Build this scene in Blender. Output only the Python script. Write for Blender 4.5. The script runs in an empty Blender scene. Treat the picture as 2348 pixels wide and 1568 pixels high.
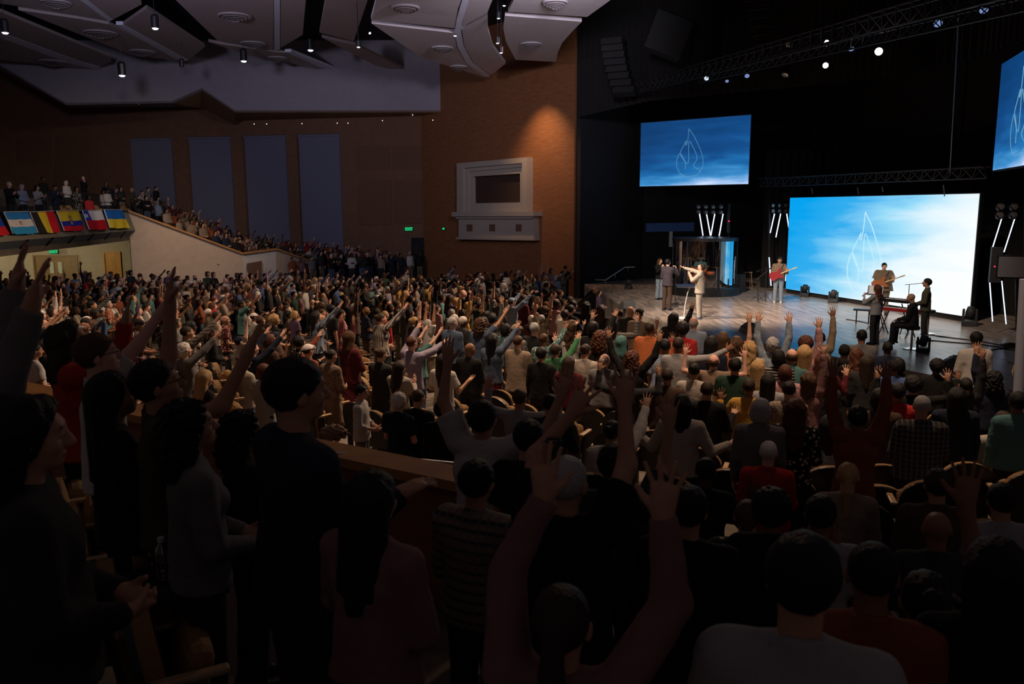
import bpy, bmesh, math, random
import numpy as np
import openvdb as vdb
from mathutils import Matrix, Vector

SC = bpy.context.scene
COL = SC.collection
PI = math.pi
R = math.radians

# ------------------------------------------------------------------ camera
FPX, FW, FH = 1900., 2348., 1568.
CAMROT = Matrix.Rotation(R(90 - 9.15), 3, 'X') @ Matrix.Rotation(R(-.25), 3, 'Z')
cd = bpy.data.cameras.new('camera'); cam = bpy.data.objects.new('camera', cd); COL.objects.link(cam)
cd.lens = FPX / FW * 36; cd.sensor_width = 36; cd.clip_end = 300
cam.matrix_world = CAMROT.to_4x4()
cd.dof.use_dof = True; cd.dof.focus_distance = 24; cd.dof.aperture_fstop = 4.5
SC.camera = cam

def ray(u, v):
    d = CAMROT @ Vector(((u - FW / 2) / FPX, -(v - FH / 2) / FPX, -1)); return d / d.y
def aty(u, v, y): return ray(u, v) * y
def atz(u, v, z):
    r = ray(u, v); return r * (z / r.z)
def atplane(u, v, p, n):
    r = ray(u, v); return r * (Vector(p).dot(Vector(n)) / r.dot(Vector(n)))
def pix(P):
    q = CAMROT.transposed() @ Vector(P); return FW / 2 + FPX * q.x / -q.z, FH / 2 - FPX * q.y / -q.z

# ------------------------------------------------------------------ world and exposure
w = bpy.data.worlds.new('world'); SC.world = w; w.use_nodes = True
w.node_tree.nodes['Background'].inputs[0].default_value = (.66, .50, .54, 1)
w.node_tree.nodes['Background'].inputs[1].default_value = .06
vs = SC.view_settings
vs.view_transform = 'Standard'; vs.look = 'None'; vs.gamma = 1; vs.use_curve_mapping = False; vs.exposure = 0
SC.cycles.use_denoising = True
SC.cycles.max_bounces = 5; SC.cycles.diffuse_bounces = 2; SC.cycles.glossy_bounces = 2
SC.cycles.transparent_max_bounces = 6; SC.cycles.transmission_bounces = 3
SC.cycles.sample_clamp_indirect = 2.0

# ------------------------------------------------------------------ lamps of the room, and added ceiling fill
def spot(name, loc, aim, power, col, size=60, blend=.6, rad=.15):
    l = bpy.data.lights.new(name, 'SPOT'); l.energy = power; l.color = col; l.spot_size = R(size); l.spot_blend = blend; l.shadow_soft_size = rad
    o = bpy.data.objects.new(name, l); COL.objects.link(o); o.location = loc
    o.rotation_euler = (Vector(aim) - Vector(loc)).to_track_quat('-Z', 'Y').to_euler(); return o
WARM = (1, .68, .46); HALO = (1, .80, .63); COOL = (.55, .66, 1)
# stage keys on the front-of-house bridge above the frame
spot('stage_key', (1.0, 17, 8.2), (7.6, 31, -3.2), 14000, HALO, 34, .8, .3)
spot('stage_key', (-3.0, 25.4, 6.35), (8.3, 29, -3.0), 10000, HALO, 30, .8, .3)
spot('stage_key', (3.5, 15, 8.2), (12.0, 27, -3.0), 5600, HALO, 36, .9, .3)
# warm wash from the stage bridge over the congregation
spot('crowd_wash', (6.0, 36, 7.6), (-8, 28, -4.5), 7500, WARM, 66, .9, .5)
spot('crowd_wash', (8.0, 26, 7.6), (-5, 19, -4.2), 11500, WARM, 76, .9, .5)
spot('crowd_wash', (6.0, 27, 7.4), (1.5, 15, -4), 1800, WARM, 62, .9, .5)
# house downlights over the seating
spot('house_downlight', (3.6, 9.6, 7.8), (4.4, 11.6, -3.6), 4100, WARM, 62, 1, .4)
spot('house_downlight', (-1.5, 14, 7.8), (-1.2, 15, -4), 4200, WARM, 66, 1, .4)
spot('house_downlight', (-9, 17, 7.8), (-9, 19, -4), 2900, WARM, 66, 1, .4)
spot('balcony_wash', (-6, 30, 7.8), (-19, 44, 0), 2600, HALO, 48, .8, .4)
# added fill from below, standing in for light bounced onto the ceiling clouds
spot('cove_uplight', (-12, 22, 5.4), (-10, 46, 8), 2500, (.78, .74, 1), 120, 1, .6)
spot('cove_uplight', (2, 22, 5.6), (-2, 42, 9), 3300, (.88, .82, 1), 74, 1, .6)
# downlight on the wooden wall and under-balcony lights
spot('wall_downlight', (.1, 41.2, 6.1), (2.1, 43.0, .2), 900, (1, .60, .30), 84, 1, .1)
for dx in (0, 2.6):
    spot('under_balcony_light', (-27.6 + dx * 1.7, 41.2, -1.8), (-27.2 + dx * 1.7, 46, -3.8), 260, (1, .94, .60), 120, 1, .15)
spot('under_balcony_light', (-15.5, 38.5, 2.5), (-16.6, 43.5, -3.0), 400, (1, .72, .45), 70, 1, .3)

# ------------------------------------------------------------------ helpers
def tag(o, label=None, cat=None, group=None, kind=None):
    if label: o['label'] = label
    if cat: o['category'] = cat
    if group: o['group'] = group
    if kind: o['kind'] = kind
    return o
def empty(name, loc=(0, 0, 0), rz=0., label=None, cat=None, group=None):
    o = bpy.data.objects.new(name, None); COL.objects.link(o); o.location = loc; o.rotation_euler = (0, 0, rz)
    return tag(o, label, cat, group)
def link(name, me, m=None, parent=None, color=None):
    if m is not None and not me.materials: me.materials.append(m)
    o = bpy.data.objects.new(name, me); COL.objects.link(o)
    if parent is not None: o.parent = parent
    if color is not None: o.color = (*color[:3], 1)
    return o
class MB:
    """collects simple shapes and links them as one mesh object"""
    def __init__(s): s.b = bmesh.new()
    def poly(s, pts, th=0., n=None):
        vs_ = [s.b.verts.new(p) for p in pts]
        f = s.b.faces.new(vs_)
        if th:
            f.normal_update(); n = Vector(n) if n else f.normal.copy()
            v2 = [s.b.verts.new(Vector(p) + n * th) for p in pts]
            s.b.faces.new(v2[::-1]); L = len(pts)
            for i in range(L): s.b.faces.new((vs_[i], v2[i], v2[(i + 1) % L], vs_[(i + 1) % L]))
        return s
    def box(s, c, sz, rz=0., M=None, bev=0.):
        g = bmesh.ops.create_cube(s.b, size=1)['verts']
        bmesh.ops.scale(s.b, vec=sz, verts=g)
        if bev:
            es = list({e for v in g for e in v.link_edges})
            r = bmesh.ops.bevel(s.b, geom=es, offset=bev, segments=2, affect='EDGES', profile=.5)
            g = list({v for v in r['verts']} | {v for v in g if v.is_valid})
        mm = (M if M is not None else Matrix.Rotation(rz, 4, 'Z'))
        bmesh.ops.transform(s.b, matrix=Matrix.Translation(c) @ mm.to_4x4(), verts=g); return s
    def tube(s, pts, r, seg=8, r2=None):
        pts = [Vector(p) for p in pts]; rings = []; n = len(pts)
        for i, p in enumerate(pts):
            d = (pts[min(i + 1, n - 1)] - pts[max(i - 1, 0)]).normalized()
            a = d.orthogonal().normalized() if i == 0 else (a - d * a.dot(d)).normalized()
            b_ = d.cross(a); rr = r if r2 is None else r + (r2 - r) * i / max(1, n - 1)
            rings.append([s.b.verts.new(p + (a * math.cos(2 * PI * k / seg) + b_ * math.sin(2 * PI * k / seg)) * rr) for k in range(seg)])
        for q, t in zip(rings, rings[1:]):
            for k in range(seg): s.b.faces.new((q[k], q[(k + 1) % seg], t[(k + 1) % seg], t[k]))
        s.b.faces.new(rings[0][::-1]); s.b.faces.new(rings[-1]); return s
    def lathe(s, prof, c=(0, 0, 0), seg=24, a0=0., a1=2 * PI, M=None):
        full = abs(a1 - a0 - 2 * PI) < 1e-6; k1 = seg if full else seg + 1; rings = []
        for r, z in prof:
            ring = []
            for k in range(k1):
                a = a0 + (a1 - a0) * k / seg; p = Vector((r * math.cos(a), r * math.sin(a), z))
                if M is not None: p = M @ p
                ring.append(s.b.verts.new(p + Vector(c)))
            rings.append(ring)
        for q, t in zip(rings, rings[1:]):
            for k in range(k1 if full else k1 - 1): s.b.faces.new((q[k], q[(k + 1) % k1], t[(k + 1) % k1], t[k]))
        if full:
            for ring in (rings[0], rings[-1]):
                if abs(prof[0][0]) > 1e-6 or abs(prof[-1][0]) > 1e-6:
                    try: s.b.faces.new(ring)
                    except ValueError: pass
        return s
    def build(s, name, m, parent=None, smooth=False, color=None):
        bmesh.ops.recalc_face_normals(s.b, faces=s.b.faces)
        me = bpy.data.meshes.new(name); s.b.to_mesh(me); s.b.free()
        if smooth: me.polygons.foreach_set('use_smooth', [True] * len(me.polygons))
        return link(name, me, m, parent, color)

# ------------------------------------------------------------------ materials
def mat(name, col, rough=.7, metal=0., emit=None, es=1., bump=0., bscale=40., var=0., vscale=3., stretch=(1, 1, 1), spec=None):
    m = bpy.data.materials.new(name); m.use_nodes = True; nt = m.node_tree; b = nt.nodes['Principled BSDF']
    b.inputs['Base Color'].default_value = (*col, 1); b.inputs['Roughness'].default_value = rough; b.inputs['Metallic'].default_value = metal
    if spec is not None: b.inputs['Specular IOR Level'].default_value = spec
    if emit: b.inputs['Emission Color'].default_value = (*emit, 1); b.inputs['Emission Strength'].default_value = es
    if bump or var:
        tc = nt.nodes.new('ShaderNodeTexCoord'); mp = nt.nodes.new('ShaderNodeMapping'); mp.inputs['Scale'].default_value = stretch
        nt.links.new(tc.outputs['Object'], mp.inputs[0])
    if var:
        n = nt.nodes.new('ShaderNodeTexNoise'); n.inputs['Scale'].default_value = vscale; n.inputs['Detail'].default_value = 6; nt.links.new(mp.outputs[0], n.inputs[0])
        r = nt.nodes.new('ShaderNodeMapRange'); r.inputs[1].default_value = .3; r.inputs[2].default_value = .7; r.inputs[3].default_value = 1 - var; r.inputs[4].default_value = 1 + var
        nt.links.new(n.outputs[0], r.inputs[0])
        x = nt.nodes.new('ShaderNodeMix'); x.data_type = 'RGBA'; x.blend_type = 'MULTIPLY'; x.inputs[0].default_value = 1; x.inputs[6].default_value = (*col, 1)
        nt.links.new(r.outputs[0], x.inputs[7]); nt.links.new(x.outputs[2], b.inputs['Base Color'])
    if bump:
        n = nt.nodes.new('ShaderNodeTexNoise'); n.inputs['Scale'].default_value = bscale; nt.links.new(mp.outputs[0], n.inputs[0])
        q = nt.nodes.new('ShaderNodeBump'); q.inputs['Strength'].default_value = bump; q.inputs['Distance'].default_value = .02
        nt.links.new(n.outputs[0], q.inputs['Height']); nt.links.new(q.outputs[0], b.inputs['Normal'])
    return m
def objmat(name, rough=.8, pattern=None, attr=False, bump=0., bscale=60., sheen=0.):
    """takes the colour of the object that wears it; pattern adds woven or printed colour"""
    m = bpy.data.materials.new(name); m.use_nodes = True; nt = m.node_tree; N = nt.nodes; L = nt.links; b = N['Principled BSDF']
    b.inputs['Roughness'].default_value = rough; b.inputs['Specular IOR Level'].default_value = .25
    oi = N.new('ShaderNodeObjectInfo'); out = oi.outputs['Color']; tc = N.new('ShaderNodeTexCoord')
    def mul(a, bsock=None, val=None, fac=None, mode='MULTIPLY'):
        x = N.new('ShaderNodeMix'); x.data_type = 'RGBA'; x.blend_type = mode; x.inputs[0].default_value = 1; L.new(a, x.inputs[6])
        if bsock is not None: L.new(bsock, x.inputs[7])
        else: x.inputs[7].default_value = val
        if fac is not None: L.new(fac, x.inputs[0])
        return x.outputs[2]
    if attr:
        a = N.new('ShaderNodeVertexColor'); a.layer_name = 'tint'; out = mul(out, a.outputs['Color'])
    def thresh(sock, t, w=.02):
        r = N.new('ShaderNodeMapRange'); r.inputs[1].default_value = t - w; r.inputs[2].default_value = t + w; L.new(sock, r.inputs[0]); return r.outputs[0]
    if pattern in ('stripe', 'plaid', 'vstripe'):
        s = N.new('ShaderNodeSeparateXYZ'); L.new(tc.outputs['Object'], s.inputs[0])
        def wave(sock, freq, t):
            q = N.new('ShaderNodeMath'); q.operation = 'MULTIPLY'; q.inputs[1].default_value = freq; L.new(sock, q.inputs[0])
            z = N.new('ShaderNodeMath'); z.operation = 'SINE'; L.new(q.outputs[0], z.inputs[0]); return thresh(z.outputs[0], t, .15)
        if pattern == 'stripe': out = mul(out, val=(.24, .23, .21, 1), fac=wave(s.outputs['Z'], 150, .3), mode='MIX')
        elif pattern == 'vstripe': out = mul(out, val=(.05, .05, .06, 1), fac=wave(s.outputs['X'], 150, .2), mode='MIX')
        else:
            out = mul(out, val=(.05, .05, .05, 1), fac=wave(s.outputs['Z'], 120, .4), mode='MIX'); out = mul(out, val=(.16, .14, .12, 1), fac=wave(s.outputs['X'], 130, .8), mode='MIX'); out = mul(out, val=(.16, .14, .12, 1), fac=wave(s.outputs['Z'], 130, .9), mode='MIX')
    elif pattern in ('floral', 'leopard'):
        v = N.new('ShaderNodeTexVoronoi'); v.inputs['Scale'].default_value = 22 if pattern == 'floral' else 38; L.new(tc.outputs['Object'], v.inputs[0])
        r = N.new('ShaderNodeMapRange'); r.inputs[1].default_value = .36; r.inputs[2].default_value = .28; L.new(v.outputs['Distance'], r.inputs[0])
        out = mul(out, val=(.60, .52, .42, 1) if pattern == 'floral' else (.02, .014, .01, 1), fac=r.outputs[0], mode='MIX')
    elif pattern == 'denim':
        n = N.new('ShaderNodeTexNoise'); n.inputs['Scale'].default_value = 14; n.inputs['Detail'].default_value = 8; L.new(tc.outputs['Object'], n.inputs[0])
        out = mul(out, val=(1.6, 1.55, 1.4, 1), fac=thresh(n.outputs[0], .55, .12))
    L.new(out, b.inputs['Base Color'])
    if bump:
        n = N.new('ShaderNodeTexNoise'); n.inputs['Scale'].default_value = bscale; n.inputs['Detail'].default_value = 3; L.new(tc.outputs['Object'], n.inputs[0])
        q = N.new('ShaderNodeBump'); q.inputs['Strength'].default_value = bump; q.inputs['Distance'].default_value = .02
        L.new(n.outputs[0], q.inputs['Height']); L.new(q.outputs[0], b.inputs['Normal'])
    return m
M = dict(
    carpet=mat('carpet', (.13, .105, .08), .95, bump=.4, bscale=120, var=.2),
    stage=None,
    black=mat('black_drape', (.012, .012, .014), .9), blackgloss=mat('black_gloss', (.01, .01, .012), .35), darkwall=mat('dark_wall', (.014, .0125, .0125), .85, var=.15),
    orange=mat('wood_wall', (.26, .105, .042), .6, var=.18, vscale=2, stretch=(1, 1, 8), bump=.1, bscale=9),
    brown=mat('brown_wall', (.17, .085, .05), .8, var=.1), brownpanel=mat('brown_panel', (.15, .075, .045), .85),
    blind=mat('window_blind', (.15, .155, .225), .8, bump=.1, bscale=30), bulk=mat('bulkhead_plaster', (.30, .27, .32), .85, var=.05),
    cloud=mat('ceiling_cloud', (.42, .35, .36), .8, var=.04), cloudlight=mat('ceiling_fascia', (.75, .78, .95), .7), cloudpale=mat('ceiling_cloud_pale', (.56, .50, .52), .8, var=.04),
    ochre=mat('soffit_ochre', (.34, .20, .09), .8), plaster=mat('beige_plaster', (.50, .38, .28), .85, var=.06, bump=.1, bscale=12), plasterwhite=mat('white_plaster', (.60, .54, .48), .8, var=.05),
    parapet=mat('green_grey_plaster', (.21, .20, .15), .85, var=.05), slate=mat('slate_fascia', (.085, .11, .135), .7), honey=mat('honey_wood', (.42, .20, .06), .4, var=.2, vscale=2.5, stretch=(1, 1, 7)),
    door=mat('door_wood', (.60, .26, .045), .45, var=.15, vscale=2, stretch=(3, 3, .5)), doubledoor=mat('double_door_wood', (.26, .14, .055), .5, var=.15, vscale=2, stretch=(3, 3, .5)),
    seat=mat('seat_fabric', (.30, .17, .065), .9, bump=.3, bscale=90), seatshell=mat('seat_shell', (.016, .014, .014), .45), armwood=mat('arm_wood', (.45, .30, .17), .4),
    metal=mat('brushed_steel', (.55, .55, .57), .3, 1.), chrome=mat('chrome', (.7, .7, .72), .12, 1.), truss=mat('truss_metal', (.035, .035, .038), .5, .5), dkmetal=mat('dark_metal', (.03, .03, .035), .4, .6),
    glow=mat('lamp_glow', (0, 0, 0), emit=(1, .95, .85), es=14), glowblue=mat('led_par_glow', (0, 0, 0), emit=(.5, .7, 1), es=3), pinglow=mat('pin_glow', (0, 0, 0), emit=(1, .85, .7), es=2),
    tube=mat('led_tube', (0, 0, 0), emit=(.62, .75, 1), es=2.4), green=mat('exit_green', (0, 0, 0), emit=(.02, .62, .20), es=1.1), greenbox=mat('exit_box', (.02, .05, .03), .6),
    red=mat('red_led', (0, 0, 0), emit=(1, .02, .08), es=3), blinder=mat('blinder_lens', (.5, .45, .4), .15, .7), white=mat('white_plastic', (.7, .7, .7), .5), paper=mat('paper', (.75, .78, .85), .7),
    cable=mat('cable_rubber', (.01, .01, .011), .5), cymbal=mat('bronze', (.55, .36, .12), .25, 1.), drum=mat('orange_drum_shell', (.55, .13, .04), .3), drumhead=mat('drum_head', (.6, .58, .55), .5),
    pianored=mat('red_keyboard_shell', (.30, .015, .02), .3), grille=mat('speaker_grille', (.022, .022, .024), .6), line=mat('screen_line', (0, 0, 0), emit=(.62, .9, 1), es=.95),
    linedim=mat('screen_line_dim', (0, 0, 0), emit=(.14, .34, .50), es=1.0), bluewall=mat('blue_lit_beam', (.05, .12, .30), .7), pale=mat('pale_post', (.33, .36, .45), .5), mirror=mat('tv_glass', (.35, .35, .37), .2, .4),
    gloss=mat('glossy_red_guitar', (.28, .02, .03), .2), sunburst=mat('sunburst_wood', (.35, .12, .05), .25), maple=mat('maple_neck', (.6, .42, .22), .4))
M['skin'] = objmat('skin', .55, attr=True)
M['hair'] = objmat('hair', .55, bump=.5, bscale=90)
for k_, kw in (('plain', {}), ('stripe', dict(pattern='stripe')), ('vstripe', dict(pattern='vstripe')), ('plaid', dict(pattern='plaid')), ('floral', dict(pattern='floral')), ('leopard', dict(pattern='leopard')), ('denim', dict(pattern='denim'))):
    M[k_] = objmat('cloth_' + k_, .9, bump=.35, bscale=16, **kw)
M['leather'] = objmat('shoe_leather', .4)
M['tinted'] = objmat('crowd_cloth_and_skin', .8, attr=True)
def glass(name, rough=.02, alpha=.12):
    m = bpy.data.materials.new(name); m.use_nodes = True; nt = m.node_tree; N = nt.nodes
    t = N.new('ShaderNodeBsdfTransparent'); t.inputs[0].default_value = (.92, .95, 1, 1); g = N.new('ShaderNodeBsdfGlossy'); g.inputs['Roughness'].default_value = rough
    fr = N.new('ShaderNodeFresnel'); fr.inputs[0].default_value = 1.5; ad = N.new('ShaderNodeMath'); ad.operation = 'ADD'; ad.inputs[1].default_value = alpha
    x = N.new('ShaderNodeMixShader'); nt.links.new(fr.outputs[0], ad.inputs[0]); nt.links.new(ad.outputs[0], x.inputs[0]); nt.links.new(t.outputs[0], x.inputs[1]); nt.links.new(g.outputs[0], x.inputs[2])
    nt.links.new(x.outputs[0], N['Material Output'].inputs[0]); return m
M['glass'] = glass('acrylic'); M['bottle'] = glass('bottle_plastic', .1, .25)
def stage_mat():
    m = mat('stage_boards', (.38, .30, .25), .42, var=.45, vscale=2.2, stretch=(3.2, .35, 1)); nt = m.node_tree; b = nt.nodes['Principled BSDF']
    mp = [n for n in nt.nodes if n.type == 'MAPPING'][0]; mp.inputs['Rotation'].default_value = (0, 0, R(12))
    n = nt.nodes.new('ShaderNodeTexNoise'); n.inputs['Scale'].default_value = 3; nt.links.new(mp.outputs[0], n.inputs[0])
    r = nt.nodes.new('ShaderNodeMapRange'); r.inputs[3].default_value = .20; r.inputs[4].default_value = .40; nt.links.new(n.outputs[0], r.inputs[0]); nt.links.new(r.outputs[0], b.inputs['Roughness'])
    return m
M['stage'] = stage_mat()
def screen_mat(name, kind):
    """moving clouds on an LED wall: blue at one side, white cloud at the other"""
    m = bpy.data.materials.new(name); m.use_nodes = True; nt = m.node_tree; N = nt.nodes; L = nt.links; b = N['Principled BSDF']
    b.inputs['Base Color'].default_value = (0, 0, 0, 1); b.inputs['Roughness'].default_value = .6
    tc = N.new('ShaderNodeTexCoord'); s = N.new('ShaderNodeSeparateXYZ'); L.new(tc.outputs['UV'], s.inputs[0])
    mp = N.new('ShaderNodeMapping'); mp.inputs['Scale'].default_value = (1.6, 4.2, 1) if kind == 'main' else (1.6, 5, 1); mp.inputs['Rotation'].default_value = (0, 0, R(-14)); L.new(tc.outputs['UV'], mp.inputs[0])
    n = N.new('ShaderNodeTexNoise'); n.inputs['Scale'].default_value = 1.5; n.inputs['Detail'].default_value = 7; n.inputs['Roughness'].default_value = .52; n.inputs['Distortion'].default_value = .35; L.new(mp.outputs[0], n.inputs[0])
    def op(o, a, bb):
        q = N.new('ShaderNodeMath'); q.operation = o
        for i, x in enumerate((a, bb)):
            if isinstance(x, (int, float)): q.inputs[i].default_value = x
            else: L.new(x, q.inputs[i])
        return q.outputs[0]
    U, V = s.outputs['X'], s.outputs['Y']
    if kind == 'main':
        g = op('ADD', op('MULTIPLY', U, .95), op('MULTIPLY', op('SUBTRACT', 1, V), .42)); g = op('ADD', g, op('MULTIPLY', op('SUBTRACT', n.outputs[0], .5), .62))
        stops = ((.12, (.0, .36, .86)), (.42, (.03, .42, .86)), (.68, (.32, .72, .95)), (.92, (.78, .93, 1.0)), (1.15, (.97, 1, 1)))
        lo, hi = 0, 1.25
    else:
        g = op('ADD', op('MULTIPLY', U, .28), op('POWER', op('SUBTRACT', 1, V), 2.2)); g = op('ADD', g, op('MULTIPLY', op('SUBTRACT', n.outputs[0], .5), .9))
        stops = ((.0, (.003, .045, .16)), (.40, (.006, .075, .26)), (.68, (.012, .15, .42)), (.92, (.05, .28, .62)), (1.12, (.30, .52, .85)), (1.32, (.62, .74, 1)))
        lo, hi = 0, 1.35
    r = N.new('ShaderNodeValToRGB'); r.color_ramp.elements.remove(r.color_ramp.elements[1])
    for i, (p, c) in enumerate(stops):
        e = r.color_ramp.elements[0] if i == 0 else r.color_ramp.elements.new(p / hi)
        e.position = p / hi; e.color = (*c, 1)
    L.new(op('DIVIDE', g, hi), r.inputs[0]); L.new(r.outputs[0], b.inputs['Emission Color']); b.inputs['Emission Strength'].default_value = 1.0
    return m
M['screen'] = screen_mat('led_wall_sky', 'main'); M['sidescreen'] = screen_mat('side_screen_sky', 'side')
# ------------------------------------------------------------------ the ground of the hall
STAGE_Z, HALL_Z = -3.7, -4.6
LIP = [(3.6, 38.6), (3.96, 37.0), (4.1, 33.5), (4.3, 30), (4.9, 26.9), (6.0, 23.8), (7.6, 21.3), (9.0, 18.8), (9.9, 16.9), (12.5, 13.5)]
def lerp_tab(t, x):
    for (a, p), (b, q) in zip(t, t[1:]):
        if x <= b: return p + (q - p) * max(0, min(1, (x - a) / (b - a)))
    return t[-1][1]
PROF = [(0, -2.1), (3, -2.62), (7, -3.15), (10, -3.55), (14, -3.9), (20, -4.2), (27, -4.42), (34, -4.5), (50, -4.3)]
def rail_y(x): return 5.5 + (-.4 - x) * (3.0 / 4.8)
def floor_z(x, y):
    b = lerp_tab(PROF, y)
    if x < -.4:
        if y < rail_y(x): return -2.22 - .075 * y
        k = max(0, 1 - (y - rail_y(x)) / 5); return b - .45 * k * min(1, (-.4 - x) / .6)
    return b
def lip_x(y):
    for (x0, y0), (x1, y1) in zip(LIP, LIP[1:]):
        if y1 <= y <= y0: return x0 + (x1 - x0) * (y0 - y) / (y0 - y1)
    return 99 if y < LIP[-1][1] else 3.6
def grid_mesh(name, x0, x1, y0, y1, h, fz, keep=lambda x, y: True):
    nx, ny = int((x1 - x0) / h) + 1, int((y1 - y0) / h) + 1
    vs_ = [(x0 + i * h, y0 + j * h, fz(x0 + i * h, y0 + j * h)) for j in range(ny) for i in range(nx)]
    fs = [(j * nx + i, j * nx + i + 1, (j + 1) * nx + i + 1, (j + 1) * nx + i) for j in range(ny - 1) for i in range(nx - 1) if keep(x0 + (i + .5) * h, y0 + (j + .5) * h)]
    me = bpy.data.meshes.new(name); me.from_pydata(vs_, [], fs); me.update(); return me
def struct(o): o['kind'] = 'structure'; return o
struct(link('floor', grid_mesh('floor', -34, 16, -4, 52, .4, floor_z), M['carpet']))
# ------------------------------------------------------------------ stage
pts = [Vector((x, y, STAGE_Z)) for x, y in LIP] + [Vector((24, 13.5, STAGE_Z)), Vector((24, 48, STAGE_Z)), Vector((3.6, 48, STAGE_Z))]
mb = MB(); mb.poly(pts, -1.4 if True else 0, (0, 0, 1)); st = mb.build('stage_platform', M['stage']); tag(st, 'dark wooden stage platform with a curved front under the band', 'stage', kind='structure')
AX = Vector((.963, .269, 0)); BX = Vector((.269, -.963, 0))        # upstage, and along the LED wall towards the camera
L0, L1 = Vector((12.0, 36.2, 0)), Vector((14.75, 26.5, 0))
# black backing walls
def wall(name, pl, z0, z1, m, th=.3, kind='structure'):
    mb = MB()
    for (a, b) in zip(pl, pl[1:]):
        a, b = Vector((*a, 0)), Vector((*b, 0)); n = Vector((-(b - a).y, (b - a).x, 0)).normalized() * th
        q = [a, b, b + n, a + n]; lo = [p + Vector((0, 0, z0)) for p in q]; mb.poly(lo, z1 - z0, (0, 0, 1))
    return struct(mb.build(name, m))
K = Vector((3.06, 41.0, 0)); KD = Vector((-math.sin(R(38.7)), math.cos(R(38.7)), 0)); KN = Vector((-KD.y, KD.x, 0))   # wooden wall: corner, direction
if KN.dot(Vector((0, -1, 0))) < 0: KN = -KN
wall('wall_stage_left', [(6.9, 44.2), (3.15, 41.05)], -4.6, 12, M['darkwall'])
wall('wall_stage_back', [(25, 17.5), (16.9, 31.5), (15.4, 39.5), (13.5, 44.5), (6.8, 44.1)], -4.6, 12, M['darkwall'])
wall('wall_stage_right', [(18, 11.5), (25, 17.7)], -4.6, 12, M['black'])
E_ = K + KD * 13.6
wall('wall_wood_side', [(E_.x, E_.y), (K.x, K.y)], -4.6, 12, M['orange'])
WD = Vector((-math.sin(R(79)), math.cos(R(79)), 0)); WN = Vector((-WD.y, WD.x, 0)); WN = WN if WN.y < 0 else -WN
W1 = E_ + WD * 33
# window wall with four tall recessed blinds; the wall is pieced around them
def wp(u, v, off=0.): return atplane(u, v, E_ + WN * off, WN)
wz = lambda z: z
def wquad(mb, c, off=0., th=.25):
    mb.poly([wp(u, v, off) for u, v in c], th, -WN)
WIN = [((305, 317), (405, 316), (405, 560), (313, 560)), ((438, 314), (538, 313), (540, 580), (444, 580)), ((564, 311), (663, 310), (668, 590), (570, 590)), ((687, 308), (785, 307), (794, 600), (693, 600))]
def wx(u): return (wp(u, 480) - E_).dot(WD)
spans = []
for c in WIN: spans.append((wx(c[1][0]), wx(c[0][0]), wp(*c[0]).z, -4.6))
mb = MB(); prev = 0.
def slab(mb, s0, s1, z0, z1, th=.35, off=0.):
    a, b = E_ + WD * s0 + WN * off, E_ + WD * s1 + WN * off
    mb.poly([a + Vector((0, 0, z0)), b + Vector((0, 0, z0)), b + Vector((0, 0, z1)), a + Vector((0, 0, z1))], th, -WN)
for s0, s1, zt, zb in sorted(spans):
    slab(mb, prev, s0, -4.6, 12); slab(mb, s0, s1, zt, 12); prev = s1
slab(mb, prev, 33, -4.6, 12)
struct(mb.build('wall_window_side', M['brown']))
for i, (s0, s1, zt, zb) in enumerate(sorted(spans)):
    w_ = empty('window_%d' % (i + 1)); w_['kind'] = 'structure'
    mb = MB(); slab(mb, s0 + .06, s1 - .06, -4.6, zt - .12, .03, -.16); mb.build('blind', M['blind'], w_)
    mb = MB(); slab(mb, s0 + .02, s1 - .02, zt - .14, zt - .01, .1, -.08); mb.build('blind_cassette', M['blind'], w_)
    mb = MB(); slab(mb, s0 + .03, s1 - .03, -4.6, -4.5, .1, -.08); mb.build('bottom_bar', M['darkwall'], w_)
# slightly proud acoustic panels
for i, (u0, v0, u1, v1) in enumerate([(818, 334, 893, 388), (822, 412, 897, 515), (900, 334, 966, 388), (903, 412, 966, 512), (128, 315, 208, 440), (40, 318, 118, 372)]):
    mb = MB(); mb.poly([wp(u0, v0, .05), wp(u1, v0, .05), wp(u1, v1, .05), wp(u0, v1, .05)], .06, -WN)
    tag(mb.build('acoustic_panel', M['brownpanel']), ['brown acoustic wall panel, upper one beside the tall blinds', 'brown acoustic wall panel, lower one beside the tall blinds', 'brown acoustic wall panel high up next to the wood wall corner', 'brown acoustic wall panel low down next to the wood wall corner', 'dark square acoustic panel on wall above the balcony flags', 'small dark acoustic panel high behind the far left balcony seats'][i], 'wall panel', kind='thing')
# left dark wall towards the camera
W2 = Vector((-33.5, 46, 0)); 
wall('wall_left', [(W1.x, W1.y), (-34, 30)], -4.6, 12, M['brown'])
# ------------------------------------------------------------------ bulkhead, soffits, ceiling
struct(MB().poly([(-40, 18, 9.6), (20, 18, 9.6), (24, 60, 9.6), (-40, 60, 9.6)], .2, (0, 0, 1)).build('ceiling', M['black']))
ceil = bpy.data.objects['ceiling']
def plane_poly(name, uv, p, n, th, m, parent=None):
    P = [atplane(u, v, p, n) for u, v in uv]; mb = MB(); mb.poly(P, th, Vector(n) * (-1 if Vector(n).dot(-P[0]) > 0 else 1)); return mb.build(name, m, parent)
BP, BN = Vector((-2, 50, 0)), Vector((.02, -1, 0)).normalized()
o = plane_poly('wall_bulkhead', [(-60, 60), (1107, 90), (1107, 258), (540, 258), (463, 207), (396, 236), (152, 241), (-60, 118)], BP, BN, .25, M['bulk']); struct(o)
def soff(name, uvs, m):
    mb = MB(); mb.poly(uvs, .12, (0, 0, 1)); return struct(mb.build(name, m))
bp = lambda u, v: atplane(u, v, BP, BN)
a, b = bp(1107, 258), bp(540, 258)
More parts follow.
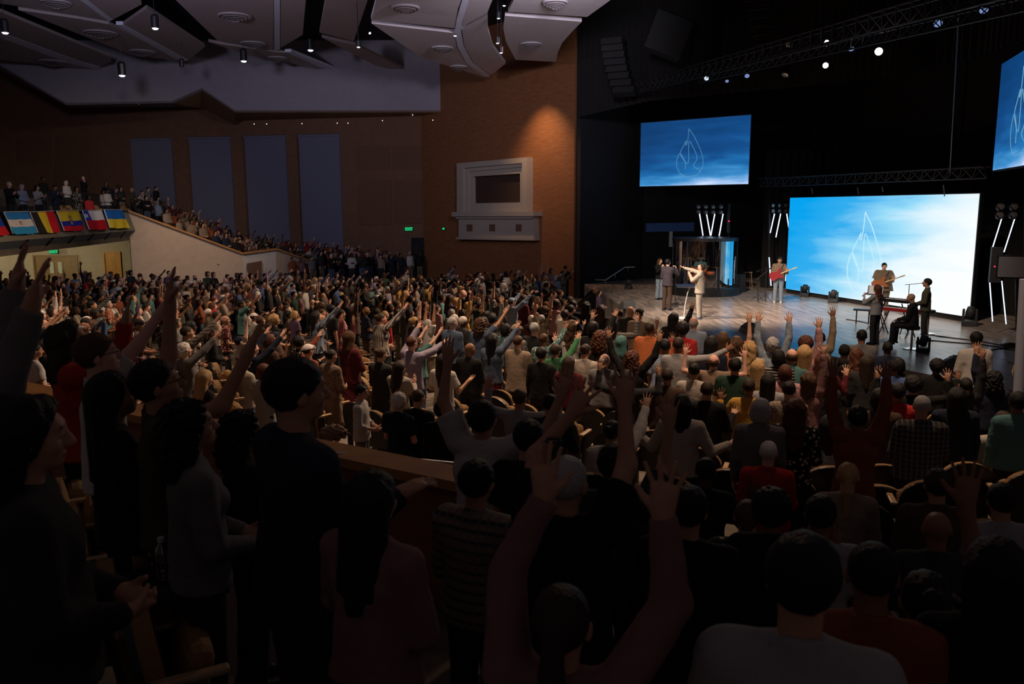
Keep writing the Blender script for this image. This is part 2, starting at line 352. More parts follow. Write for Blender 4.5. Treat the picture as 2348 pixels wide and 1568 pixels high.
c = (E_ + Vector((0, 0, a.z))); d = wp(540, 288); d.z = a.z
soff('ceiling_soffit', [a, b, d, c], M['ochre'])
a, b = bp(463, 207), bp(540, 258); soff('ceiling_soffit', [a, b, wp(540, 288), wp(470, 250)], M['ochre'])
a, b = bp(396, 236), bp(463, 207); soff('ceiling_soffit', [a, b, wp(470, 250), wp(400, 246)], M['ochre'])
a, b = bp(152, 241), bp(396, 236); c = wp(400, 246); d = wp(158, 246); soff('ceiling_soffit', [a, b, c, d], M['bulk'])
a, b = bp(-60, 118), bp(152, 241); soff('ceiling_soffit', [a, b, wp(158, 246), wp(-60, 130)], M['bulk'])
CZ = 8.0
def cpanel(uv, m='cloud', z=CZ, name='ceiling_panel', th=.14):
    P = [atz(u, v, z) for u, v in uv]; mb = MB(); mb.poly(P, th, (0, 0, 1)); return mb.build(name, M[m], ceil)
for uv in ([(0, 88), (70, 110), (160, 147), (230, 160), (135, 152), (70, 144), (-60, 132), (-60, 70)], [(-60, 8), (0, 27), (255, 131), (255, 141), (230, 153), (185, 141), (15, 79), (-60, 55)],
           [(42, 23), (180, 43), (250, 56), (425, 141), (350, 132), (306, 128)], [(-60, -40), (170, -40), (181, 0), (247, 47), (180, 36), (0, 8), (-60, 0)],
           [(197, -20), (318, -20), (325, 10), (259, 45), (197, 2)], [(284, 56), (337, 19), (470, 107), (431, 139)],
           [(372, -30), (627, -30), (627, 115), (500, 94)], [(478, 96), (500, 100), (630, 119), (655, 121), (785, 174), (700, 152), (560, 124)],
           [(643, -30), (704, -30), (694, 80), (643, 110)], [(752, -30), (853, -30), (811, 95), (733, 75)], [(738, 86), (815, 104), (955, 172), (860, 150)]):
    cpanel(uv)
for uv in ([(871, -30), (1070, -30), (1050, 20), (1043, 65), (851, 45)], [(852, 54), (1043, 76), (1047, 108), (1068, 145), (1108, 176), (975, 135), (960, 128)],
           [(1083, -30), (1142, -30), (1124, 12), (1118, 28), (1060, 60), (1064, 30)], [(1059, 68), (1118, 36), (1119, 70), (1130, 108), (1159, 146), (1124, 174), (1086, 145), (1064, 105)],
           [(1180, -30), (1440, -30), (1400, 0), (1346, 39), (1165, 27), (1178, 0)], [(1158, 36), (1334, 50), (1312, 72), (1290, 97), (1279, 120), (1275, 142), (1182, 137), (1160, 95), (1154, 65)]):
    cpanel(uv, 'cloudpale', 6.7)
def strip(uv, z=CZ): cpanel(uv, 'cloudlight', z - .015, 'fascia_strip', .15)  # blue light on these risers is put into their pale colour
for uv in ([(0, 70), (17, 80), (185, 142), (230, 154), (222, 159), (160, 146), (0, 86)], [(181, -2), (197, -2), (259, 46), (249, 49)], [(266, 57), (282, 57), (432, 138), (422, 141), (400, 134)],
           [(628, -30), (642, -30), (642, 113), (629, 117)], [(653, 119), (668, 119), (796, 170), (787, 175), (760, 165)]): strip(uv)
cv = [(1077, -30), (1064, 10), (1054, 45), (1050, 75), (1056, 108), (1076, 145), (1115, 176)]
strip([(u - 7, v) for u, v in cv] + [(u + 7, v) for u, v in cv[::-1]], 6.7)
# ------------------------------------------------------------------ balcony
BA = Vector((-19.2, 42, 0)); BD = Vector((-.156, .988, 0)); BO = Vector((.988, .156, 0))     # corner, direction (from the camera), outward
zt = -.08
def bq(s, z): return BA + BD * s + BO * (.30 * (zt - z) / .95) + Vector((0, 0, z))
PPn = (bq(0, -1.2) - bq(0, zt)).cross(BD).normalized()
def bpar(u, v, off=0.): 
    n = PPn if PPn.x > 0 else -PPn
    return atplane(u, v, bq(0, zt) + n * off, n)
mb = MB(); mb.poly([bq(0, zt), bq(-34, zt), bq(-34, -1.0), bq(0, -1.0)], .15, -BO); struct(mb.build('wall_balcony_parapet', M['parapet']))
mb = MB(); mb.poly([bq(0, -1.0), bq(-34, -1.0), bq(-34, -1.0) + Vector((-.30, -.05, -.30)), bq(0, -1.0) + Vector((-.30, -.05, -.30))], .12, -BO); sl = struct(mb.build('trim_1', M['slate']))
for k in range(14):
    p = bq(-1.6 - 2.3 * k, -1.0); q = p + Vector((-.30, -.05, -.30)); MB().box((p + q) / 2 + BO * .03, (.05, .07, .42), 0, Matrix.Rotation(R(45), 3, 'Y')).build('divider', M['dkmetal'], sl)
mb = MB(); mb.box(bq(-17, zt + .03) - BO * .06, (.24, 34, .06), math.atan2(-BD.x, BD.y)); struct(mb.build('trim_2', M['dkmetal']))
def bal_z(x, y):
    q = Vector((x, y, 0)) - BA; s = q.dot(BD); t = max(0, -q.dot(BO))
    if s < .5: return -1.0 + .42 * max(0, t - 1.4)
    return -1.0 + .42 * max(0, t - 1.4)
mb = MB()
prev_t, prev_z = 0., -1.0
for k in range(9):
    t0, t1 = 1.4 + .95 * (k - 1) if k else 0, 1.4 + .95 * k; z = -1.0 + .4 * k
    a, b = BA - BO * t0 - BD * 34, BA - BO * t0; c, d = BA - BO * t1, BA - BO * t1 - BD * 34
    mb.poly([p + Vector((0, 0, z)) for p in (a, b, c, d)], -.5, (0, 0, 1))
struct(mb.build('floor_balcony', M['carpet']))
# sloping beige side wall with honey wood capping
SA = Vector((-19.2, 42, zt)); SB_ = aty(556, 583, 44.7); SCc = aty(632, 573, 46.2); SD_ = aty(724, 606, 48.6)
RD = Vector((SB_.x - SA.x, SB_.y - SA.y, 0)).normalized()
def vwall(name, a, b, m, z0=-4.6, th=.3):
    n = Vector((-(b - a).y, (b - a).x, 0)).normalized(); n = n if n.y > 0 else -n
    mb = MB(); mb.poly([Vector((a.x, a.y, z0)), Vector((b.x, b.y, z0)), b, a], th, n); return struct(mb.build(name, m))
vwall('wall_balcony_side', SA, SB_, M['plaster']); vwall('wall_portal', SB_, SCc, M['plasterwhite']); vwall('wall_portal_right', SCc, SD_, M['plaster'])
q0, q1 = aty(566, 603, 44.5), aty(622, 598, 45.5)
MB().poly([aty(566, 604, 44.6), aty(600, 598, 45.2), aty(600, 650, 45.2), aty(566, 650, 44.6)], .05, (0, 1, 0)).build('trim_3', M['brownpanel'])['kind'] = 'structure'
cap = empty('wood_capping', (0, 0, 0), 0, 'honey wood capping on the sloping wall right of the flags', 'handrail'); cap['kind'] = 'thing'
for a, b in ((SA, SB_), (SB_, SCc), (SCc, SD_)):
    n = Vector((-(b - a).y, (b - a).x, 0)).normalized() * .16; up = Vector((0, 0, .10))
    mb = MB(); mb.poly([a - n, b - n, b + n, a + n], .10, (0, 0, 1)); mb.build('cap_board', M['honey'], cap)
# raised seating beyond the wall
def raised_z(x, y):
    q = Vector((x, y, 0)) - BA; s = q.dot(RD); t = Vector((-RD.y, RD.x, 0)).dot(q)
    return max(-4.4, -1.0 - .44 * max(0, s)) + .13 * max(0, t)
struct(link('floor_raised', grid_mesh('floor_raised', -32, -3, 42, 58, .5, lambda x, y: raised_z(x, y) - .02, lambda x, y: (Vector((x, y, 0)) - BA).dot(Vector((-RD.y, RD.x, 0))) > .2), M['carpet']))
# back wall under the balcony with doors
DN = Vector((math.sin(R(-18)) * 0 + .3, -.954, 0)).normalized(); DP = Vector((-26, 45.5, 0))
dp = lambda u, v, off=0.: atplane(u, v, DP + DN * off, DN)
a, b = dp(-60, 600), dp(420, 600)
vwall('wall_back', Vector((a.x, a.y, -.9)), Vector((b.x, b.y, -.9)), M['plaster'])
def door(n, u0, u1, v0, m, leaves, frame):
    d_ = empty('door_%d' % n); d_['kind'] = 'structure'; A, B = dp(u0, v0, .03), dp(u1, v0, .03)
    for k in range(leaves):
        p, q = A.lerp(B, k / leaves), A.lerp(B, (k + 1) / leaves); e = (q - p).normalized() * .01
        mb = MB(); mb.poly([p + e, q - e, Vector((q.x, q.y, floor_z(q.x, q.y))) - e, Vector((p.x, p.y, floor_z(p.x, p.y))) + e], .05, -DN); lf = mb.build('door_leaf', m, d_)
        if leaves == 2:
            c = p.lerp(q, .80 if k == 0 else .2); 
            for _ in (0,):
                ex = (q - p).normalized() * .10; gz = .30
                MB().poly([c - ex + Vector((0, 0, -gz)) + DN * .03, c + ex + Vector((0, 0, -gz)) + DN * .03, c + ex + Vector((0, 0, -gz - .62)) + DN * .03, c - ex + Vector((0, 0, -gz - .62)) + DN * .03], .02, DN).build('door_glass', M['doorlite'], lf)
            MB().box(p.lerp(q, .9 if k == 0 else .1) + Vector((0, 0, -1.15)) + DN * .06, (.04, .04, .3)).build('door_handle', M['metal'], lf)
        else:
            MB().box(p.lerp(q, .12) + Vector((0, 0, -1.15)) + DN * .06, (.10, .05, .05)).build('door_handle', M['metal'], lf)
    fr = (A - B).normalized() * .07
    mb = MB(); za, zb = floor_z(A.x, A.y), floor_z(B.x, B.y)
    for p, s in ((A, 1), (B, -1)):
        q = Vector((p.x, p.y, floor_z(p.x, p.y))); mb.poly([p, p + fr * s, q + fr * s, q], .07, DN)
    t = Vector((0, 0, .08)); mb.poly([A + fr, B - fr, B - fr + t, A + fr + t], .07, DN); mb.build('door_frame', frame, d_)
M['doorlite'] = mat('door_glass_lite', (.55, .52, .40), .3)
door(1, 78, 174, 588, M['doubledoor'], 2, M['doubledoor']); door(2, 239, 273, 580, M['door'], 1, M['door'])
# doorway beyond the crowd in the window wall
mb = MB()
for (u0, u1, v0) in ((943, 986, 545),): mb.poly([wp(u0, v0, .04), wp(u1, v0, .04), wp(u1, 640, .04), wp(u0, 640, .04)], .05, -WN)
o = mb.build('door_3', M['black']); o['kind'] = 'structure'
def font_mesh(t, m):
    me = bpy.data.meshes.new_from_object(t.evaluated_get(bpy.context.evaluated_depsgraph_get())); nm = t.name; bpy.data.objects.remove(t); me.materials.clear(); me.materials.append(m)
    o = bpy.data.objects.new(nm, me); COL.objects.link(o); return o
def exit_sign(p, n, wdt, label):
    n = Vector(n).normalized(); x = Vector((0, 0, 1)).cross(n).normalized()
    rt = Matrix((x, Vector((0, 0, 1)), n)).transposed(); h = wdt * .5
    e = tag(MB().box(p, (wdt * 1.12, h * 1.15, .06), 0, rt).build('exit_sign', M['greenbox']), label, 'sign')
    MB().box(p + n * .034, (wdt, h, .01), 0, rt).build('lit_panel', M['exitdim'], e)
    cu = bpy.data.curves.new('exit_text', 'FONT'); cu.body = 'EXIT'; cu.size = h * 1.05; cu.align_x = 'CENTER'; cu.align_y = 'CENTER'; cu.extrude = .005; cu.offset = .004
    t = bpy.data.objects.new('lettering', cu); COL.objects.link(t); t = font_mesh(t, M['green']); Mx = rt.to_4x4(); Mx.translation = p + n * .047; t.matrix_world = Mx
    t.parent = e; return e
M['exitdim'] = mat('exit_panel_dim', (0, .02, .01), emit=(.0, .16, .05), es=1)
exit_sign(dp(123, 577, .3), DN, .40, 'green lit EXIT sign above the brown double doors under balcony')
exit_sign(wp(938, 525, .08), WN, .46, 'green lit EXIT sign on the far brown wall above the dark doorway')
exit_sign(wp(1031, 523, .5) if False else K + KD * 11.2 + KN * .08 + Vector((0, 0, wp(1031, 523).z)), KN, .22, 'tiny green EXIT sign in shadow at left of the wall niche')
# wooden wall niche: a framed opening over a moulded ledge
kp = lambda u, v, off=0.: atplane(u, v, K + KN * off, KN)
ni = empty('wall_niche', kp(1150, 480), 0, 'pale plaster niche surround with dark opening and ledge on the orange wood wall', 'niche')
def kq(name, c, off, th, m):
    P = [kp(u, v, 0) + KN * off for u, v in c]; mb = MB(); mb.poly(P, th, -KN); o = mb.build(name, m); o.parent = ni; o.matrix_parent_inverse = Matrix.Translation(ni.location).inverted(); return o
M['niche'] = mat('niche_plaster', (.42, .36, .30), .8)
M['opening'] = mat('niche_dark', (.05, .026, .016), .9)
def ring(name, o4, i4, off, th, m):
    for k in range(4):
        j = (k + 1) % 4; kq(name, [o4[k], o4[j], i4[j], i4[k]], off, th, m)
ring('frame_bar', [(1061, 375), (1222, 361), (1222, 485), (1061, 487)], [(1076, 386), (1211, 374), (1211, 484), (1076, 486)], .42, .42, M['niche'])
ring('inner_bar', [(1076, 386), (1211, 374), (1211, 484), (1076, 486)], [(1084, 394), (1206, 383), (1206, 480), (1084, 482)], .30, .30, M['niche'])
ring('inner_bar', [(1084, 394), (1206, 383), (1206, 480), (1084, 482)], [(1091, 405), (1200, 398), (1200, 464), (1092, 466)], .22, .22, M['niche'])
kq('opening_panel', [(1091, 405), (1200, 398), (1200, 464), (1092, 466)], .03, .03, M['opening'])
kq('ledge', [(1056, 486), (1244, 485), (1244, 495), (1056, 496)], .62, .62, M['niche']); kq('ledge_moulding', [(1060, 496), (1238, 495), (1236, 501), (1062, 501)], .5, .5, M['niche'])
kq('lower_panel', [(1064, 501), (1235, 501), (1237, 548), (1064, 545)], .38, .38, M['niche'])
for u in (1089, 1141, 1202): kq('square_recess', [(u - 6, 514), (u + 7, 514), (u + 7, 530), (u - 6, 530)], .40, .03, M['brownpanel'])
kq('base_moulding', [(1061, 543), (1239, 546), (1239, 551), (1061, 548)], .46, .46, M['niche'])
# near parapet of our own section
P0, P1_ = Vector((-9.2, 11.0, 0)), Vector((-.30, 5.44, 0))
wdn = empty('wood_parapet', P1_, 0, 'low wooden parapet with a honey-coloured top rail behind the dark foreground heads', 'parapet'); wdn['kind'] = 'structure'
def rel(o, par): o.parent = par; o.matrix_parent_inverse = Matrix.Translation(par.location).inverted(); return o
zc = -1.90; n = Vector((-(P1_ - P0).y, (P1_ - P0).x, 0)).normalized()
mb = MB(); mb.poly([P0 + Vector((0, 0, -4.1)), P1_ + Vector((0, 0, -4.1)), P1_ + Vector((0, 0, zc)), P0 + Vector((0, 0, zc))], .12, n); rel(mb.build('wood_panel', M['honeydk'] if 'honeydk' in M else M['orange']), wdn)
mb = MB(); mb.poly([p + Vector((0, 0, zc)) for p in (P0 - n * .08, P1_ - n * .08, P1_ + n * .22, P0 + n * .22)], .07, (0, 0, 1)); rel(mb.build('top_rail', M['honey']), wdn)
# cross wall closing the step where our raised block ends
mb = MB(); mb.poly([P1_ + Vector((0, 0, -4.1)), Vector((-.1, 9.5, -4.1)), Vector((-.1, 9.5, -3.45)), P1_ + Vector((0, 0, -2.75))], .1, (1, 0, 0)); struct(mb.build('wall_step', M['orange']))
# ------------------------------------------------------------------ figures: distance-field modeller
def vec(*a): return np.array(a, dtype=float)
def unit(v):
    v = np.asarray(v, float); return v / (np.linalg.norm(v) + 1e-9)
def rotm(ax, deg):
    return np.array(Matrix.Rotation(math.radians(deg), 3, ax))

class Field:
    """a distance field on a regular grid; shapes are blended in one after the other and polygonised as one skin"""
    def __init__(s, lo, hi, h):
        s.lo = np.array(lo, float); s.h = h
        s.n = np.ceil((np.array(hi, float) - s.lo) / h).astype(int) + 1
        s.cap = 4 * h
        s.a = np.full(s.n, s.cap, np.float32)
    def window(s, lo, hi):
        i0 = np.maximum(np.floor((np.asarray(lo) - s.lo) / s.h).astype(int), 0)
        i1 = np.minimum(np.ceil((np.asarray(hi) - s.lo) / s.h).astype(int) + 1, s.n)
        if (i1 <= i0).any(): return None
        ax = [(s.lo[k] + s.h * np.arange(i0[k], i1[k])).astype(np.float32) for k in range(3)]
        return tuple(slice(i0[k], i1[k]) for k in range(3)), ax[0][:, None, None], ax[1][None, :, None], ax[2][None, None, :]
    def blend(s, sl, d, k, sub=False):
        a = s.a[sl]
        if sub:
            s.a[sl] = np.maximum(a, -d); return
        if k > 0:
            hh = np.clip(.5 + .5 * (a - d) / k, 0, 1)
            d = a * (1 - hh) + d * hh - k * hh * (1 - hh)
            s.a[sl] = np.minimum(d, s.cap)
        else:
            s.a[sl] = np.minimum(a, d)
    def cone(s, a, b, ra, rb, k=.02, ys=1., sub=False, cut=None):
        """tapered limb from a to b; ys flattens it front to back about its axis; cut=(point, normal) trims it flat"""
        a = np.asarray(a, float); b = np.asarray(b, float); m = max(ra, rb) + k + 2 * s.h
        w = s.window(np.minimum(a, b) - m, np.maximum(a, b) + m)
        if w is None: return
        sl, X, Y, Z = w
        ba = b - a; L = float(ba @ ba) + 1e-9
        px, py, pz = X - a[0], (Y - a[1]), Z - a[2]
        t = np.clip((px * ba[0] + py * ba[1] + pz * ba[2]) / L, 0, 1)
        d = np.sqrt((px - t * ba[0]) ** 2 + ((py - t * ba[1]) * ys) ** 2 + (pz - t * ba[2]) ** 2) - (ra + (rb - ra) * t)
        if ys > 1: d = d / (1 + .35 * (ys - 1))
        if cut is not None:
            c, n = cut; d = np.maximum(d, (X - c[0]) * n[0] + (Y - c[1]) * n[1] + (Z - c[2]) * n[2])
        s.blend(sl, d.astype(np.float32), k, sub)
    def ell(s, c, r, k=.015, R=None, sub=False):
        c = np.asarray(c, float); r = np.asarray(r, float); m = r.max() + k + 2 * s.h
        w = s.window(c - m, c + m)
        if w is None: return
        sl, X, Y, Z = w; px, py, pz = X - c[0], Y - c[1], Z - c[2]
        if R is not None:
            px, py, pz = (R[0, 0] * px + R[1, 0] * py + R[2, 0] * pz, R[0, 1] * px + R[1, 1] * py + R[2, 1] * pz, R[0, 2] * px + R[1, 2] * py + R[2, 2] * pz)
        q = np.sqrt((px / r[0]) ** 2 + (py / r[1]) ** 2 + (pz / r[2]) ** 2)
        g = np.sqrt((px / r[0] ** 2) ** 2 + (py / r[1] ** 2) ** 2 + (pz / r[2] ** 2) ** 2) + 1e-6
        s.blend(sl, (q * (q - 1) / g).astype(np.float32), k, sub)
    def half(s, p, n):
        """keep only the side of the plane that n points away from"""
        sl, X, Y, Z = s.window(s.lo - 1, s.lo + s.n * s.h + 1)
        d = (X - p[0]) * n[0] + (Y - p[1]) * n[1] + (Z - p[2]) * n[2]
        s.a[:] = np.maximum(s.a, d.astype(np.float32))
    def ripple(s, amp, fx, fy, fz, ph=0.):
        sl, X, Y, Z = s.window(s.lo - 1, s.lo + s.n * s.h + 1)
        w = np.sin(X * fx + 2 * np.sin(Z * fz * .45 + ph) + ph) * np.sin(Z * fz + 1.6 * np.sin(Y * fy + ph * 2) + 3 * np.sin(X * 9 + ph)) 
        s.a += (amp * w).astype(np.float32) * (s.a < s.cap * .98)
    def mesh(s, name, adapt=.0, tint=None):
        g = vdb.FloatGrid(); g.background = s.cap
        pad = np.pad(s.a, 1, constant_values=s.cap)
        g.copyFromArray(pad, tolerance=1e-5)
        P, T, Q = g.convertToPolygons(isovalue=0.0, adaptivity=adapt)
        P = (P.astype(np.float64) - 1) * s.h + s.lo
        me = bpy.data.meshes.new(name)
        nt, nq = len(T), len(Q)
        me.vertices.add(len(P)); me.vertices.foreach_set('co', P.astype(np.float32).ravel())
        T = T[:, ::-1] if nt else T; Q = Q[:, ::-1] if nq else Q
        loops = np.concatenate([T.ravel(), Q.ravel()]).astype(np.int32)
        me.loops.add(len(loops)); me.loops.foreach_set('vertex_index', loops)
        me.polygons.add(nt + nq)
        st = np.concatenate([np.arange(nt) * 3, nt * 3 + np.arange(nq) * 4]).astype(np.int32)
        me.polygons.foreach_set('loop_start', st)
        me.polygons.foreach_set('use_smooth', np.ones(nt + nq, bool))
        me.update(calc_edges=True)
        if tint is not None:
            at = me.color_attributes.new('tint', 'FLOAT_COLOR', 'POINT')
            at.data.foreach_set('color', tint(P).astype(np.float32).ravel())
        return me

# joints of a 1.70 m figure that faces +Y
def skeleton(p):
    """p: pose dictionary -> joint positions; arm directions are (outward, forward, up)"""
    J = {}
    w = p.get('wide', 1.); sit = p.get('sit', False)
    J['pelvis'] = vec(0, 0, .93)
    for sd, nm in ((1, 'R'), (-1, 'L')):
        hip = vec(.085 * sd * (.6 + .4 * w), 0, .90)
        if sit:
            knee = hip + vec(.06 * sd, .42, -.02); ank = knee + vec(0, .02, -.41)
        else:
            st = p.get('stride', 0) * sd
            knee = vec(.095 * sd * (.5 + .5 * w), .01 + st * .5, .49); ank = vec(.105 * sd * (.5 + .5 * w), -.02 + st, .085)
        J['hip' + nm], J['knee' + nm], J['ank' + nm] = hip, knee, ank
    lean = rotm('X', -p.get('lean', 0)); tw = rotm('Z', p.get('twist', 0))
    piv = vec(0, 0, .95)
    up = lambda v: piv + lean @ tw @ (v - piv)
    J['up'] = lean @ tw
    J['waist'] = up(vec(0, 0, 1.08)); J['chest'] = up(vec(0, 0, 1.28)); J['neck'] = up(vec(0, -.012, 1.44)); J['skull'] = up(vec(0, 0, 1.51))
    hp = p.get('head', (0, 0, 0))                       # (tilt back, turn left, roll)
    J['hr'] = lean @ tw @ rotm('Z', hp[1]) @ rotm('Y', hp[2]) @ rotm('X', hp[0])
    J['head'] = J['skull'] + J['hr'] @ vec(0, .012, .095)
    for sd, nm in ((1, 'R'), (-1, 'L')):
        A = p[nm]
        flip = vec(sd, 1, 1)
        u, f, h, n = [J['up'] @ (unit(x) * flip) for x in A[:4]]
        lift = max(0, float(unit(A[0])[2]) + .2) * .05
        sh = up(vec(sd * (.155 + .018 * w - lift * .3), -.01, 1.372 + lift))
        el = sh + u * .285; wr = el + f * .25
        J['sh' + nm], J['el' + nm], J['wr' + nm] = sh, el, wr
        n = unit(n - h * (n @ h)); th = np.cross(h, n) * sd
        J['hand' + nm] = (wr, h, n, th, A[4], A[5])
    return J

HL = ((-.030, .058, .0075), (-.011, .074, .0085), (.010, .080, .0088), (.030, .072, .0085))   # little, ring, middle, fore: side, length, radius
def put_hand(F, H, g=1.0):
    wr, d, n, s, curl, spread = H
    for i, (o, ln, r) in enumerate(HL):
        kn = wr + d * (.088 - .25 * abs(o - .008)) * g + s * o * g
        F.cone(wr + s * o * .55 * g + d * .01, kn, .0165 * g, .0125 * g, .012)
        a = o / .03 * spread * .35
        q = kn; ang = curl * (.25 + .1 * (i % 2)); dd = unit(d + s * a)
        for j, fr in enumerate((.45, .32, .25)):
            dr = dd * math.cos(ang) + n * math.sin(ang)
            e = q + dr * ln * fr * g; rr = r * g * (1 - .1 * j)
            F.cone(q, e, rr * 1.05, rr * .93, .004); q = e; ang += curl * .75
    b = wr + s * .026 * g + d * .022 * g
    m = b + unit(s * (.75 + .2 * spread) + d * .75 + n * (.25 + .5 * curl)) * .042 * g
    e = m + unit(s * (.35 + .3 * spread) + d * .95 + n * (.3 + .8 * curl)) * .036 * g
    F.cone(b, m, .016 * g, .0115 * g, .012); F.cone(m, e, .011 * g, .009 * g, .004)
    F.cone(wr - d * .03, wr + d * .05, .0235 * g, .021 * g, .02)

def put_head(F, J):
    R, c = J['hr'], J['head']
    t = lambda x, y, z: c + R @ vec(x, y, z)
    F.cone(J['neck'] - J['up'] @ vec(0, 0, .03), J['skull'] + J['hr'] @ vec(0, -.008, .03), .056, .052, .012)
    F.ell(t(0, -.012, .012), (.076, .094, .086), .02, R)
    F.ell(t(0, .022, -.045), (.060, .066, .068), .03, R)
    F.ell(t(0, .058, -.090), (.030, .026, .020), .025, R)          # chin
    F.ell(t(0, .070, .020), (.050, .020, .018), .02, R)             # brow
    for sx in (-1, 1):
        F.ell(t(.030 * sx, .094, -.004), (.015, .012, .010), 0, R, sub=True)
        F.ell(t(.030 * sx, .077, -.004), (.0125, .0125, .0115), 0, R)
        F.ell(t(.045 * sx, .055, -.035), (.018, .02, .02), .02, R)   # cheek
        F.ell(t(.078 * sx, -.012, -.018), (.009, .021, .032), .006, R @ rotm('Z', -18 * sx))
    F.cone(t(0, .086, .004), t(0, .107, -.034), .008, .0135, .01)
    F.ell(t(0, .098, -.040), (.017, .011, .009), .008, R)
    F.ell(t(0, .083, -.064), (.024, .012, .006), .006, R); F.ell(t(0, .081, -.075), (.021, .012, .007), .006, R)

def face_tint(J):
    R, c = J['hr'], J['head']
    def f(P):
        q = (P - c) @ R
        col = np.ones((len(P), 4))
        front = q[:, 1] > .05
        def near(x, y, z, rx, rz):
            return front & (((np.abs(q[:, 0]) - x) / rx) ** 2 + ((q[:, 2] - z) / rz) ** 2 < 1)
        col[near(.030, .08, -.004, .0135, .0075), :3] = (1.25, 1.3, 1.35)
        col[near(.030, .08, -.004, .0062, .0075), :3] = (.05, .04, .035)
        col[near(.031, .08, .019, .019, .0045), :3] = (.22, .18, .16)
        col[near(0, .08, -.0695, .024, .010), :3] = (.82, .48, .47)
        return col
    return f

def bounds(J, m=.2):
    P = [v for k, v in J.items() if isinstance(v, np.ndarray) and v.shape == (3,)]
    P += [J['hand' + s][0] + J['hand' + s][1] * .12 for s in 'LR'] + [vec(0, 0, 0), J['head'] + vec(0, 0, .05)]
    P = np.array(P); return P.min(0) - m, P.max(0) + m

def body_mesh(p, name='person', h=.007, adapt=.0, hand=1.0):
    J = skeleton(p); lo, hi = bounds(J, .13); w = p.get('wide', 1.)
    F = Field(lo, hi, h)
    up = J['up']; c, wa = J['chest'], J['waist']
    F.cone(c + up @ vec(-.06 * w, 0, -.012), c + up @ vec(.06 * w, 0, -.012), .098, .098, .03, 1.25)
    F.cone(c + up @ vec(-.05, 0, .02), wa, .10, .10, .05, 1.25); F.cone(c + up @ vec(.05, 0, .02), wa, .10, .10, .05, 1.25)
    F.cone(wa, J['pelvis'], .115 * w, .125 * w, .05, 1.25)
    F.cone(J['neck'] - up @ vec(0, 0, .035), J['shR'], .045, .042, .02); F.cone(J['neck'] - up @ vec(0, 0, .035), J['shL'], .045, .042, .02)
    put_head(F, J)
    for s in 'LR':
        F.cone(J['hip' + s], J['knee' + s], .082 * w, .053, .03); F.cone(J['knee' + s], J['ank' + s], .053, .036, .02)
        F.cone(J['ank' + s] - vec(0, .01, .035), J['ank' + s] + vec(0, .13, -.06), .036, .026, .02)
        F.cone(J['sh' + s], J['el' + s], .050 * (.5 + .5 * w), .038 * (.6 + .4 * w), .03); F.cone(J['el' + s], J['wr' + s], .038 * (.6 + .4 * w), .025, .02)
        put_hand(F, J['hand' + s], hand)
    return F.mesh(name, adapt, face_tint(J)), J

def shirt_mesh(p, J, sleeve='long', h=.010, loose=.014, hem=.86, adapt=.0, hood=False, name='shirt'):
    lo, hi = bounds(J, .16); w = p.get('wide', 1.); F = Field(lo, hi, h)
    up = J['up']; c, wa = J['chest'], J['waist']; e = loose
    F.cone(c + up @ vec(-.07 * w, 0, -.012), c + up @ vec(.07 * w, 0, -.012), .108 + e, .108 + e, .03, 1.2)
    F.cone(c + up @ vec(-.045 * w, 0, .0), wa + up @ vec(-.03 * w, 0, 0), .112 + e, .102 * w + e * 1.4, .05, 1.2); F.cone(c + up @ vec(.045 * w, 0, .0), wa + up @ vec(.03 * w, 0, 0), .112 + e, .102 * w + e * 1.4, .05, 1.2)
    if p.get('bust'):
        for sx in (-1, 1): F.ell(c + up @ vec(.065 * sx, .085, -.02), (.062, .05, .06), .04)
    hb = vec(0, 0, hem - .03) if not p.get('sit') else vec(0, .02, .90)
    for sx in (-1, 1): F.cone(wa + up @ vec(.03 * w * sx, 0, 0), hb + vec(.055 * w * sx, 0, 0), .108 * w + e, .128 * w + e * 1.3, .05, 1.1)
    for s, sx in (('L', -1), ('R', 1)):
        F.cone(J['neck'] - up @ vec(0, 0, .03), J['sh' + s], .056 + e * .5, .050 + e, .035)
        if sleeve == 'none': continue
        sh, el, wr = J['sh' + s], J['el' + s], J['wr' + s]; r = .5 + .5 * w
        if sleeve == 'short':
            d = unit(el - sh); q = sh + d * .20
            F.cone(sh, sh + d * .24, .056 * r + e, .056 * r + e * 1.5, .03, cut=(q, d))
        else:
            d = unit(wr - el); q = wr - d * (.0 if sleeve == 'long' else .12)
            F.cone(sh, el, .056 * r + e, .044 * r + e, .03); F.cone(el, wr + d * .02, .044 * r + e, .030 + e * .8, .015, cut=(q, d))
    nk = J['neck']
    if hood: F.ell(nk + up @ vec(0, -.085, .0), (.10, .065, .07), .03)
    else: F.cone(nk - up @ vec(0, 0, .03), nk + up @ vec(0, -.004, .03), .072, .069, .012, cut=(nk + up @ vec(0, 0, .014), up @ unit(vec(0, .45, 1))))
    F.ripple(.0035, 21, 13, 34, p.get('seed', 0)); F.ripple(.002, 47, 30, 16, 1.3 + p.get('seed', 0))
    F.half((0, 0, hem if not p.get('sit') else .84), (0, 0, -1))
    return F.mesh(name, adapt)

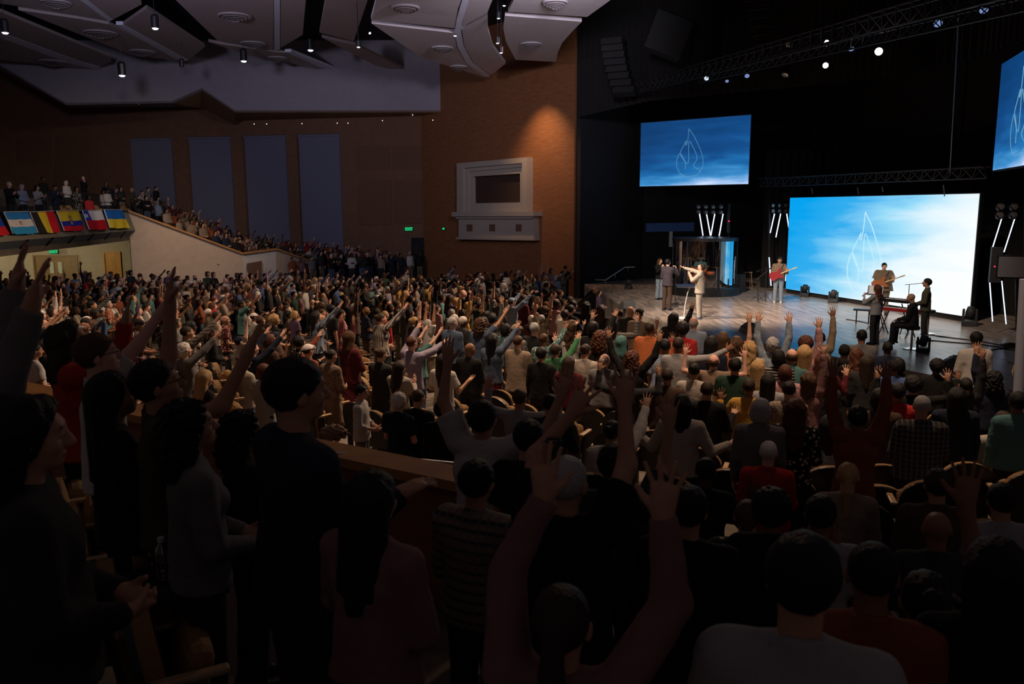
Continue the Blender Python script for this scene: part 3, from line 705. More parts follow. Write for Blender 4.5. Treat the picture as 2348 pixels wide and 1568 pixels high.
def trousers_mesh(p, J, h=.012, kind='trousers', loose=.012, adapt=.0):
    w = p.get('wide', 1.); F = Field((-.42, -.32, 0), (.42, .66 if p.get('sit') else .32, 1.08), h); e = loose
    F.cone((0, 0, 1.0), J['pelvis'] - vec(0, 0, .02), .108 * w + e, .122 * w + e, .04, 1.15)
    if kind == 'skirt':
        z1 = p.get('skirt_end', .45)
        F.cone((0, 0, .95), (0, 0, z1), .135 * w + e, .20 * w + e, .03, 1.1); F.half((0, 0, z1), (0, 0, -1))
        F.ripple(.008, 42, 40, 2, 0)
        return F.mesh('skirt', adapt)
    for s in 'LR':
        F.cone(J['hip' + s], J['knee' + s], .082 * w + e, .060 + e, .02)
        a, k = J['ank' + s], J['knee' + s]; d = unit(a - k)
        F.cone(k, a, .062 + e, p.get('flare', .050) + e, .012, cut=(a + d * .035, d))
    F.ripple(.003, 30, 30, 26, p.get('seed', 0))
    return F.mesh('trousers', adapt)

def shoe_mesh(J, s, h=.009):
    a = J['ank' + s]; F = Field(a - vec(.1, .14, .12), a + vec(.1, .26, .08), h)
    F.cone(a - vec(0, .02, .03), a + vec(0, .135, -.055), .045, .036, .02); F.cone(a, a - vec(0, .01, .05), .046, .046, .01)
    F.cone(a + vec(0, -.045, -.075), a + vec(0, .15, -.075), .04, .043, .005)
    F.half((0, 0, a[2] - .085), (0, 0, -1))
    return F.mesh('shoe')

def hair_mesh(style, h=.007, adapt=.0, seed=0.):
    """built about the centre of the skull, face towards +Y"""
    big = style in ('long', 'wavy', 'afro', 'ponytail', 'curly', 'hood', 'scarf')
    F = Field((-.22, -.26, -.50 if big else -.22), (.22, .20, .22), h)
    k = .012
    hl = lambda: F.half((0, .028, -.002), unit((0, .95, -1)))      # hairline plane
    if style in ('short', 'crop', 'fade', 'quiff'):
        t = {'short': .014, 'crop': .006, 'fade': .009, 'quiff': .016}[style]
        F.ell((0, -.016, .016), (.076 + t, .094 + t, .086 + t), 0)
        if style == 'quiff': F.ell((0, .045, .085), (.05, .045, .03), .03)
        F.ripple(.0035 if t > .008 else .001, 90, 70, 80, seed); hl()
    elif style == 'balding':
        F.ell((0, -.022, -.01), (.083, .094, .080), 0); F.half((0, 0, .035), unit((0, .25, 1))); F.half((0, .01, -.01), unit((0, .95, -1)))
    elif style == 'bob':
        F.ell((0, -.016, .016), (.094, .112, .102), 0); F.ell((0, -.03, -.05), (.104, .095, .10), .03)
        F.ripple(.003, 80, 60, 12, seed); F.half((0, .05, 0), unit((0, 1, -.35)))
    elif style == 'grey_set':
        F.ell((0, -.018, .020), (.094, .112, .104), 0); F.ell((0, -.05, -.03), (.08, .07, .075), .03)
        F.ripple(.007, 60, 60, 60, seed); F.half((0, .045, 0), unit((0, 1, -.6)))
    elif style in ('long', 'wavy'):
        F.ell((0, -.016, .016), (.092, .110, .100), 0)
        F.cone((-.045, -.05, .0), (-.06, -.085, -.34), .062, .052, .03); F.cone((.045, -.05, .0), (.06, -.085, -.34), .062, .052, .03)
        F.cone((0, -.07, 0), (0, -.12, -.40), .07, .045, .03)
        if style == 'wavy': F.ripple(.009, 40, 40, 34, seed)
        F.ripple(.0035, 120, 90, 6, seed); F.half((0, .042, 0), unit((0, 1, -.42)))
    elif style == 'curly':
        F.ell((0, -.02, .01), (.112, .122, .112), 0); F.ell((0, -.06, -.12), (.125, .10, .15), .04)
        F.ripple(.011, 62, 62, 62, seed); F.ripple(.005, 110, 100, 120, seed + 1); F.half((0, .045, 0), unit((0, 1, -.42)))
    elif style == 'afro':
        F.ell((0, -.025, .02), (.115, .125, .12), 0); F.ripple(.006, 80, 80, 80, seed); F.half((0, .045, 0), unit((0, 1, -.6)))
    elif style in ('ponytail', 'bun'):
        F.ell((0, -.016, .014), (.084, .102, .094), 0); F.ripple(.002, 110, 90, 10, seed); hl()
        if style == 'bun':
            F.ell((0, -.115, .045), (.046, .04, .044), .01); F.ripple(.003, 120, 90, 90, seed)
        else: F.cone((0, -.105, .02), (0, -.135, -.10), .03, .036, .012); F.cone((0, -.135, -.10), (0, -.125, -.32), .036, .016, .012)
    elif style == 'cap':
        F.ell((0, -.010, .020), (.088, .106, .092), 0); F.half((0, 0, .022), (0, 0, -1))
        F.cone((-.035, .09, .030), (.035, .09, .030), .045, .045, .006); 
        sl, X, Y, Z = F.window(F.lo - 1, F.lo + F.n * F.h + 1)
        F.a[:] = np.where(np.broadcast_to(Y > .09, F.a.shape), np.maximum(F.a, np.abs(Z - .028 + (Y - .09) * .25) - .006), F.a)
    elif style == 'beanie':
        F.ell((0, -.016, .025), (.092, .108, .104), 0); F.half((0, 0, -.012), unit((0, .5, -1))); F.ripple(.002, 100, 100, 10, 0)
    elif style in ('hood', 'scarf'):
        F.ell((0, -.02, .015), (.102, .118, .110), 0); F.cone((0, -.03, -.05), (0, -.03, -.20), .095, .12, .03, 1.1)
        F.ripple(.004, 40, 40, 30, seed); F.ell((0, .12, -.02), (.062, .10, .085), 0, sub=True)
    return F.mesh({'cap': 'cap', 'beanie': 'beanie', 'scarf': 'headscarf'}.get(style, 'hair'), adapt)
# ------------------------------------------------------------------ LED wall and side screens
LOGO_A = [(.43, 0), (.62, .15), (.80, .35), (.93, .52), (1, .70), (.96, .85), (.80, .97), (.55, 1.0), (.3, .99), (.1, .9), (0, .74), (.03, .6), (.11, .51), (.25, .60), (.33, .72), (.34, .86)]
LOGO_B = [(.43, 0), (.41, .2), (.37, .32), (.32, .33), (.35, .25), (.22, .38), (.13, .5), (.28, .66), (.45, .71), (.45, .27), (.6, .38), (.74, .55), (.76, .66), (.64, .78), (.82, .86), (.9, .9)]
def smooth(pts, n=4):
    out = []
    for i in range(len(pts) - 1):
        p0, p1, p2, p3 = (Vector((*pts[max(0, min(len(pts) - 1, i + k))], 0)) for k in (-1, 0, 1, 2))
        for j in range(n):
            t = j / n; out.append(.5 * ((2 * p1) + (p2 - p0) * t + (2 * p0 - 5 * p1 + 4 * p2 - p3) * t * t + (3 * p1 - p0 - 3 * p2 + p3) * t ** 3))
    out.append(Vector((*pts[-1], 0))); return [(p.x, p.y) for p in out]
def screen(name, TL, TR, BR, BL, m, lm, label, logo, lw=.02, nx=12):
    """TL.. are the corners as one sees them; modules butt together on a frame"""
    o = empty(name, (BL + BR) / 2, 0, label, 'screen')
    n = (TR - TL).cross(BL - TL).normalized(); n = n if n.dot(TL) < 0 else -n
    me = bpy.data.meshes.new('display'); me.from_pydata([BL, BR, TR, TL], [], [(0, 1, 2, 3)]); uv = me.uv_layers.new()
    for i, q in enumerate(((0, 0), (1, 0), (1, 1), (0, 1))): uv.data[i].uv = q
    rel(link('display', me, m), o)
    mb = MB(); e = .04; X = (TR - TL).normalized() * e; Y = (TL - BL).normalized() * e
    mb.poly([p - n * .01 for p in (BL - X - Y, BR + X - Y, TR + X + Y, TL - X + Y)], .14, -n); rel(mb.build('cabinet_frame', M['dkmetal']), o)
    s0, s1, t0, t1 = logo
    mb = MB()
    for L_ in (LOGO_A, LOGO_B):
        P = []
        for a, b in smooth(L_):
            s, t = s0 + (s1 - s0) * a, t0 + (t1 - t0) * b
            P.append(TL.lerp(TR, s).lerp(BL.lerp(BR, s), t) + n * .012)
        mb.tube(P, lw, 4)
    rel(mb.build('glowing_line_emblem', lm), o); return o
def V3(p, z): return Vector((p.x, p.y, z))
screen('led_wall', V3(L0, .40), V3(L1, .40), V3(L1, -3.52), V3(L0, -3.52), M['screen'], M['line'], 'huge LED wall with bright blue and white cloud image at the back of the stage', (.398, .589, .15, .94), .015)
SL0, SL1 = Vector((6.40, 42, 0)), Vector((10.82, 38.5, 0))
screen('side_screen', V3(SL0, 4.12), V3(SL1, 4.12), V3(SL1, 1.06), V3(SL0, 1.06), M['sidescreen'], M['linedim'], 'hanging side screen with dim blue sky image at left of the stage', (.355, .60, .14, .86), .010)
SR0 = Vector((14.24, 25, 0)); SR1 = SR0 - Vector((math.sin(R(17.1)), math.cos(R(17.1)), 0)) * 5.6
screen('side_screen', V3(SR0, 4.07), V3(SR1, 4.07), V3(SR1, 1.05), V3(SR0, 1.05), M['sidescreen'], M['linedim'], 'hanging side screen cut off at the upper right corner', (.30, .6, .14, .9), .010)
LN = Vector((-.963, -.269, 0))
MB().poly([V3(L0, -3.52) - LN * .05, V3(L1, -3.52) - LN * .05, V3(L1, -3.7) - LN * .05, V3(L0, -3.7) - LN * .05], .2, -LN).build('led_wall_plinth', M['black'])
tag(bpy.data.objects['led_wall_plinth'], 'low black plinth under the bright LED wall', 'plinth')
def blackcurtain(name, path, ztop, zbots, label, amp=.12, fold=.35):
    vs_, fs = [], []; tot = 0; pts_ = []
    for i in range(len(path) - 1):
        a, b = Vector((*path[i], 0)), Vector((*path[i + 1], 0)); L_ = (b - a).length; n = Vector((-(b - a).y, (b - a).x, 0)).normalized(); k = max(2, int(L_ / (fold / 4)))
        for j in range(k):
            t = j / k; pts_.append((a.lerp(b, t) + n * amp * math.sin((tot + L_ * t) / fold * 2 * PI), zbots[i] + (zbots[i + 1] - zbots[i]) * t))
        tot += L_
    for p, z in pts_: vs_ += [(p.x, p.y, z), (p.x, p.y, ztop)]
    fs = [(2 * i, 2 * i + 2, 2 * i + 3, 2 * i + 1) for i in range(len(pts_) - 1)]
    me = bpy.data.meshes.new(name); me.from_pydata(vs_, [], fs); me.polygons.foreach_set('use_smooth', [True] * len(fs))
    return tag(link(name, me, M['curtain']), label, 'curtain')
M['curtain'] = mat('pleated_velvet', (.008, .0075, .008), .95)
def zb(x, y, v): 
    u = 1174 + 1900 * x / y; return aty(u, v, y).z
pa = [(3.2, 40.4), (6.0, 37.5), (9.6, 33.2), (11.8, 27.5), (12.4, 22.5), (11.6, 17.8)]
blackcurtain('stage_valance', pa, 11.5, [zb(*pa[0], 268), zb(*pa[1], 232), zb(*pa[2], 208), zb(*pa[3], 178), zb(*pa[4], 128), zb(*pa[5], 40)], 'black pleated curtain valance hanging across the top of the stage')
# drape masking behind the LED wall
blackcurtain('back_drape', [(11.6, 38.6), (14.6, 37.6), (16.8, 30.5), (17.6, 24.8)], 2.6, [-3.7] * 4, 'black pleated drape behind the bright LED wall')
# beam with blue light put into its colour, and opening left of the drum booth
a, b = aty(1482, 512, 41.5), aty(1592, 510, 41.5)
MB().poly([a, b, b - Vector((0, 0, .42)), a - Vector((0, 0, .42))], .3, (0, 1, 0)).build('trim_4', M['bluewall'])['kind'] = 'structure'
MB().box(aty(1538, 546, 41.6), (.16, .1, .85)).build('trim_5', M['plasterwhite'])['kind'] = 'structure'

# ------------------------------------------------------------------ trusses
def truss(name, A, B, h, label, cat='truss', step=.5, parent=None, r=.025, tri=True):
    t = empty(name, (A + B) / 2, 0, label, cat); d = (B - A).normalized(); side = d.cross(Vector((0, 0, 1))).normalized() * h * .5; up = Vector((0, 0, h))
    for o in ((Vector(), side * 0), (up, -side), (up, side)):
        rel(MB().tube([A + o[0] + o[1], B + o[0] + o[1]], r, 6).build('chord', M['truss']), t)
    n = max(2, int((B - A).length / step)); mb = MB()
    for i in range(n):
        p, q = A.lerp(B, i / n), A.lerp(B, (i + .5) / n)
        for s in (-side, side): mb.tube([p, q + up + s], r * .6, 5); mb.tube([q + up + s, A.lerp(B, (i + 1) / n)], r * .6, 5)
    o = rel(mb.build('lattice', M['truss']), t); o['kind'] = 'stuff'; return t
truss('screen_truss', aty(1742, 428, 36.4), aty(2262, 408, 26.0), .34, 'grey lattice truss spanning just above the bright LED wall')
T0, T1 = aty(1462, 214, 37), aty(2370, -22, 17.5)
truss('lighting_truss', T0, T1, .42, 'long dark lighting truss carrying lit stage lamps at upper right')
T2, T3 = aty(1600, 190, 34), aty(2360, 22, 18.5)
truss('lighting_truss', T2, T3, .30, 'lower dark lighting truss hung with blue LED lamps at upper right')
for i, (u, v0, v1, y) in enumerate([(1861, 432, 445, 33.5), (1966, 430, 446, 31), (2022, 428, 440, 30), (2163, 424, 450, 27.5)]):
    tag(MB().tube([aty(u, v0, y), aty(u + 3, v1, y)], .02, 6).build('hanging_strap', M['metal']), '%s silver strap hanging from the lattice truss over the LED wall' % ('leftmost', 'second', 'third', 'rightmost')[i], 'strap', 'silver straps under the screen truss')
tag(MB().tube([aty(2198, 40, 21), aty(2178, 398, 27.2)], .02, 6).build('chain_hoist_cable', M['dkmetal']), 'black hoist cable with chain bag dropping to the screen truss', 'cable')
for i, v in enumerate((1862, 1908, 1950)): pass
def lamp(u, v, y, on, aim, label, s=1., g='glow', grp='lamps on the lighting trusses'):
    p = aty(u, v, y); d = (Vector(aim) - p).normalized(); q = d.to_track_quat('Z', 'Y').to_matrix().to_4x4(); Mx = Matrix.Translation(p) @ q
    o = empty('stage_lamp', p, 0, label, 'lamp', grp)
    b = MB().lathe([(.07 * s, -.34 * s), (.10 * s, -.30 * s), (.10 * s, -.02), (.115 * s, 0)], seg=14).build('housing', M['dkmetal'], smooth=False); b.matrix_world = Mx; rel(b, o)
    l = MB().lathe([(.0, .02), (.06 * s, .016), (.095 * s, .004)], seg=14).build('lens', M[g] if on else M['blinder']); l.matrix_world = Mx; rel(l, o)
    y_ = MB().tube([p + Vector((.11 * s, 0, 0)) - d * .15, p + Vector((.11 * s, 0, .28 * s)) - d * .15, p + Vector((-.11 * s, 0, .28 * s)) - d * .15, p + Vector((-.11 * s, 0, 0)) - d * .15], .012, 5).build('yoke', M['dkmetal']); rel(y_, o)
    rel(MB().tube([p - d * .15 + Vector((0, 0, .28 * s)), p - d * .15 + Vector((0, 0, .28 * s + .3))], .015, 5).build('hook_clamp', M['dkmetal']), o)
for a in [(1895, 99, 28, 1, (2, 8, -1), 'bright white spotlight uppermost on the lighting truss', 1.0), (2015, 118, 24.5, 1, (0, 2, -1), 'brightest white spotlight hanging at right of the truss', 1.1), (1893, 150, 27.5, 1, (1, 6, -1), 'bright white spotlight hanging below the truss', .9),
          (1620, 180, 33.5, 1, (2, 20, -4), 'angled spotlight with blue-white lens at left part of truss', .9, 'glowblue'), (1800, 172, 30, 0, (4, 25, -8), 'unlit grey spotlight tilted down from the truss', 1.2), (1807, 103, 30, 0, (6, 15, -1), 'dim upright spotlight above the tilted grey one', .8),
          (1667, 186, 33, 1, (6, 20, -8), 'faint blue wash lamp leftmost under the truss', .7, 'glowpar'), (1713, 174, 32, 1, (6, 20, -6), 'violet-white wash lamp between two dark spotlights', .9, 'glowpar'), (1952, 112, 26, 1, (9, 15, -8), 'blue LED wash lamp above the brightest spotlight', .9, 'glowpar'),
          (2151, 54, 22, 1, (8, 10, -8), 'blue LED wash lamp high up right on the truss', 1.1, 'glowpar'), (2256, 23, 20, 1, (8, 8, -8), 'blue LED wash lamp nearest the top right corner', 1., 'glowpar')]:
    if len(a) < 8: a = a + ('glow',)
    if a[7] == 'glowpar' and 'glowpar' not in M: M['glowpar'] = mat('par_glow', (0, 0, 0), emit=(.35, .5, 1), es=.5)
    lamp(*a)
# line array loudspeakers
M['hungblack'] = mat('hung_speaker_black', (.007, .007, .0075), .7)
def line_array(u0, v0, u1, v1, y, n, label):
    o = empty('line_array_speaker', aty(u0, v0, y), 0, label, 'loudspeaker')
    for i in range(n):
        t = i / (n - 1); p = aty(u0 + (u1 - u0) * t ** 1.6, v0 + (v1 - v0) * t, y)
        b = MB().box(p, (.95, .5, .27), R(-25), Matrix.Rotation(R(-25), 3, 'Z') @ Matrix.Rotation(R(-18 * t), 3, 'X'), .02).build('speaker_cabinet', M['hungblack']); rel(b, o)
line_array(1738, -20, 1772, 118, 33, 8, 'curved black line array loudspeaker hung over the stage near truss')
line_array(1405, 95, 1432, 210, 37, 8, 'curved black line array loudspeaker beside the black stage-left wall')
o = empty('hung_subwoofer', aty(1530, 82, 34), 0, 'square black hung loudspeaker tilted in darkness above the stage', 'loudspeaker')
rel(MB().box(aty(1530, 82, 34), (1.5, .8, 1.5), 0, Matrix.Rotation(R(20), 3, 'Y'), .04).build('speaker_cabinet', M['hungblack']), o)
# ------------------------------------------------------------------ light towers: blinder pairs over glowing tubes
def tower(cols, y, label, post, tubes):
    o = empty('light_tower', aty(post[0], post[2], y), 0, label, 'light tower')
    for (u, v) in cols:
        p = aty(u, v, y)
        b = MB().lathe([(.12, 0), (.12, .09), (.09, .12)], p, 14, M=Matrix.Rotation(R(90), 3, 'X')).build('blinder_lamp', M['dkmetal']); rel(b, o)
        l = MB().lathe([(0, .125), (.055, .125), (.088, .118)], p, 12, M=Matrix.Rotation(R(90), 3, 'X')).build('blinder_lens', M['blinder'], b)
    for (u0, v0, u1, v1) in tubes:
        rel(MB().tube([aty(u0, v0, y), aty(u1, v1, y)], .019 * y / 30, 8).build('glowing_tube', M['tube']), o)
    rel(MB().tube([aty(post[0], post[1], y + .1), aty(post[0], post[2], y + .1)], .045, 8).build('mast', M['dkmetal']), o)
    cs = sorted({v for _, v in cols}); us = [u for u, _ in cols]
    for v in cs: rel(MB().tube([aty(min(us) - 6, v, y + .1), aty(max(us) + 6, v, y + .1)], .025, 6).build('cross_bar', M['dkmetal']), o)
    return o
tower([(1600, 474), (1617, 474), (1634, 474), (1652, 474), (1600, 485), (1617, 486), (1634, 486), (1652, 486)], 38.2, 'light tower of four slanted white tubes behind the drum booth roof', (1671, 480, 560), [(1604, 490, 1612, 540), (1620, 490, 1629, 540), (1639, 490, 1630, 540), (1658, 490, 1649, 541)])
tower([(1771, 471), (1786, 471), (1800, 471), (1771, 483), (1786, 483), (1800, 483)], 37.0, 'light tower with slanted glowing tubes at left edge of the LED wall', (1764, 470, 660), [(1776, 490, 1766, 534), (1790, 490, 1779, 544), (1804, 490, 1810, 531), (1763.5, 590, 1768, 655), (1806, 601, 1801, 644)])
tower([(2292, 474), (2323, 474), (2290, 493), (2321, 493)], 24.0, 'light tower with long slanted tubes right of the LED wall', (2352, 470, 760), [(2297, 500, 2273, 577), (2327, 500, 2302, 578), (2269, 642, 2276, 737), (2297, 644, 2307, 743), (2340, 734, 2336, 746)])
tag(MB().box(aty(2283, 607, 23.6), (.28, .2, 1.0), R(-20)).build('power_rack', M['grille']), 'narrow black rack with small lights between the right tower tubes', 'rack')
MB().box(aty(2281, 611, 23.3), (.03, .02, .03)).build('red_indicator', M['red'], bpy.data.objects['power_rack']).matrix_parent_inverse = Matrix()
tag(MB().box(aty(1671, 500, 38), (.10, .1, 1.3)).build('dimmer_strip', M['grille']), 'thin black strip with red light right of the drum booth tower', 'rack')
MB().box(aty(1671.5, 507, 37.9), (.05, .02, .05)).build('red_indicator', M['red'], bpy.data.objects['dimmer_strip'])
tv = empty('floor_monitor_tv', aty(2325, 612, 22), 0, 'grey reflective flat monitor on black frame at right edge behind tubes', 'monitor')
rel(MB().box(aty(2330, 612, 22), (.92, .06, .62), R(-30)).build('bezel', M['dkmetal']), tv)
rel(MB().box(aty(2330, 612, 22) - Vector((.02, .05, 0)), (.84, .02, .54), R(-30)).build('screen_face', M['mirror']), tv)
rel(MB().tube([aty(2331, 640, 22.1), aty(2331, 760, 22.1)], .03, 8).build('stand_pole', M['dkmetal']), tv)

# ------------------------------------------------------------------ drum booth
DC = aty(1613, 668, 36.0); DC.z = STAGE_Z
r_ = 1.42
tag(MB().lathe([(0, 0), (1.52, 0), (1.52, .34), (0, .34)], DC, 48).build('drum_riser', M['blackgloss']), 'round glossy black riser under the drum booth', 'riser')
bo = empty('drum_booth', DC + Vector((0, 0, .34)), 0, 'round clear acrylic drum booth with flat black roof around the green-shirted drummer', 'drum booth')
rel(MB().lathe([(0, 0), (1.40, 0), (1.40, .13), (0, .13)], DC + Vector((0, 0, 2.30)), 48).build('roof', M['blackgloss']), bo)
for k in range(9):
    a0 = R(165 + k * 24); mb = MB().lathe([(1.34, .36), (1.34, 2.3)], DC, 5, a0, a0 + R(23.4)); rel(mb.build('acrylic_panel', M['glass'], smooth=True), bo)
for a0 in (165, 225, 285, 345, 20, 60, 110):
    p = DC + Vector((math.cos(R(a0)) * 1.35, math.sin(R(a0)) * 1.35, 0)); rel(MB().tube([p + Vector((0, 0, .34)), p + Vector((0, 0, 2.3))], .025, 6).build('upright', M['dkmetal']), bo)
rel(MB().lathe([(1.36, .36), (1.36, 2.3)], DC, 12, R(20), R(150)).build('rear_absorber', M['black']), bo)
kit = empty('drum_kit', DC + Vector((-.3, -.1, .34)), 0, 'orange drum kit with bass drum inside the clear booth', 'drum kit')
kz = DC + Vector((0, 0, .34)); KF = Vector((-.75, -.66, 0)); KS = Vector((.66, -.75, 0))
def drum(c, r, h, ax, m='drum', nm='drum_shell'):
    q = Vector(ax).normalized().to_track_quat('Z', 'Y').to_matrix(); s = rel(MB().lathe([(r, 0), (r, h)], c, 24, M=q).build(nm, M[m], smooth=True), kit)
    for z in (0, h):
        MB().lathe([(0, z), (r * .97, z)], c, 24, M=q).build('drum_head', M['drumhead'] if z else M['black'], s).matrix_parent_inverse = s.matrix_parent_inverse
        MB().lathe([(r * 1.0, z - .015), (r * 1.03, z - .015), (r * 1.03, z + .02), (r, z + .02)], c, 24, M=q).build('hoop', M['chrome'], s).matrix_parent_inverse = s.matrix_parent_inverse
drum(kz + KF * .55 + Vector((0, 0, .28)), .28, -.40, KF, nm='bass_drum')
drum(kz + KF * .42 - KS * .22 + Vector((0, 0, .62)), .15, .2, (0, -.2, 1), nm='rack_tom'); drum(kz + KF * .42 + KS * .22 + Vector((0, 0, .62)), .16, .22, (0, -.2, 1), nm='rack_tom')
drum(kz + KF * .1 - KS * .62 + Vector((0, 0, .2)), .2, .42, (0, 0, 1), nm='floor_tom'); drum(kz + KF * .15 + KS * .45 + Vector((0, 0, .52)), .17, .14, (0, 0, 1), nm='snare_drum')
def stand(parent, p, h, r=.012, spread=.28, m='metal', nm='tripod_stand'):
    mb = MB().tube([p, p + Vector((0, 0, h))], r, 6)
    for k in range(3):
        a = k * 2.094 + .4; mb.tube([p + Vector((0, 0, .32)), p + Vector((math.cos(a) * spread, math.sin(a) * spread, .012))], r * .8, 5)
    o = mb.build(nm, M[m]); return rel(o, parent) if parent else o
for i, (f, s, h) in enumerate([(.35, -.75, 1.15), (.75, -.3, 1.25), (.75, .35, 1.25), (.3, .85, .85), (-.2, -.85, 1.1)]):
    p = kz + KF * f + KS * s; stand(kit, p, h)
    c = MB().lathe([(0, .02), (.06, .015), (.22, -.01), (.225, -.012)], p + Vector((0, 0, h)), 24, M=Matrix.Rotation(R(14), 3, KF.cross(Vector((0, 0, 1))))).build('cymbal', M['cymbal'], smooth=True); rel(c, kit)
# microphone stands, lectern stand, music stand
def micstand(p, h, boom, label):
    o = empty('microphone_stand', p, 0, label, 'microphone stand'); stand(o, p, h, .011, .28, 'dkmetal', 'pole_and_base'); q = p + Vector((0, 0, h)); e = q + Vector(boom)
    rel(MB().tube([q - Vector(boom) * .3, e], .009, 6).build('boom_arm', M['dkmetal']), o); rel(MB().tube([e, e + Vector(boom).normalized() * .14], .016, 8, .024).build('microphone', M['dkmetal']), o); return o
def onstage(u, v): return atz(u, v, STAGE_Z)
p = onstage(1568, 729)
ms = empty('lyric_stand', p, 0, 'white slim curved stand with flat tray before the cream-jacketed singer', 'stand')
rel(MB().lathe([(0, .03), (.17, .03), (.19, 0), (0, 0)], p, 20).build('base', M['white']), ms)
rel(MB().tube([p + Vector((0, 0, .02)), p + Vector((.03, 0, .45)), p + Vector((.10, 0, .85)), p + Vector((.17, 0, 1.05))], .016, 8).build('curved_pole', M['white']), ms)
rel(MB().box(p + Vector((.02, 0, 1.10)), (.62, .34, .02), 0, Matrix.Rotation(R(12), 3, 'X')).build('tray', M['metal']), ms)
p = onstage(1548, 690); o = micstand(p, 1.35, (.03, .0, .12), 'grey microphone stand between the purple-jacketed and cream-jacketed singers')
micstand(onstage(1737, 692), .95, (.32, -.1, .3), 'low black microphone stand left of the guitarist by the tubes'); micstand(onstage(1754, 692), 1.35, (-.25, 0, -.1), 'tall black microphone stand nearest the patterned-shirt guitarist')
micstand(onstage(2078, 752) , 1.35, (.38, -.12, .05), 'black boom microphone stand in front of the man standing by keyboards')
# keyboards
def keyboard(c, L_, rz, z, m, label, slope=0.):
    o = empty('keyboard', Vector((c.x, c.y, z)), rz, label, 'keyboard')
    b = MB().box((0, 0, 0), (L_, .34, .09), 0, None, .012).build('body', M[m], o); MB().box((0, .07, .048), (L_ * .93, .16, .008)).build('control_panel', M['panelgrey'], o)
    nk = 36; mb = MB()
    for i in range(nk): mb.box((-L_ * .44 + (i + .5) * L_ * .88 / nk, -.085, .05), (L_ * .88 / nk * .9, .14, .02))
    k = mb.build('white_keys', M['white'], o); mb = MB()
    for i in range(nk - 1):
        if i % 7 not in (2, 6): mb.box((-L_ * .44 + (i + 1) * L_ * .88 / nk, -.06, .066), (L_ * .88 / nk * .5, .09, .02))
    mb.build('black_keys', M['black'], o); return o
M['panelgrey'] = mat('panel_grey', (.10, .11, .13), .4)
KC = onstage(2058, 775); kr = R(-58)
keyboard(KC + Vector((.05, .2, 0)), 1.30, kr, STAGE_Z + .80, 'pianored', 'red stage piano played by the seated bald keyboardist')
keyboard(KC + Vector((-.10, .75, 0)) + Vector((.35, .2, 0)), 1.05, kr, STAGE_Z + .98, 'dkmetal', 'dark synthesizer above and behind the red stage piano')
ks = empty('keyboard_stand', KC, 0, 'black crossed-leg stand carrying the red stage piano', 'stand')
for s in (-.42, .42):
    q = Matrix.Rotation(kr, 3, 'Z'); 
    for a, b in ((-.22, .25), (.25, -.22)): rel(MB().tube([KC + Vector((.05, .2, 0)) + q @ Vector((s, a, .02)), KC + Vector((.05, .2, 0)) + q @ Vector((s, b, .75))], .016, 6).build('leg', M['dkmetal']), ks)
ks = empty('keyboard_stand', KC + Vector((.25, .95, 0)), 0, 'black stand under the dark synthesizer', 'stand')
for s in (-.4, .4):
    for a, b in ((-.2, .22), (.22, -.2)): rel(MB().tube([KC + Vector((.25, .95, 0)) + q @ Vector((s, a, .02)), KC + Vector((.25, .95, 0)) + q @ Vector((s, b, .93))], .016, 6).build('leg', M['dkmetal']), ks)
p = KC + Vector((-.35, .85, 0)); mu = empty('music_stand', p, 0, 'music stand with a white sheet beside the long-haired singer', 'stand'); stand(mu, p, 1.15, .012, .25, 'dkmetal', 'pole_and_base')
rel(MB().box(p + Vector((0, 0, 1.28)), (.42, .02, .30), 0, Matrix.Rotation(R(-30), 3, 'Z') @ Matrix.Rotation(R(-25), 3, 'X')).build('desk', M['dkmetal']), mu)
tag(MB().box(p + Vector((-.01, -.035, 1.30)), (.34, .004, .25), 0, Matrix.Rotation(R(-30), 3, 'Z') @ Matrix.Rotation(R(-25), 3, 'X')).build('sheet_of_paper', M['paper']), 'white sheet of paper on the music stand by the keyboards', 'paper')
def stool(p, h, label):
    o = empty('bar_stool', p, 0, label, 'stool'); rel(MB().lathe([(0, .02), (.20, .015), (.22, 0), (0, 0)], p, 24).build('base', M['chrome'], smooth=False), o)
    rel(MB().tube([p, p + Vector((0, 0, h))], .03, 10).build('pole', M['chrome']), o); rel(MB().lathe([(0, 0), (.17, 0), (.19, .04), (.17, .09), (0, .09)], p + Vector((0, 0, h - .04)), 24).build('seat', M['blackgloss'], smooth=True), o); return o
ST1 = onstage(2089, 800); ST2 = onstage(2124, 768)
stool(ST1, .56, 'chrome pedestal stool under the seated keyboardist'); stool(ST2 + Vector((.15, .25, 0)), .66, 'chrome stool behind the standing man in the olive jacket')
tag(MB().box(onstage(1700, 672) + Vector((0, .5, .4)), (.5, .4, .8)).build('equipment_case', M['blackgloss']), 'black equipment case in the dark right of the drum riser', 'case')
stl = empty('wooden_stool', onstage(1727, 664) + Vector((0, 1.0, 0)), 0, 'tall plain wooden stool in the dark left of the guitarist', 'stool'); q_ = stl.location
rel(MB().box(q_ + Vector((0, 0, .72)), (.34, .34, .04)).build('seat', M['armwood']), stl)
for sx in (-1, 1):
    for sy in (-1, 1): rel(MB().tube([q_ + Vector((.13 * sx, .13 * sy, .7)), q_ + Vector((.19 * sx, .19 * sy, 0))], .016, 6).build('leg', M['armwood']), stl)
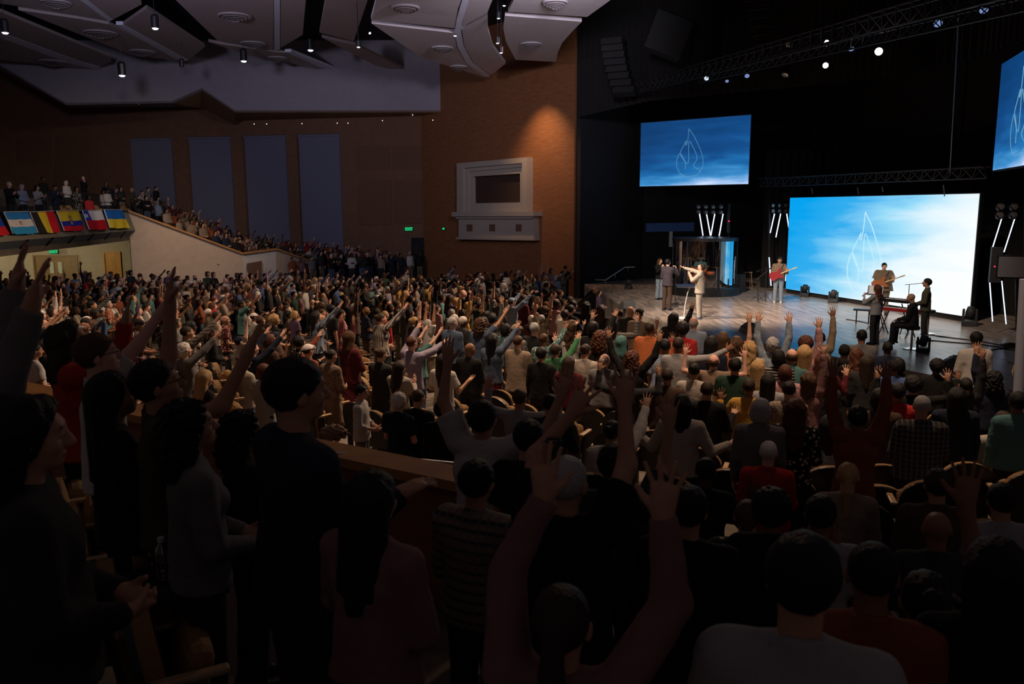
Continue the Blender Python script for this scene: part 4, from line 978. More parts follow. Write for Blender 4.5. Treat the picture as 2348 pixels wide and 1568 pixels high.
# moving heads and wedges on the stage floor
def moving_head(u, v, label, s=1.):
    p = onstage(u, v); o = empty('moving_head_light', p, 0, label, 'stage light')
    rel(MB().box(p + Vector((0, 0, .07 * s)), (.36 * s, .3 * s, .14 * s), R(-30), None, .02).build('base', M['grille']), o)
    for sx in (-1, 1): rel(MB().box(p + Matrix.Rotation(R(-30), 3, 'Z') @ Vector((.15 * sx * s, 0, .28 * s)), (.06 * s, .14 * s, .32 * s), R(-30), None, .02).build('yoke_arm', M['grille']), o)
    rel(MB().lathe([(.0, -.14 * s), (.10 * s, -.12 * s), (.115 * s, .02), (.10 * s, .16 * s), (0, .17 * s)], p + Vector((0, 0, .33 * s)), 16, M=Matrix.Rotation(R(20), 3, 'X')).build('head', M['grille'], smooth=True), o)
moving_head(1845, 680, 'moving head light leftmost at the foot of the LED wall'); moving_head(1910, 694, 'moving head light second from left at foot of LED wall'); moving_head(2222, 747, 'moving head light at the right foot of the LED wall', 1.2)
moving_head(2116, 808, 'moving head light at the stage front by the chrome stool', .9); moving_head(1441, 663, 'small moving head light alone at the far left of the stage', .9)
def wedge(u, v, rz, label):
    p = onstage(u, v); o = empty('monitor_wedge', p, R(rz), label, 'loudspeaker')
    b = bmesh.new(); prof = [(-.28, 0), (.28, 0), (.20, .20), (-.12, .42), (-.28, .30)]
    mb = MB(); mb.poly([(-.35, y, z) for y, z in prof], .7, (1, 0, 0)); mb.build('cabinet', M['wedgegrey'], o); o.scale = (.72,) * 3
    MB().poly([(-.32, .205, .215), (.32, .205, .215), (.32, -.11, .425), (-.32, -.11, .425)], .012, (0, .55, .83)).build('grille', M['grille'], o)
M['wedgegrey'] = mat('wedge_grey', (.09, .09, .09), .6)
wedge(1438, 706, 20, 'grey floor monitor wedge at the left stage corner'); wedge(1716, 762, 100, 'floor monitor wedge at the stage lip by the denim-jacketed woman'); wedge(2176, 846, 60, 'black floor monitor wedge at the right stage lip')
# handrail of the stage steps
hr = empty('stair_handrail', aty(1395, 640, 37.2), 0, 'grey steel handrail of the stage steps against the black wall', 'handrail')
rel(MB().tube([aty(1364, 641, 37.2), aty(1388, 642, 37.3), aty(1432, 613, 38.4), aty(1455, 612, 38.8)], .028, 8).build('rail', M['metal']), hr)
for u, v, y in ((1388, 643, 37.3), (1410, 629, 37.9), (1440, 614, 38.5)): rel(MB().tube([aty(u, v, y), aty(u, v + 8, y + .1)], .015, 6).build('bracket', M['metal']), hr)
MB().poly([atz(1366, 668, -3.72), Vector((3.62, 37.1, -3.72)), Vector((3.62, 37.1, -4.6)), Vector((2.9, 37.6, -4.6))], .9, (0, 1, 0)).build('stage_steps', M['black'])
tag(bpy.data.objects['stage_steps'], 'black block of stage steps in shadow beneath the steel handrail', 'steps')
# things at the right end of the stage
tag(MB().poly([atz(2303, 805, -3.695), atz(2347, 806, -3.695), atz(2346, 838, -3.695), atz(2309, 829, -3.695)], .012, (0, 0, 1)).build('beige_mat', M['mat']) if M.setdefault('mat', mat('beige_mat', (.50, .44, .36), .9)) else None, 'pale beige mat on the stage floor at the right edge', 'mat')
random.seed(4)
mb = MB()
for k in range(14):
    c = onstage(2328, 797); r0 = .22 + random.random() * .18; P = [c + Vector((math.cos(t * .7 + k) * r0 * (1 + .2 * math.sin(t * 2 + k)), math.sin(t * .7 + k) * r0 * .8, .015 + random.random() * .03 + .004 * k)) for t in range(10)]
    mb.tube(P, .009, 4)
tag(mb.build('cable_coil', M['cable']), 'tangled heap of black cables at the right end of the stage', 'cables', kind='stuff')
for pts_, lb in (([(2128, 768), (2180, 775), (2240, 782), (2312, 795)], 'upper long black cable crossing the stage floor to the heap'), ([(2132, 781), (2190, 786), (2250, 791), (2312, 799)], 'lower long black cable crossing the stage floor to the heap'), ([(2178, 818), (2230, 812), (2290, 800), (2312, 801)], 'thick black cable curving behind the white-shirted man to the heap'), ([(1940, 733), (1970, 737), (1990, 742)], 'short black cable by the pedals near the long-haired singer')):
    tag(MB().tube([onstage(u, v) + Vector((0, 0, .012)) for u, v in pts_], .014, 6).build('floor_cable', M['cable']), lb, 'cable')
tag(MB().box(onstage(1977, 742) + Vector((0, 0, .45)), (.55, .3, .05), R(-30)).build('pedal_table', M['dkmetal']), 'small dark pedal table left of the long-haired singer', 'table')
pt = bpy.data.objects['pedal_table']
for sx in (-.2, .2): MB().tube([onstage(1977, 742) + Vector((sx, 0, .45)), onstage(1977, 742) + Vector((sx, 0, 0))], .02, 6).build('leg', M['dkmetal'], pt)
post = empty('support_post', aty(2353, 700, 10.5), 0, 'pale grey upright post at the extreme right edge before the stage', 'post')
rel(MB().tube([aty(2352, 640, 10.5), V3(aty(2345, 900, 10.5), -3.6)], .07, 14).build('post_tube', M['pale']), post)
rel(MB().tube([aty(2347, 780, 10.6), aty(2322, 852, 10.9), aty(2325, 864, 11.0), aty(2345, 862, 10.8)], .018, 8).build('chrome_bracket', M['chrome']), post)
# cable handrail beside the kid
hb = empty('aisle_handrail', aty(900, 1050, 6.0), 0, 'thin steel handrail crossing the aisle behind three people in black', 'handrail')
rel(MB().tube([aty(735, 1036, 6.0), aty(900, 1048, 6.3), aty(1045, 1062, 6.6)], .011, 8).build('rail', M['metal']), hb)
for u, v, y in ((755, 1038, 6.0), (875, 1047, 6.25), (1035, 1061, 6.6)): rel(MB().tube([aty(u, v, y), V3(aty(u, v, y), -3.6)], .010, 6).build('post', M['metal']), hb)

# ------------------------------------------------------------------ flags
def flag(c, fn, label, nu=54, nv=36, seed=0):
    """c: corners TL TR BR BL in the photograph; the cloth hangs on the parapet"""
    TL, TR, BR, BL = [bpar(0 + u / 7.115, 440 + v / 7.115, .11) for u, v in c]
    vs_, fs, cols = [], [], []
    n = PPn if PPn.x > 0 else -PPn
    for j in range(nv + 1):
        for i in range(nu + 1):
            s, t = i / nu, j / nv; p = TL.lerp(TR, s).lerp(BL.lerp(BR, s), t)
            p = p + n * ((.012 + .028 * t) * math.sin(s * 13 + seed + 2 * t) + .05 * t) + Vector((0, 0, -.02 * abs(math.sin(s * PI)) * t))
            vs_.append(p)
    for j in range(nv):
        for i in range(nu):
            fs.append((j * (nu + 1) + i, j * (nu + 1) + i + 1, (j + 1) * (nu + 1) + i + 1, (j + 1) * (nu + 1) + i)); cols.append(fn((i + .5) / nu, (j + .5) / nv))
    me = bpy.data.meshes.new('flag'); me.from_pydata(vs_, [], fs); me.polygons.foreach_set('use_smooth', [True] * len(fs))
    at = me.color_attributes.new('tint', 'FLOAT_COLOR', 'CORNER'); at.data.foreach_set('color', np.repeat(np.array([(*x, 1) for x in cols], np.float32), 4, 0).ravel())
    o = tag(link('flag', me, M['tinted'], color=(1, 1, 1)), label, 'flag', 'flags hung along the balcony parapet')
    P = [TL.lerp(BL, k / 6) + n * .045 for k in range(7)]; MB().tube(P, .02, 5).build('white_heading', M['white'], o)
    P = [TL.lerp(TR, k / 6) + n * .03 + Vector((0, 0, .01)) for k in range(7)]; MB().tube(P, .012, 5).build('top_cord', M['white'], o)
Y_, B_, R_, W_, K_ = (.80, .58, .03), (.01, .03, .45), (.60, .01, .02), (.75, .72, .70), (.02, .02, .02)
def f_arg(s, t):
    if ((s - .5) / .05) ** 2 + ((t - .5) / .09) ** 2 < 1 and ((s - .5) / .025) ** 2 + ((t - .52) / .05) ** 2 > 1: return (.25, .18, .10)
    return (.02, .22, .60) if t < .34 else W_ if t < .67 else (.03, .36, .72)
def f_bel(s, t): return K_ if s < .36 else Y_ if s < .68 else R_
def f_ecu(s, t):
    if abs(s - .5) < .10 - .06 * abs(t - .5) and .22 < t < .66:
        d = abs(s - .5)
        if t < .34: return (.07, .06, .05) if abs(d - .05) < .03 else Y_
        return (.10, .08, .05) if (d > .055 or abs(t - .5) < .04) else (.55, .5, .35)
    return Y_ if t < .5 else (.02, .03, .35) if t < .75 else R_
def f_chi(s, t):
    if t < .5:
        if s < .30:
            a = math.atan2(t - .25, (s - .15) * 1.5); r = math.hypot((s - .15) * 1.5, t - .25); k = math.cos(PI / 5) / math.cos(((a + PI / 2) % (2 * PI / 5)) - PI / 5)
            return W_ if r < .14 * (1.5 - .5 * 1) * (.45 + .55 * abs(((a + PI / 2) / (2 * PI / 5)) % 1 - .5) * 2) else (.02, .06, .42)
        return W_
    return R_
def f_ukr(s, t): return (.01, .14, .50) if t < .5 else Y_
def f_left(s, t): return K_ if t < .25 else (.01, .05, .40) if t < .6 else R_
flag([(-330, 350), (-25, 340), (118, 705), (-170, 720)], f_left, 'blue and red flag cut off by the left picture edge', seed=5)
flag([(40, 335), (450, 325), (575, 680), (190, 692)], f_arg, 'light blue and white striped flag with small central emblem', seed=0)
flag([(462, 335), (870, 318), (970, 660), (600, 672)], f_bel, 'black yellow and red vertical striped flag', seed=1)
flag([(905, 318), (1280, 305), (1370, 628), (1030, 640)], f_ecu, 'yellow blue and red flag with a central coat of arms', seed=2)
flag([(1325, 310), (1660, 300), (1760, 612), (1440, 618)], f_chi, 'white and red flag with white star on blue corner', seed=3)
flag([(1685, 295), (2005, 295), (2105, 588), (1780, 592)], f_ukr, 'blue over yellow flag nearest the sloping wall', seed=4)

# ------------------------------------------------------------------ ceiling fittings
def diffuser(u, v, a, b_, label, z=None):
    p = atz(u, v, (6.7 if u > 880 else CZ) - .02); r = a / 1900 * p.length
    o = empty('air_diffuser', p, 0, label, 'air diffuser', 'round air diffusers in the ceiling')
    for k, (r0, r1, h) in enumerate(((1, .86, .09), (.80, .66, .14), (.60, .46, .18), (.40, .26, .22), (.18, 0, .24))):
        rel(MB().lathe([(r * r0, 0), (r * r0, -.03), (r * max(r1, .01), -h), (r * max(r1, .01), -h + .02)], p, 28).build('ring', M['cloudlightdim'], smooth=True), o)
M['cloudlightdim'] = mat('diffuser_metal', (.38, .34, .36), .6)
for u, v, a, l in ((538, 36, 34, 'round air diffuser left of the long vertical light strip'), (580, 99, 26, 'round air diffuser below the larger one left of the vertical strip'), (230, 75, 32, 'round air diffuser between the two leftmost dark slots'), (325, 118, 26, 'round air diffuser at the lower end of the left ceiling panel'),
                   (120, 141, 26, 'lowest left round air diffuser near the bulkhead'), (930, 16, 30, 'round air diffuser nearest the top left of the curved strip'), (1014, 109, 24, 'round air diffuser between track lamps and curved strip'), (1052, 152, 20, 'small round air diffuser at the lower tip of the pale panel'),
                   (1273, 4, 28, 'round air diffuser cut by the top edge near the dark stage'), (1218, 100, 24, 'round air diffuser on the orange-lit panel nearest the stage'), (128, 5, 28, 'round air diffuser cut by the top left edge'), (636, 132, 20, 'faint round air diffuser beneath the vertical strip')):
    diffuser(u, v, a, 0, l)
def pendant(u, v, y, label, s=1., cord=True, on=True):
    """v: the glowing lower rim"""
    p = aty(u, v, y); o = empty('pendant_downlight', p, 0, label, 'pendant lamp', 'black cylinder downlights'); k = y / 1900 * s
    rel(MB().lathe([(8 * k, 0), (8.5 * k, 24 * k), (6 * k, 29 * k), (0, 29 * k)], p, 18).build('housing', M['dkmetal'], smooth=False), o)
    if on: rel(MB().lathe([(0, -3.2 * k), (4.5 * k, -2.6 * k), (7.4 * k, .5 * k)], p, 18).build('glowing_lens', M['pend']), o)
    if cord: rel(MB().tube([p + Vector((0, 0, 29 * k)), Vector((p.x, p.y, 9.4))], .012, 5).build('stem', M['dkmetal']), o)
M['pend'] = mat('pendant_glow', (0, 0, 0), emit=(.85, .9, 1), es=2.6)
for u, v, y, l, s in ((12, 75, 33, 'pendant downlight at the far left edge of the ceiling', 1.), (356, 65, 33, 'pendant downlight in the wide dark slot near the top', 1.), (280, 173, 40, 'lowest pendant downlight in front of the bulkhead at left', 1.), (559, 140, 42, 'pendant downlight below the faint diffuser mid ceiling', .9), (712, 115, 42, 'pendant downlight under the fork of the dark slots', .9)):
    pendant(u, v, y, l, s)
pendant(417, 153, 42, 'unlit pendant cylinder hanging at the tip of a brown panel', .6, True, False)
for u, v, l in ((822, 108, 'small downlight at the base of the slanting slot'), (934, 69, 'small downlight left of two in the straight slot'), (1044, 82, 'small downlight right of two at the slot end')): pendant(u, v, 34, l, .55)
for u, v, l in ((1156, 13, 'topmost lit lamp in the curved black slot'), (1143, 42, 'second lit lamp in the curved black slot'), (1141, 99, 'third lit lamp lower in the curved black slot'), (1149, 121, 'lowest lit lamp in the curved black slot')): pendant(u, v, 30, l, .5)
for u, v in ((848, 76),):
    lamp(u, v, 40, 1, (0, 30, 0), 'small bright spotlight over the black triangular ceiling gap', .5, 'glow', None)
for i, (u, v) in enumerate([(184, 235), (216, 235), (307, 235), (575, 282), (604, 282), (686, 281), (768, 280), (793, 280), (873, 274), (943, 261), (990, 273), (1052, 261)]):
    P = bp(u, v); P = P + Vector((0, .15, 0)); z_ = P
    tag(MB().lathe([(0, 0), (.018, 0), (.022, .02), (.022, .05)], P + Vector((0, .5, -.02)) , 10).build('recessed_spot', M['pinglow']), '%s tiny lit recessed spot from the left in the soffit under the bulkhead' % ('first second third fourth fifth sixth seventh eighth ninth tenth eleventh twelfth'.split()[i]), 'downlight', 'recessed spots in the soffit')
# ------------------------------------------------------------------ poses: per arm (upper arm, forearm, hand, palm facing, curl, spread), directions are (outward, forward, up)
A_ = dict(
    down=((.14, .02, -1), (.06, .18, -1), (0, .15, -1), (-1, 0, 0), .5, 0), back=((.25, -.3, -1), (-.5, -.5, -.7), (-.7, -.2, -.5), (0, 1, 0), .4, 0),
    up=((.28, .10, 1), (-.02, .12, 1), (0, .05, 1), (0, 1, 0), .12, 1), upv=((.62, .15, .8), (.25, .12, 1), (.1, .05, 1), (0, 1, 0), .1, 1.1), bent=((.85, .15, .1), (-.05, .15, 1), (-.05, .1, 1), (0, 1, 0), .15, 1),
    bentlow=((.55, .1, -.75), (.1, .25, 1), (0, .1, 1), (0, 1, 0), .2, 1), fwdup=((.2, .75, .62), (.05, .72, .70), (0, .6, .8), (0, .8, -.6), .15, .8), reach=((.15, 1, .2), (.0, .93, .38), (0, .9, .45), (0, -.4, .9), .2, .8),
    half=((.3, .2, -.9), (.15, .8, .55), (.15, .9, .5), (0, -.5, .9), .3, .7), open_=((.45, .05, -.9), (.65, .7, .2), (.6, .75, .25), (0, -.3, .95), .3, .7), clap=((.22, .35, -.9), (-.50, .8, .45), (-.1, .75, .65), (-1, 0, 0), .08, .2),
    prayer=((.2, .4, -.9), (-.52, .6, .75), (-.1, .3, 1), (-1, 0, 0), .15, 0), fold=((.25, .25, -1), (-1, .38, .12), (-1, .05, .1), (0, -1, 0), .6, 0), clasp=((.18, .12, -1), (-.55, .75, -.25), (-.7, .6, -.2), (0, -.6, .7), .6, 0),
    mouth=((.25, .5, -.75), (-.45, .25, .95), (-.3, .2, .8), (0, -1, 0), .9, 0), mic=((.35, .65, -.6), (-.55, .45, .75), (-.5, .5, .5), (-.7, -.4, .2), 1.3, 0), high=((.12, .02, 1), (-.05, .05, 1), (0, 0, 1), (0, 1, 0), .15, .9),
    out=((.95, .2, .12), (.8, .3, .45), (.7, .2, .6), (0, 1, 0), .2, .9), keys=((.15, .25, -.95), (-.05, 1, -.12), (-.05, .95, -.3), (0, -.1, -1), .45, .3), strum=((.25, .0, -1), (-.75, .75, -.05), (-.7, .6, -.2), (0, -1, 0), .9, 0), neckhand=((.35, .3, -.85), (.1, .85, .35), (-.2, .6, .5), (-.6, -.3, .6), 1.2, .2))
def P_(l, r, **k): return dict(L=A_[l], R=A_[r], **k)
POSES = dict(
    down=(P_('down', 'down', head=(4, 0, 0)), 'arms at the sides'), up2=(P_('up', 'up', head=(14, 0, 0)), 'both arms raised high'), upv2=(P_('upv', 'upv', head=(10, 0, 0)), 'arms raised in a wide V'),
    upR=(P_('down', 'up', head=(8, 0, 0)), 'right arm raised high'), upL=(P_('clasp', 'down', head=(8, 0, 0)) | dict(L=A_['up']), 'left arm raised high'), bent2=(P_('bent', 'bent', head=(6, 0, 0)), 'hands raised beside the head'),
    bentR=(P_('down', 'bentlow', head=(6, 10, 0)), 'right hand lifted open'), bentL=(P_('bentlow', 'clasp', head=(3, -8, 0)), 'left hand lifted open'), fwd2=(P_('fwdup', 'fwdup', head=(10, 0, 0)), 'both arms stretched up and forward'), fwdL=(P_('fwdup', 'down', head=(6, 5, 0)), 'left arm stretched forward'),
    fwdR=(P_('clasp', 'fwdup', head=(6, -5, 0)), 'right arm stretched forward'), half2=(P_('half', 'half', head=(5, 0, 0)), 'palms held up at waist'), open2=(P_('open_', 'open_', head=(12, 0, 0)), 'arms open wide palms up'), clap=(P_('clap', 'clap', head=(2, 0, 0)), 'hands clapping'),
    prayer=(P_('prayer', 'prayer', head=(-8, 0, 0)), 'hands pressed together at chest'), fold=(P_('fold', 'fold', head=(0, 6, 0)), 'arms folded'), clasp=(P_('clasp', 'clasp', head=(-4, -5, 0)), 'hands clasped in front'), mouth=(P_('clasp', 'mouth', head=(-6, 0, 0)), 'one hand at the mouth'),
    high1=(P_('clasp', 'high', head=(10, 0, 0)), 'right hand stretched straight up'), sit=(P_('clasp', 'clasp', sit=True, head=(2, 0, 0)), 'seated'), reach=(P_('reach', 'clasp', head=(4, 0, 0)), 'left arm held out ahead'))
SKINS = dict(light=(.62, .36, .25), tan=(.46, .25, .155), brown=(.24, .115, .065), dark=(.085, .040, .024), pink=(.68, .38, .29))
HAIRC = dict(black=(.008, .007, .007), dark_brown=(.028, .016, .010), brown=(.07, .036, .018), auburn=(.085, .028, .014), blonde=(.45, .28, .12), grey=(.36, .34, .33), white=(.62, .58, .54))
HNAME = dict(short='short %s hair', crop='cropped %s hair', fade='faded %s hair', quiff='swept-up %s hair', balding='balding %s head', bob='%s bob', grey_set='%s set hair', long='long straight %s hair', wavy='long wavy %s hair', curly='curly %s hair', afro='%s afro', ponytail='%s ponytail', bun='%s hair bun', cap='cap', beanie='beanie', scarf='headscarf', hood='hood', bald='bald head')
CLR = dict(black=(.012, .012, .013), charcoal=(.035, .035, .04), navy=(.012, .022, .065), blue=(.03, .12, .42), light_blue=(.26, .40, .62), white=(.70, .68, .64), cream=(.58, .50, .40), grey=(.20, .20, .21), light_grey=(.38, .38, .40), red=(.55, .012, .012), maroon=(.13, .014, .022), orange=(.62, .16, .03), rust=(.30, .07, .02), yellow=(.68, .36, .03), lime=(.38, .46, .04), green=(.03, .26, .08), dark_green=(.015, .06, .03), teal=(.06, .28, .28), pink=(.62, .26, .28), dusty_pink=(.32, .13, .13), lavender=(.38, .32, .50), purple=(.12, .05, .16), brown=(.10, .05, .028), beige=(.38, .27, .17), tan=(.34, .21, .12), olive=(.09, .09, .04), grey_purple=(.065, .05, .075), denim=(.07, .13, .26), light_denim=(.22, .32, .46), khaki=(.24, .17, .09))
for k_ in CLR:   # mutes, darkens and slightly warms every cloth colour
    r_c, g_c, b_c = CLR[k_]; m_c = (r_c + g_c + b_c) / 3; q_c = .30 if k_ not in ('red', 'orange', 'yellow', 'rust', 'maroon') else .10; CLR[k_] = tuple((c * (1 - q_c) + m_c * q_c) * .72 for c in (r_c, g_c * .96, b_c * .92))
meshes = {}
TRIS = {}
def cached(key, fn):
    if key not in meshes: meshes[key] = fn()
    return meshes[key]
STAGE_T = Vector((9.5, 28.5, 0))
shoe_cache = {}
def figure(name, foot, H, az, pose, hair='short', hc='black', skin='tan', top='shirt', sleeve='long', tc='black', pat='plain', bottom='trousers', bc='charcoal', wide=1., extra=None, shoes='black', key=None, h=.009, ad=.12, hem=.86, girl=False, hood=False, loose=.014, parent=None):
    """one person: a continuous body, its hair and clothes as children"""
    p = dict(POSES[pose][0]) if isinstance(pose, str) else dict(pose); p['wide'] = wide
    if girl: p['bust'] = True
    if extra: p.update(extra)
    k = key or (pose, round(wide, 2), girl)
    p['seed'] = (hash(str(k)) % 7) * .0 + (sum(map(ord, str(k))) % 17) * .7
    def mk():
        me, J = body_mesh(p, 'person', h, ad); me.materials.append(M['skin']); return me, J
    me, J = cached(('b', k, h), mk)
    s = H / 1.70
    o = link(name, me); o.location = foot; o.rotation_euler = (0, 0, -R(az)); o.scale = (s, s, s)
    if p.get('sit'): o.location.z -= .385 * s
    o.color = (*SKINS[skin], 1)
    sm = cached(('s', k, sleeve, hem, hood, top, h, pat), lambda: shirt_mesh(p, J, sleeve, h * 1.4, loose, hem, ad * 1.3, hood, name=top))
    c = link(top, sm, M[pat], o, CLR[tc])
    kk = (bottom, round(wide, 2), bool(p.get('sit')), p.get('skirt_end'), p.get('stride', 0), p.get('flare'))
    tm = cached(('t', kk, h), lambda: trousers_mesh(p, J, h * 1.3, bottom, .012, ad))
    link('trousers' if bottom == 'trousers' else 'skirt', tm, M['denim' if bc in ('denim', 'light_denim') else pat if bottom == 'skirt' and top == 'dress' else 'plain'], o, CLR[bc])
    if hair != 'bald':
        sd = len(hair) * 1.3 + (ord(hc[0]) % 3)
        hm = cached(('h', hair, sd, h), lambda: hair_mesh(hair, h * .9, ad * .8, sd))
        nm = {'cap': 'cap', 'beanie': 'beanie', 'scarf': 'headscarf', 'hood': 'hood'}.get(hair, 'hair')
        q = link(nm, hm, M['hair'] if nm == 'hair' else M['plain'], o, HAIRC.get(hc) or CLR[hc])
        Mx = Matrix(J['hr'].tolist()).to_4x4(); Mx.translation = Vector(J['head'].tolist()); q.matrix_local = Mx
        if hair in ('cap', 'beanie'):
            q2 = link('hair', cached(('h', 'crop', 1, h), lambda: hair_mesh('crop', h * .9, ad * .8, 1)), M['hair'], o, HAIRC['dark_brown']); q2.matrix_local = Mx.copy()
    for sd in 'LR':
        f = cached(('shoe', sd, bool(p.get('sit')), p.get('stride', 0), round(wide, 2)), lambda: shoe_mesh(J, sd, .012)); link('shoe', f, M['leather'], o, CLR[shoes])
    o['_J'] = 0; del o['_J']
    return o, p, J
def glasses(o, J, m='dkmetal'):
    Mx = Matrix(J['hr'].tolist()).to_4x4(); Mx.translation = Vector(J['head'].tolist()); mb = MB()
    for sx in (-1, 1):
        mb.tube([(sx * .031 + .021 * math.cos(t), .112, -.006 + .017 * math.sin(t)) for t in np.linspace(0, 2 * PI, 11)], .0022, 5)
        mb.tube([(sx * .052, .110, .0), (sx * .081, .06, .0), (sx * .084, -.01, -.004)], .0022, 5)
    mb.tube([(-.012, .113, -.003), (.012, .113, -.003)], .0022, 5); g = mb.build('glasses', M[m], o); g.matrix_local = Mx

PLACED = []; HEADS = []
def face_az(x, y): return math.degrees(math.atan2(STAGE_T.x - x, STAGE_T.y - y))
def solve(u, v, d=None, H=1.70, seated=False):
    """where the top of a head seen at (u, v) stands on the floor"""
    k = .7735 if seated else 1.
    r = ray(u, v)
    if d is None:
        y, best = 2., None
        while y < 56:
            P = r * y
            if P.z - H * k - floor_z(P.x, P.y) <= 0: break
            y += .05
        P = r * y; return Vector((P.x, P.y, floor_z(P.x, P.y))), H
    for dd in sorted(np.linspace(.75, 1.3, 56), key=lambda t: abs(t - 1)):
        P = r * (d * dd); h_ = (P.z - floor_z(P.x, P.y)) / k
        if 1.50 <= h_ <= 1.88: return Vector((P.x, P.y, floor_z(P.x, P.y))), h_
    P = r * d; return Vector((P.x, P.y, P.z - H * k)), H
USED = set()
def person(u, v, d, az, pose, label, group='congregation on the near side of the hall', **kw):
    H = kw.pop('H', 1.70); foot, H = solve(u, v, d, H, pose == 'sit')
    if az is None: az = face_az(foot.x, foot.y)
    if kw.pop('flat', False): pass
    gl = kw.pop('glasses', False)
    near = foot.y < 6.5
    o, p, J = figure('person', foot, H, az, pose, h=kw.pop('h', .007 if near else .009), ad=kw.pop('ad', .11 if near else .22), **kw)
    tag(o, label, 'person', group); PLACED.append((foot.x, foot.y)); HEADS.append((u, v, foot.y)); assert label not in USED, label; USED.add(label)
    if gl: glasses(o, J)
    return o, J
FG = 'people standing in the dark foreground'
def arms(l, r, **k): return dict(L=A_[l] if isinstance(l, str) else l, R=A_[r] if isinstance(r, str) else r, **k)
# -- darkest foreground, nearest first
person(1845, 1238, 1.85, 22, arms('clasp', 'clasp', head=(2, 0, 0)), 'dark-haired person in pale grey T-shirt, large at the bottom edge right of centre', FG, hair='short', hc='black', skin='tan', sleeve='short', tc='light_grey', wide=1.15, key='f1')
person(2005, 1252, 2.35, 18, arms('clasp', 'clasp', head=(0, 0, 0)), 'person in rust-brown sweater with rim-lit cropped hair, bottom right', FG, hair='crop', hc='black', skin='brown', tc='rust', wide=1.25, key='f2')
person(2290, 1245, 2.3, 10, arms('down', 'down'), 'person in black with big black hair cut by the right edge at bottom', FG, hair='long', hc='black', skin='brown', tc='black', wide=1.15, key='f3')
person(2128, 1318, 2.75, 14, arms('clasp', ((.08, .35, .62), (-.18, .1, 1), (0, .05, 1), (0, 1, 0), .1, 1)), 'person in blue short sleeves raising right hand, with light rim on hair', FG, hair='bun', hc='black', skin='brown', sleeve='short', tc='navy', pat='stripe', key='f4', girl=True)
person(1288, 1350, 2.35, 16, arms(((.12, .42, .88), (-.42, .12, .9), (0, .05, 1), (0, 1, 0), .1, .7), ((.48, .4, .78), (-.14, .12, 1), (.05, .05, 1), (0, 1, 0), .1, 1.4), head=(4, 0, 0)), 'person in mauve knitted sweater with both palms raised at bottom centre', FG, hair='ponytail', hc='dark_brown', skin='tan', tc='dusty_pink', key='f5', girl=True, H=1.6)
person(850, 1088, 2.75, 32, arms('half', 'clasp'), 'person with very long black hair and dusty pink puffed sleeves at bottom', FG, hair='long', hc='black', skin='tan', tc='dusty_pink', key='f6', girl=True, wide=1.1)
person(672, 830, 2.95, 52, arms('clasp', ((.1, .25, -.9), (.05, .75, .45), (.0, .8, .2), (0, 0, -1), .6, .2), head=(0, -6, 0)), 'tall dark-haired person in navy shirt with blue-lit cheek, left of centre', FG, hair='short', hc='black', skin='tan', tc='navy', wide=1.2, key='f7')
person(45, 918, 2.5, 62, arms('clasp', 'clasp', head=(-4, 0, 0)), 'person with long dark hair in dark cardigan clasping hands, bottom left edge', FG, hair='wavy', hc='black', skin='tan', tc='charcoal', wide=1.25, key='f8', girl=True)
person(433, 925, 3.5, 60, arms('clasp', 'clasp', head=(6, 0, 0)), 'person with curly black shoulder hair in dark grey top', FG, hair='curly', hc='black', skin='tan', tc='grey', key='f9', girl=True)
person(552, 950, 4.1, 58, arms('down', 'clasp'), 'person with curly black hair in black, beside the navy-shirted one', FG, hair='curly', hc='black', skin='brown', tc='black', key='f10', girl=True)
person(362, 830, 3.9, 66, arms(((.15, .2, .85), (-.1, .08, 1), (0, .1, .95), (0, .7, -.5), .2, .9), ((.1, .62, .28), (.08, .45, .85), (0, .4, .9), (0, .6, -.6), .2, .8), head=(12, 0, 0)), 'person in glasses and olive T-shirt reaching both hands up ahead', FG, hair='short', hc='black', skin='tan', sleeve='short', tc='olive', key='f11', glasses=True)
person(255, 858, 4.0, 60, arms('down', 'down', head=(4, 0, 0)), 'person with long straight black hair and white bag behind the olive T-shirt', FG, hair='long', hc='black', skin='tan', tc='black', key='f12', girl=True)
person(222, 770, 4.8, 64, arms(((.12, .62, .55), (.0, .58, .8), (0, .6, .8), (0, .6, -.6), .15, .9), 'down', head=(8, 0, 0)), 'bespectacled person in white T-shirt stretching one arm up over the crowd', FG, hair='short', hc='brown', skin='pink', sleeve='short', tc='white', key='f13', glasses=True)
person(155, 742, 5.6, 62, arms(((.2, .6, -.1), (.05, .35, .9), (0, .3, .9), (0, .5, -.4), .2, .9), ((.1, .6, .15), (0, .2, 1), (0, .2, .95), (0, .6, -.4), .2, .9), head=(8, 0, 0)), 'person in red sleeves with brown hair raising both hands', FG, hair='wavy', hc='dark_brown', skin='tan', tc='red', key='f14', girl=True)
person(-75, 845, 2.9, 66, arms(((.2, .30, .9), (.0, .22, .95), (0, .2, .95), (0, .6, -.5), .2, 1.2), ((.1, .42, .75), (.1, .35, .9), (0, .3, .95), (0, .6, -.5), .2, 1.2)), 'grey-sleeved person mostly outside the left edge with two big raised hands', FG, hair='short', hc='black', skin='tan', tc='grey', key='f15')
person(1300, 1050, 3.15, 24, arms(((.12, .5, .62), (-.62, .2, .8), (-.5, .1, 1), (0, 1, 0), .1, 1.3), ((.15, .5, .75), (-.12, .2, 1), (0, .1, 1), (0, 1, 0), .15, 1), head=(4, 0, 0)), 'greying person in black T-shirt with wristwatch, both hands raised', FG, hair='crop', hc='grey', skin='tan', sleeve='short', tc='black', wide=1.15, key='f16')
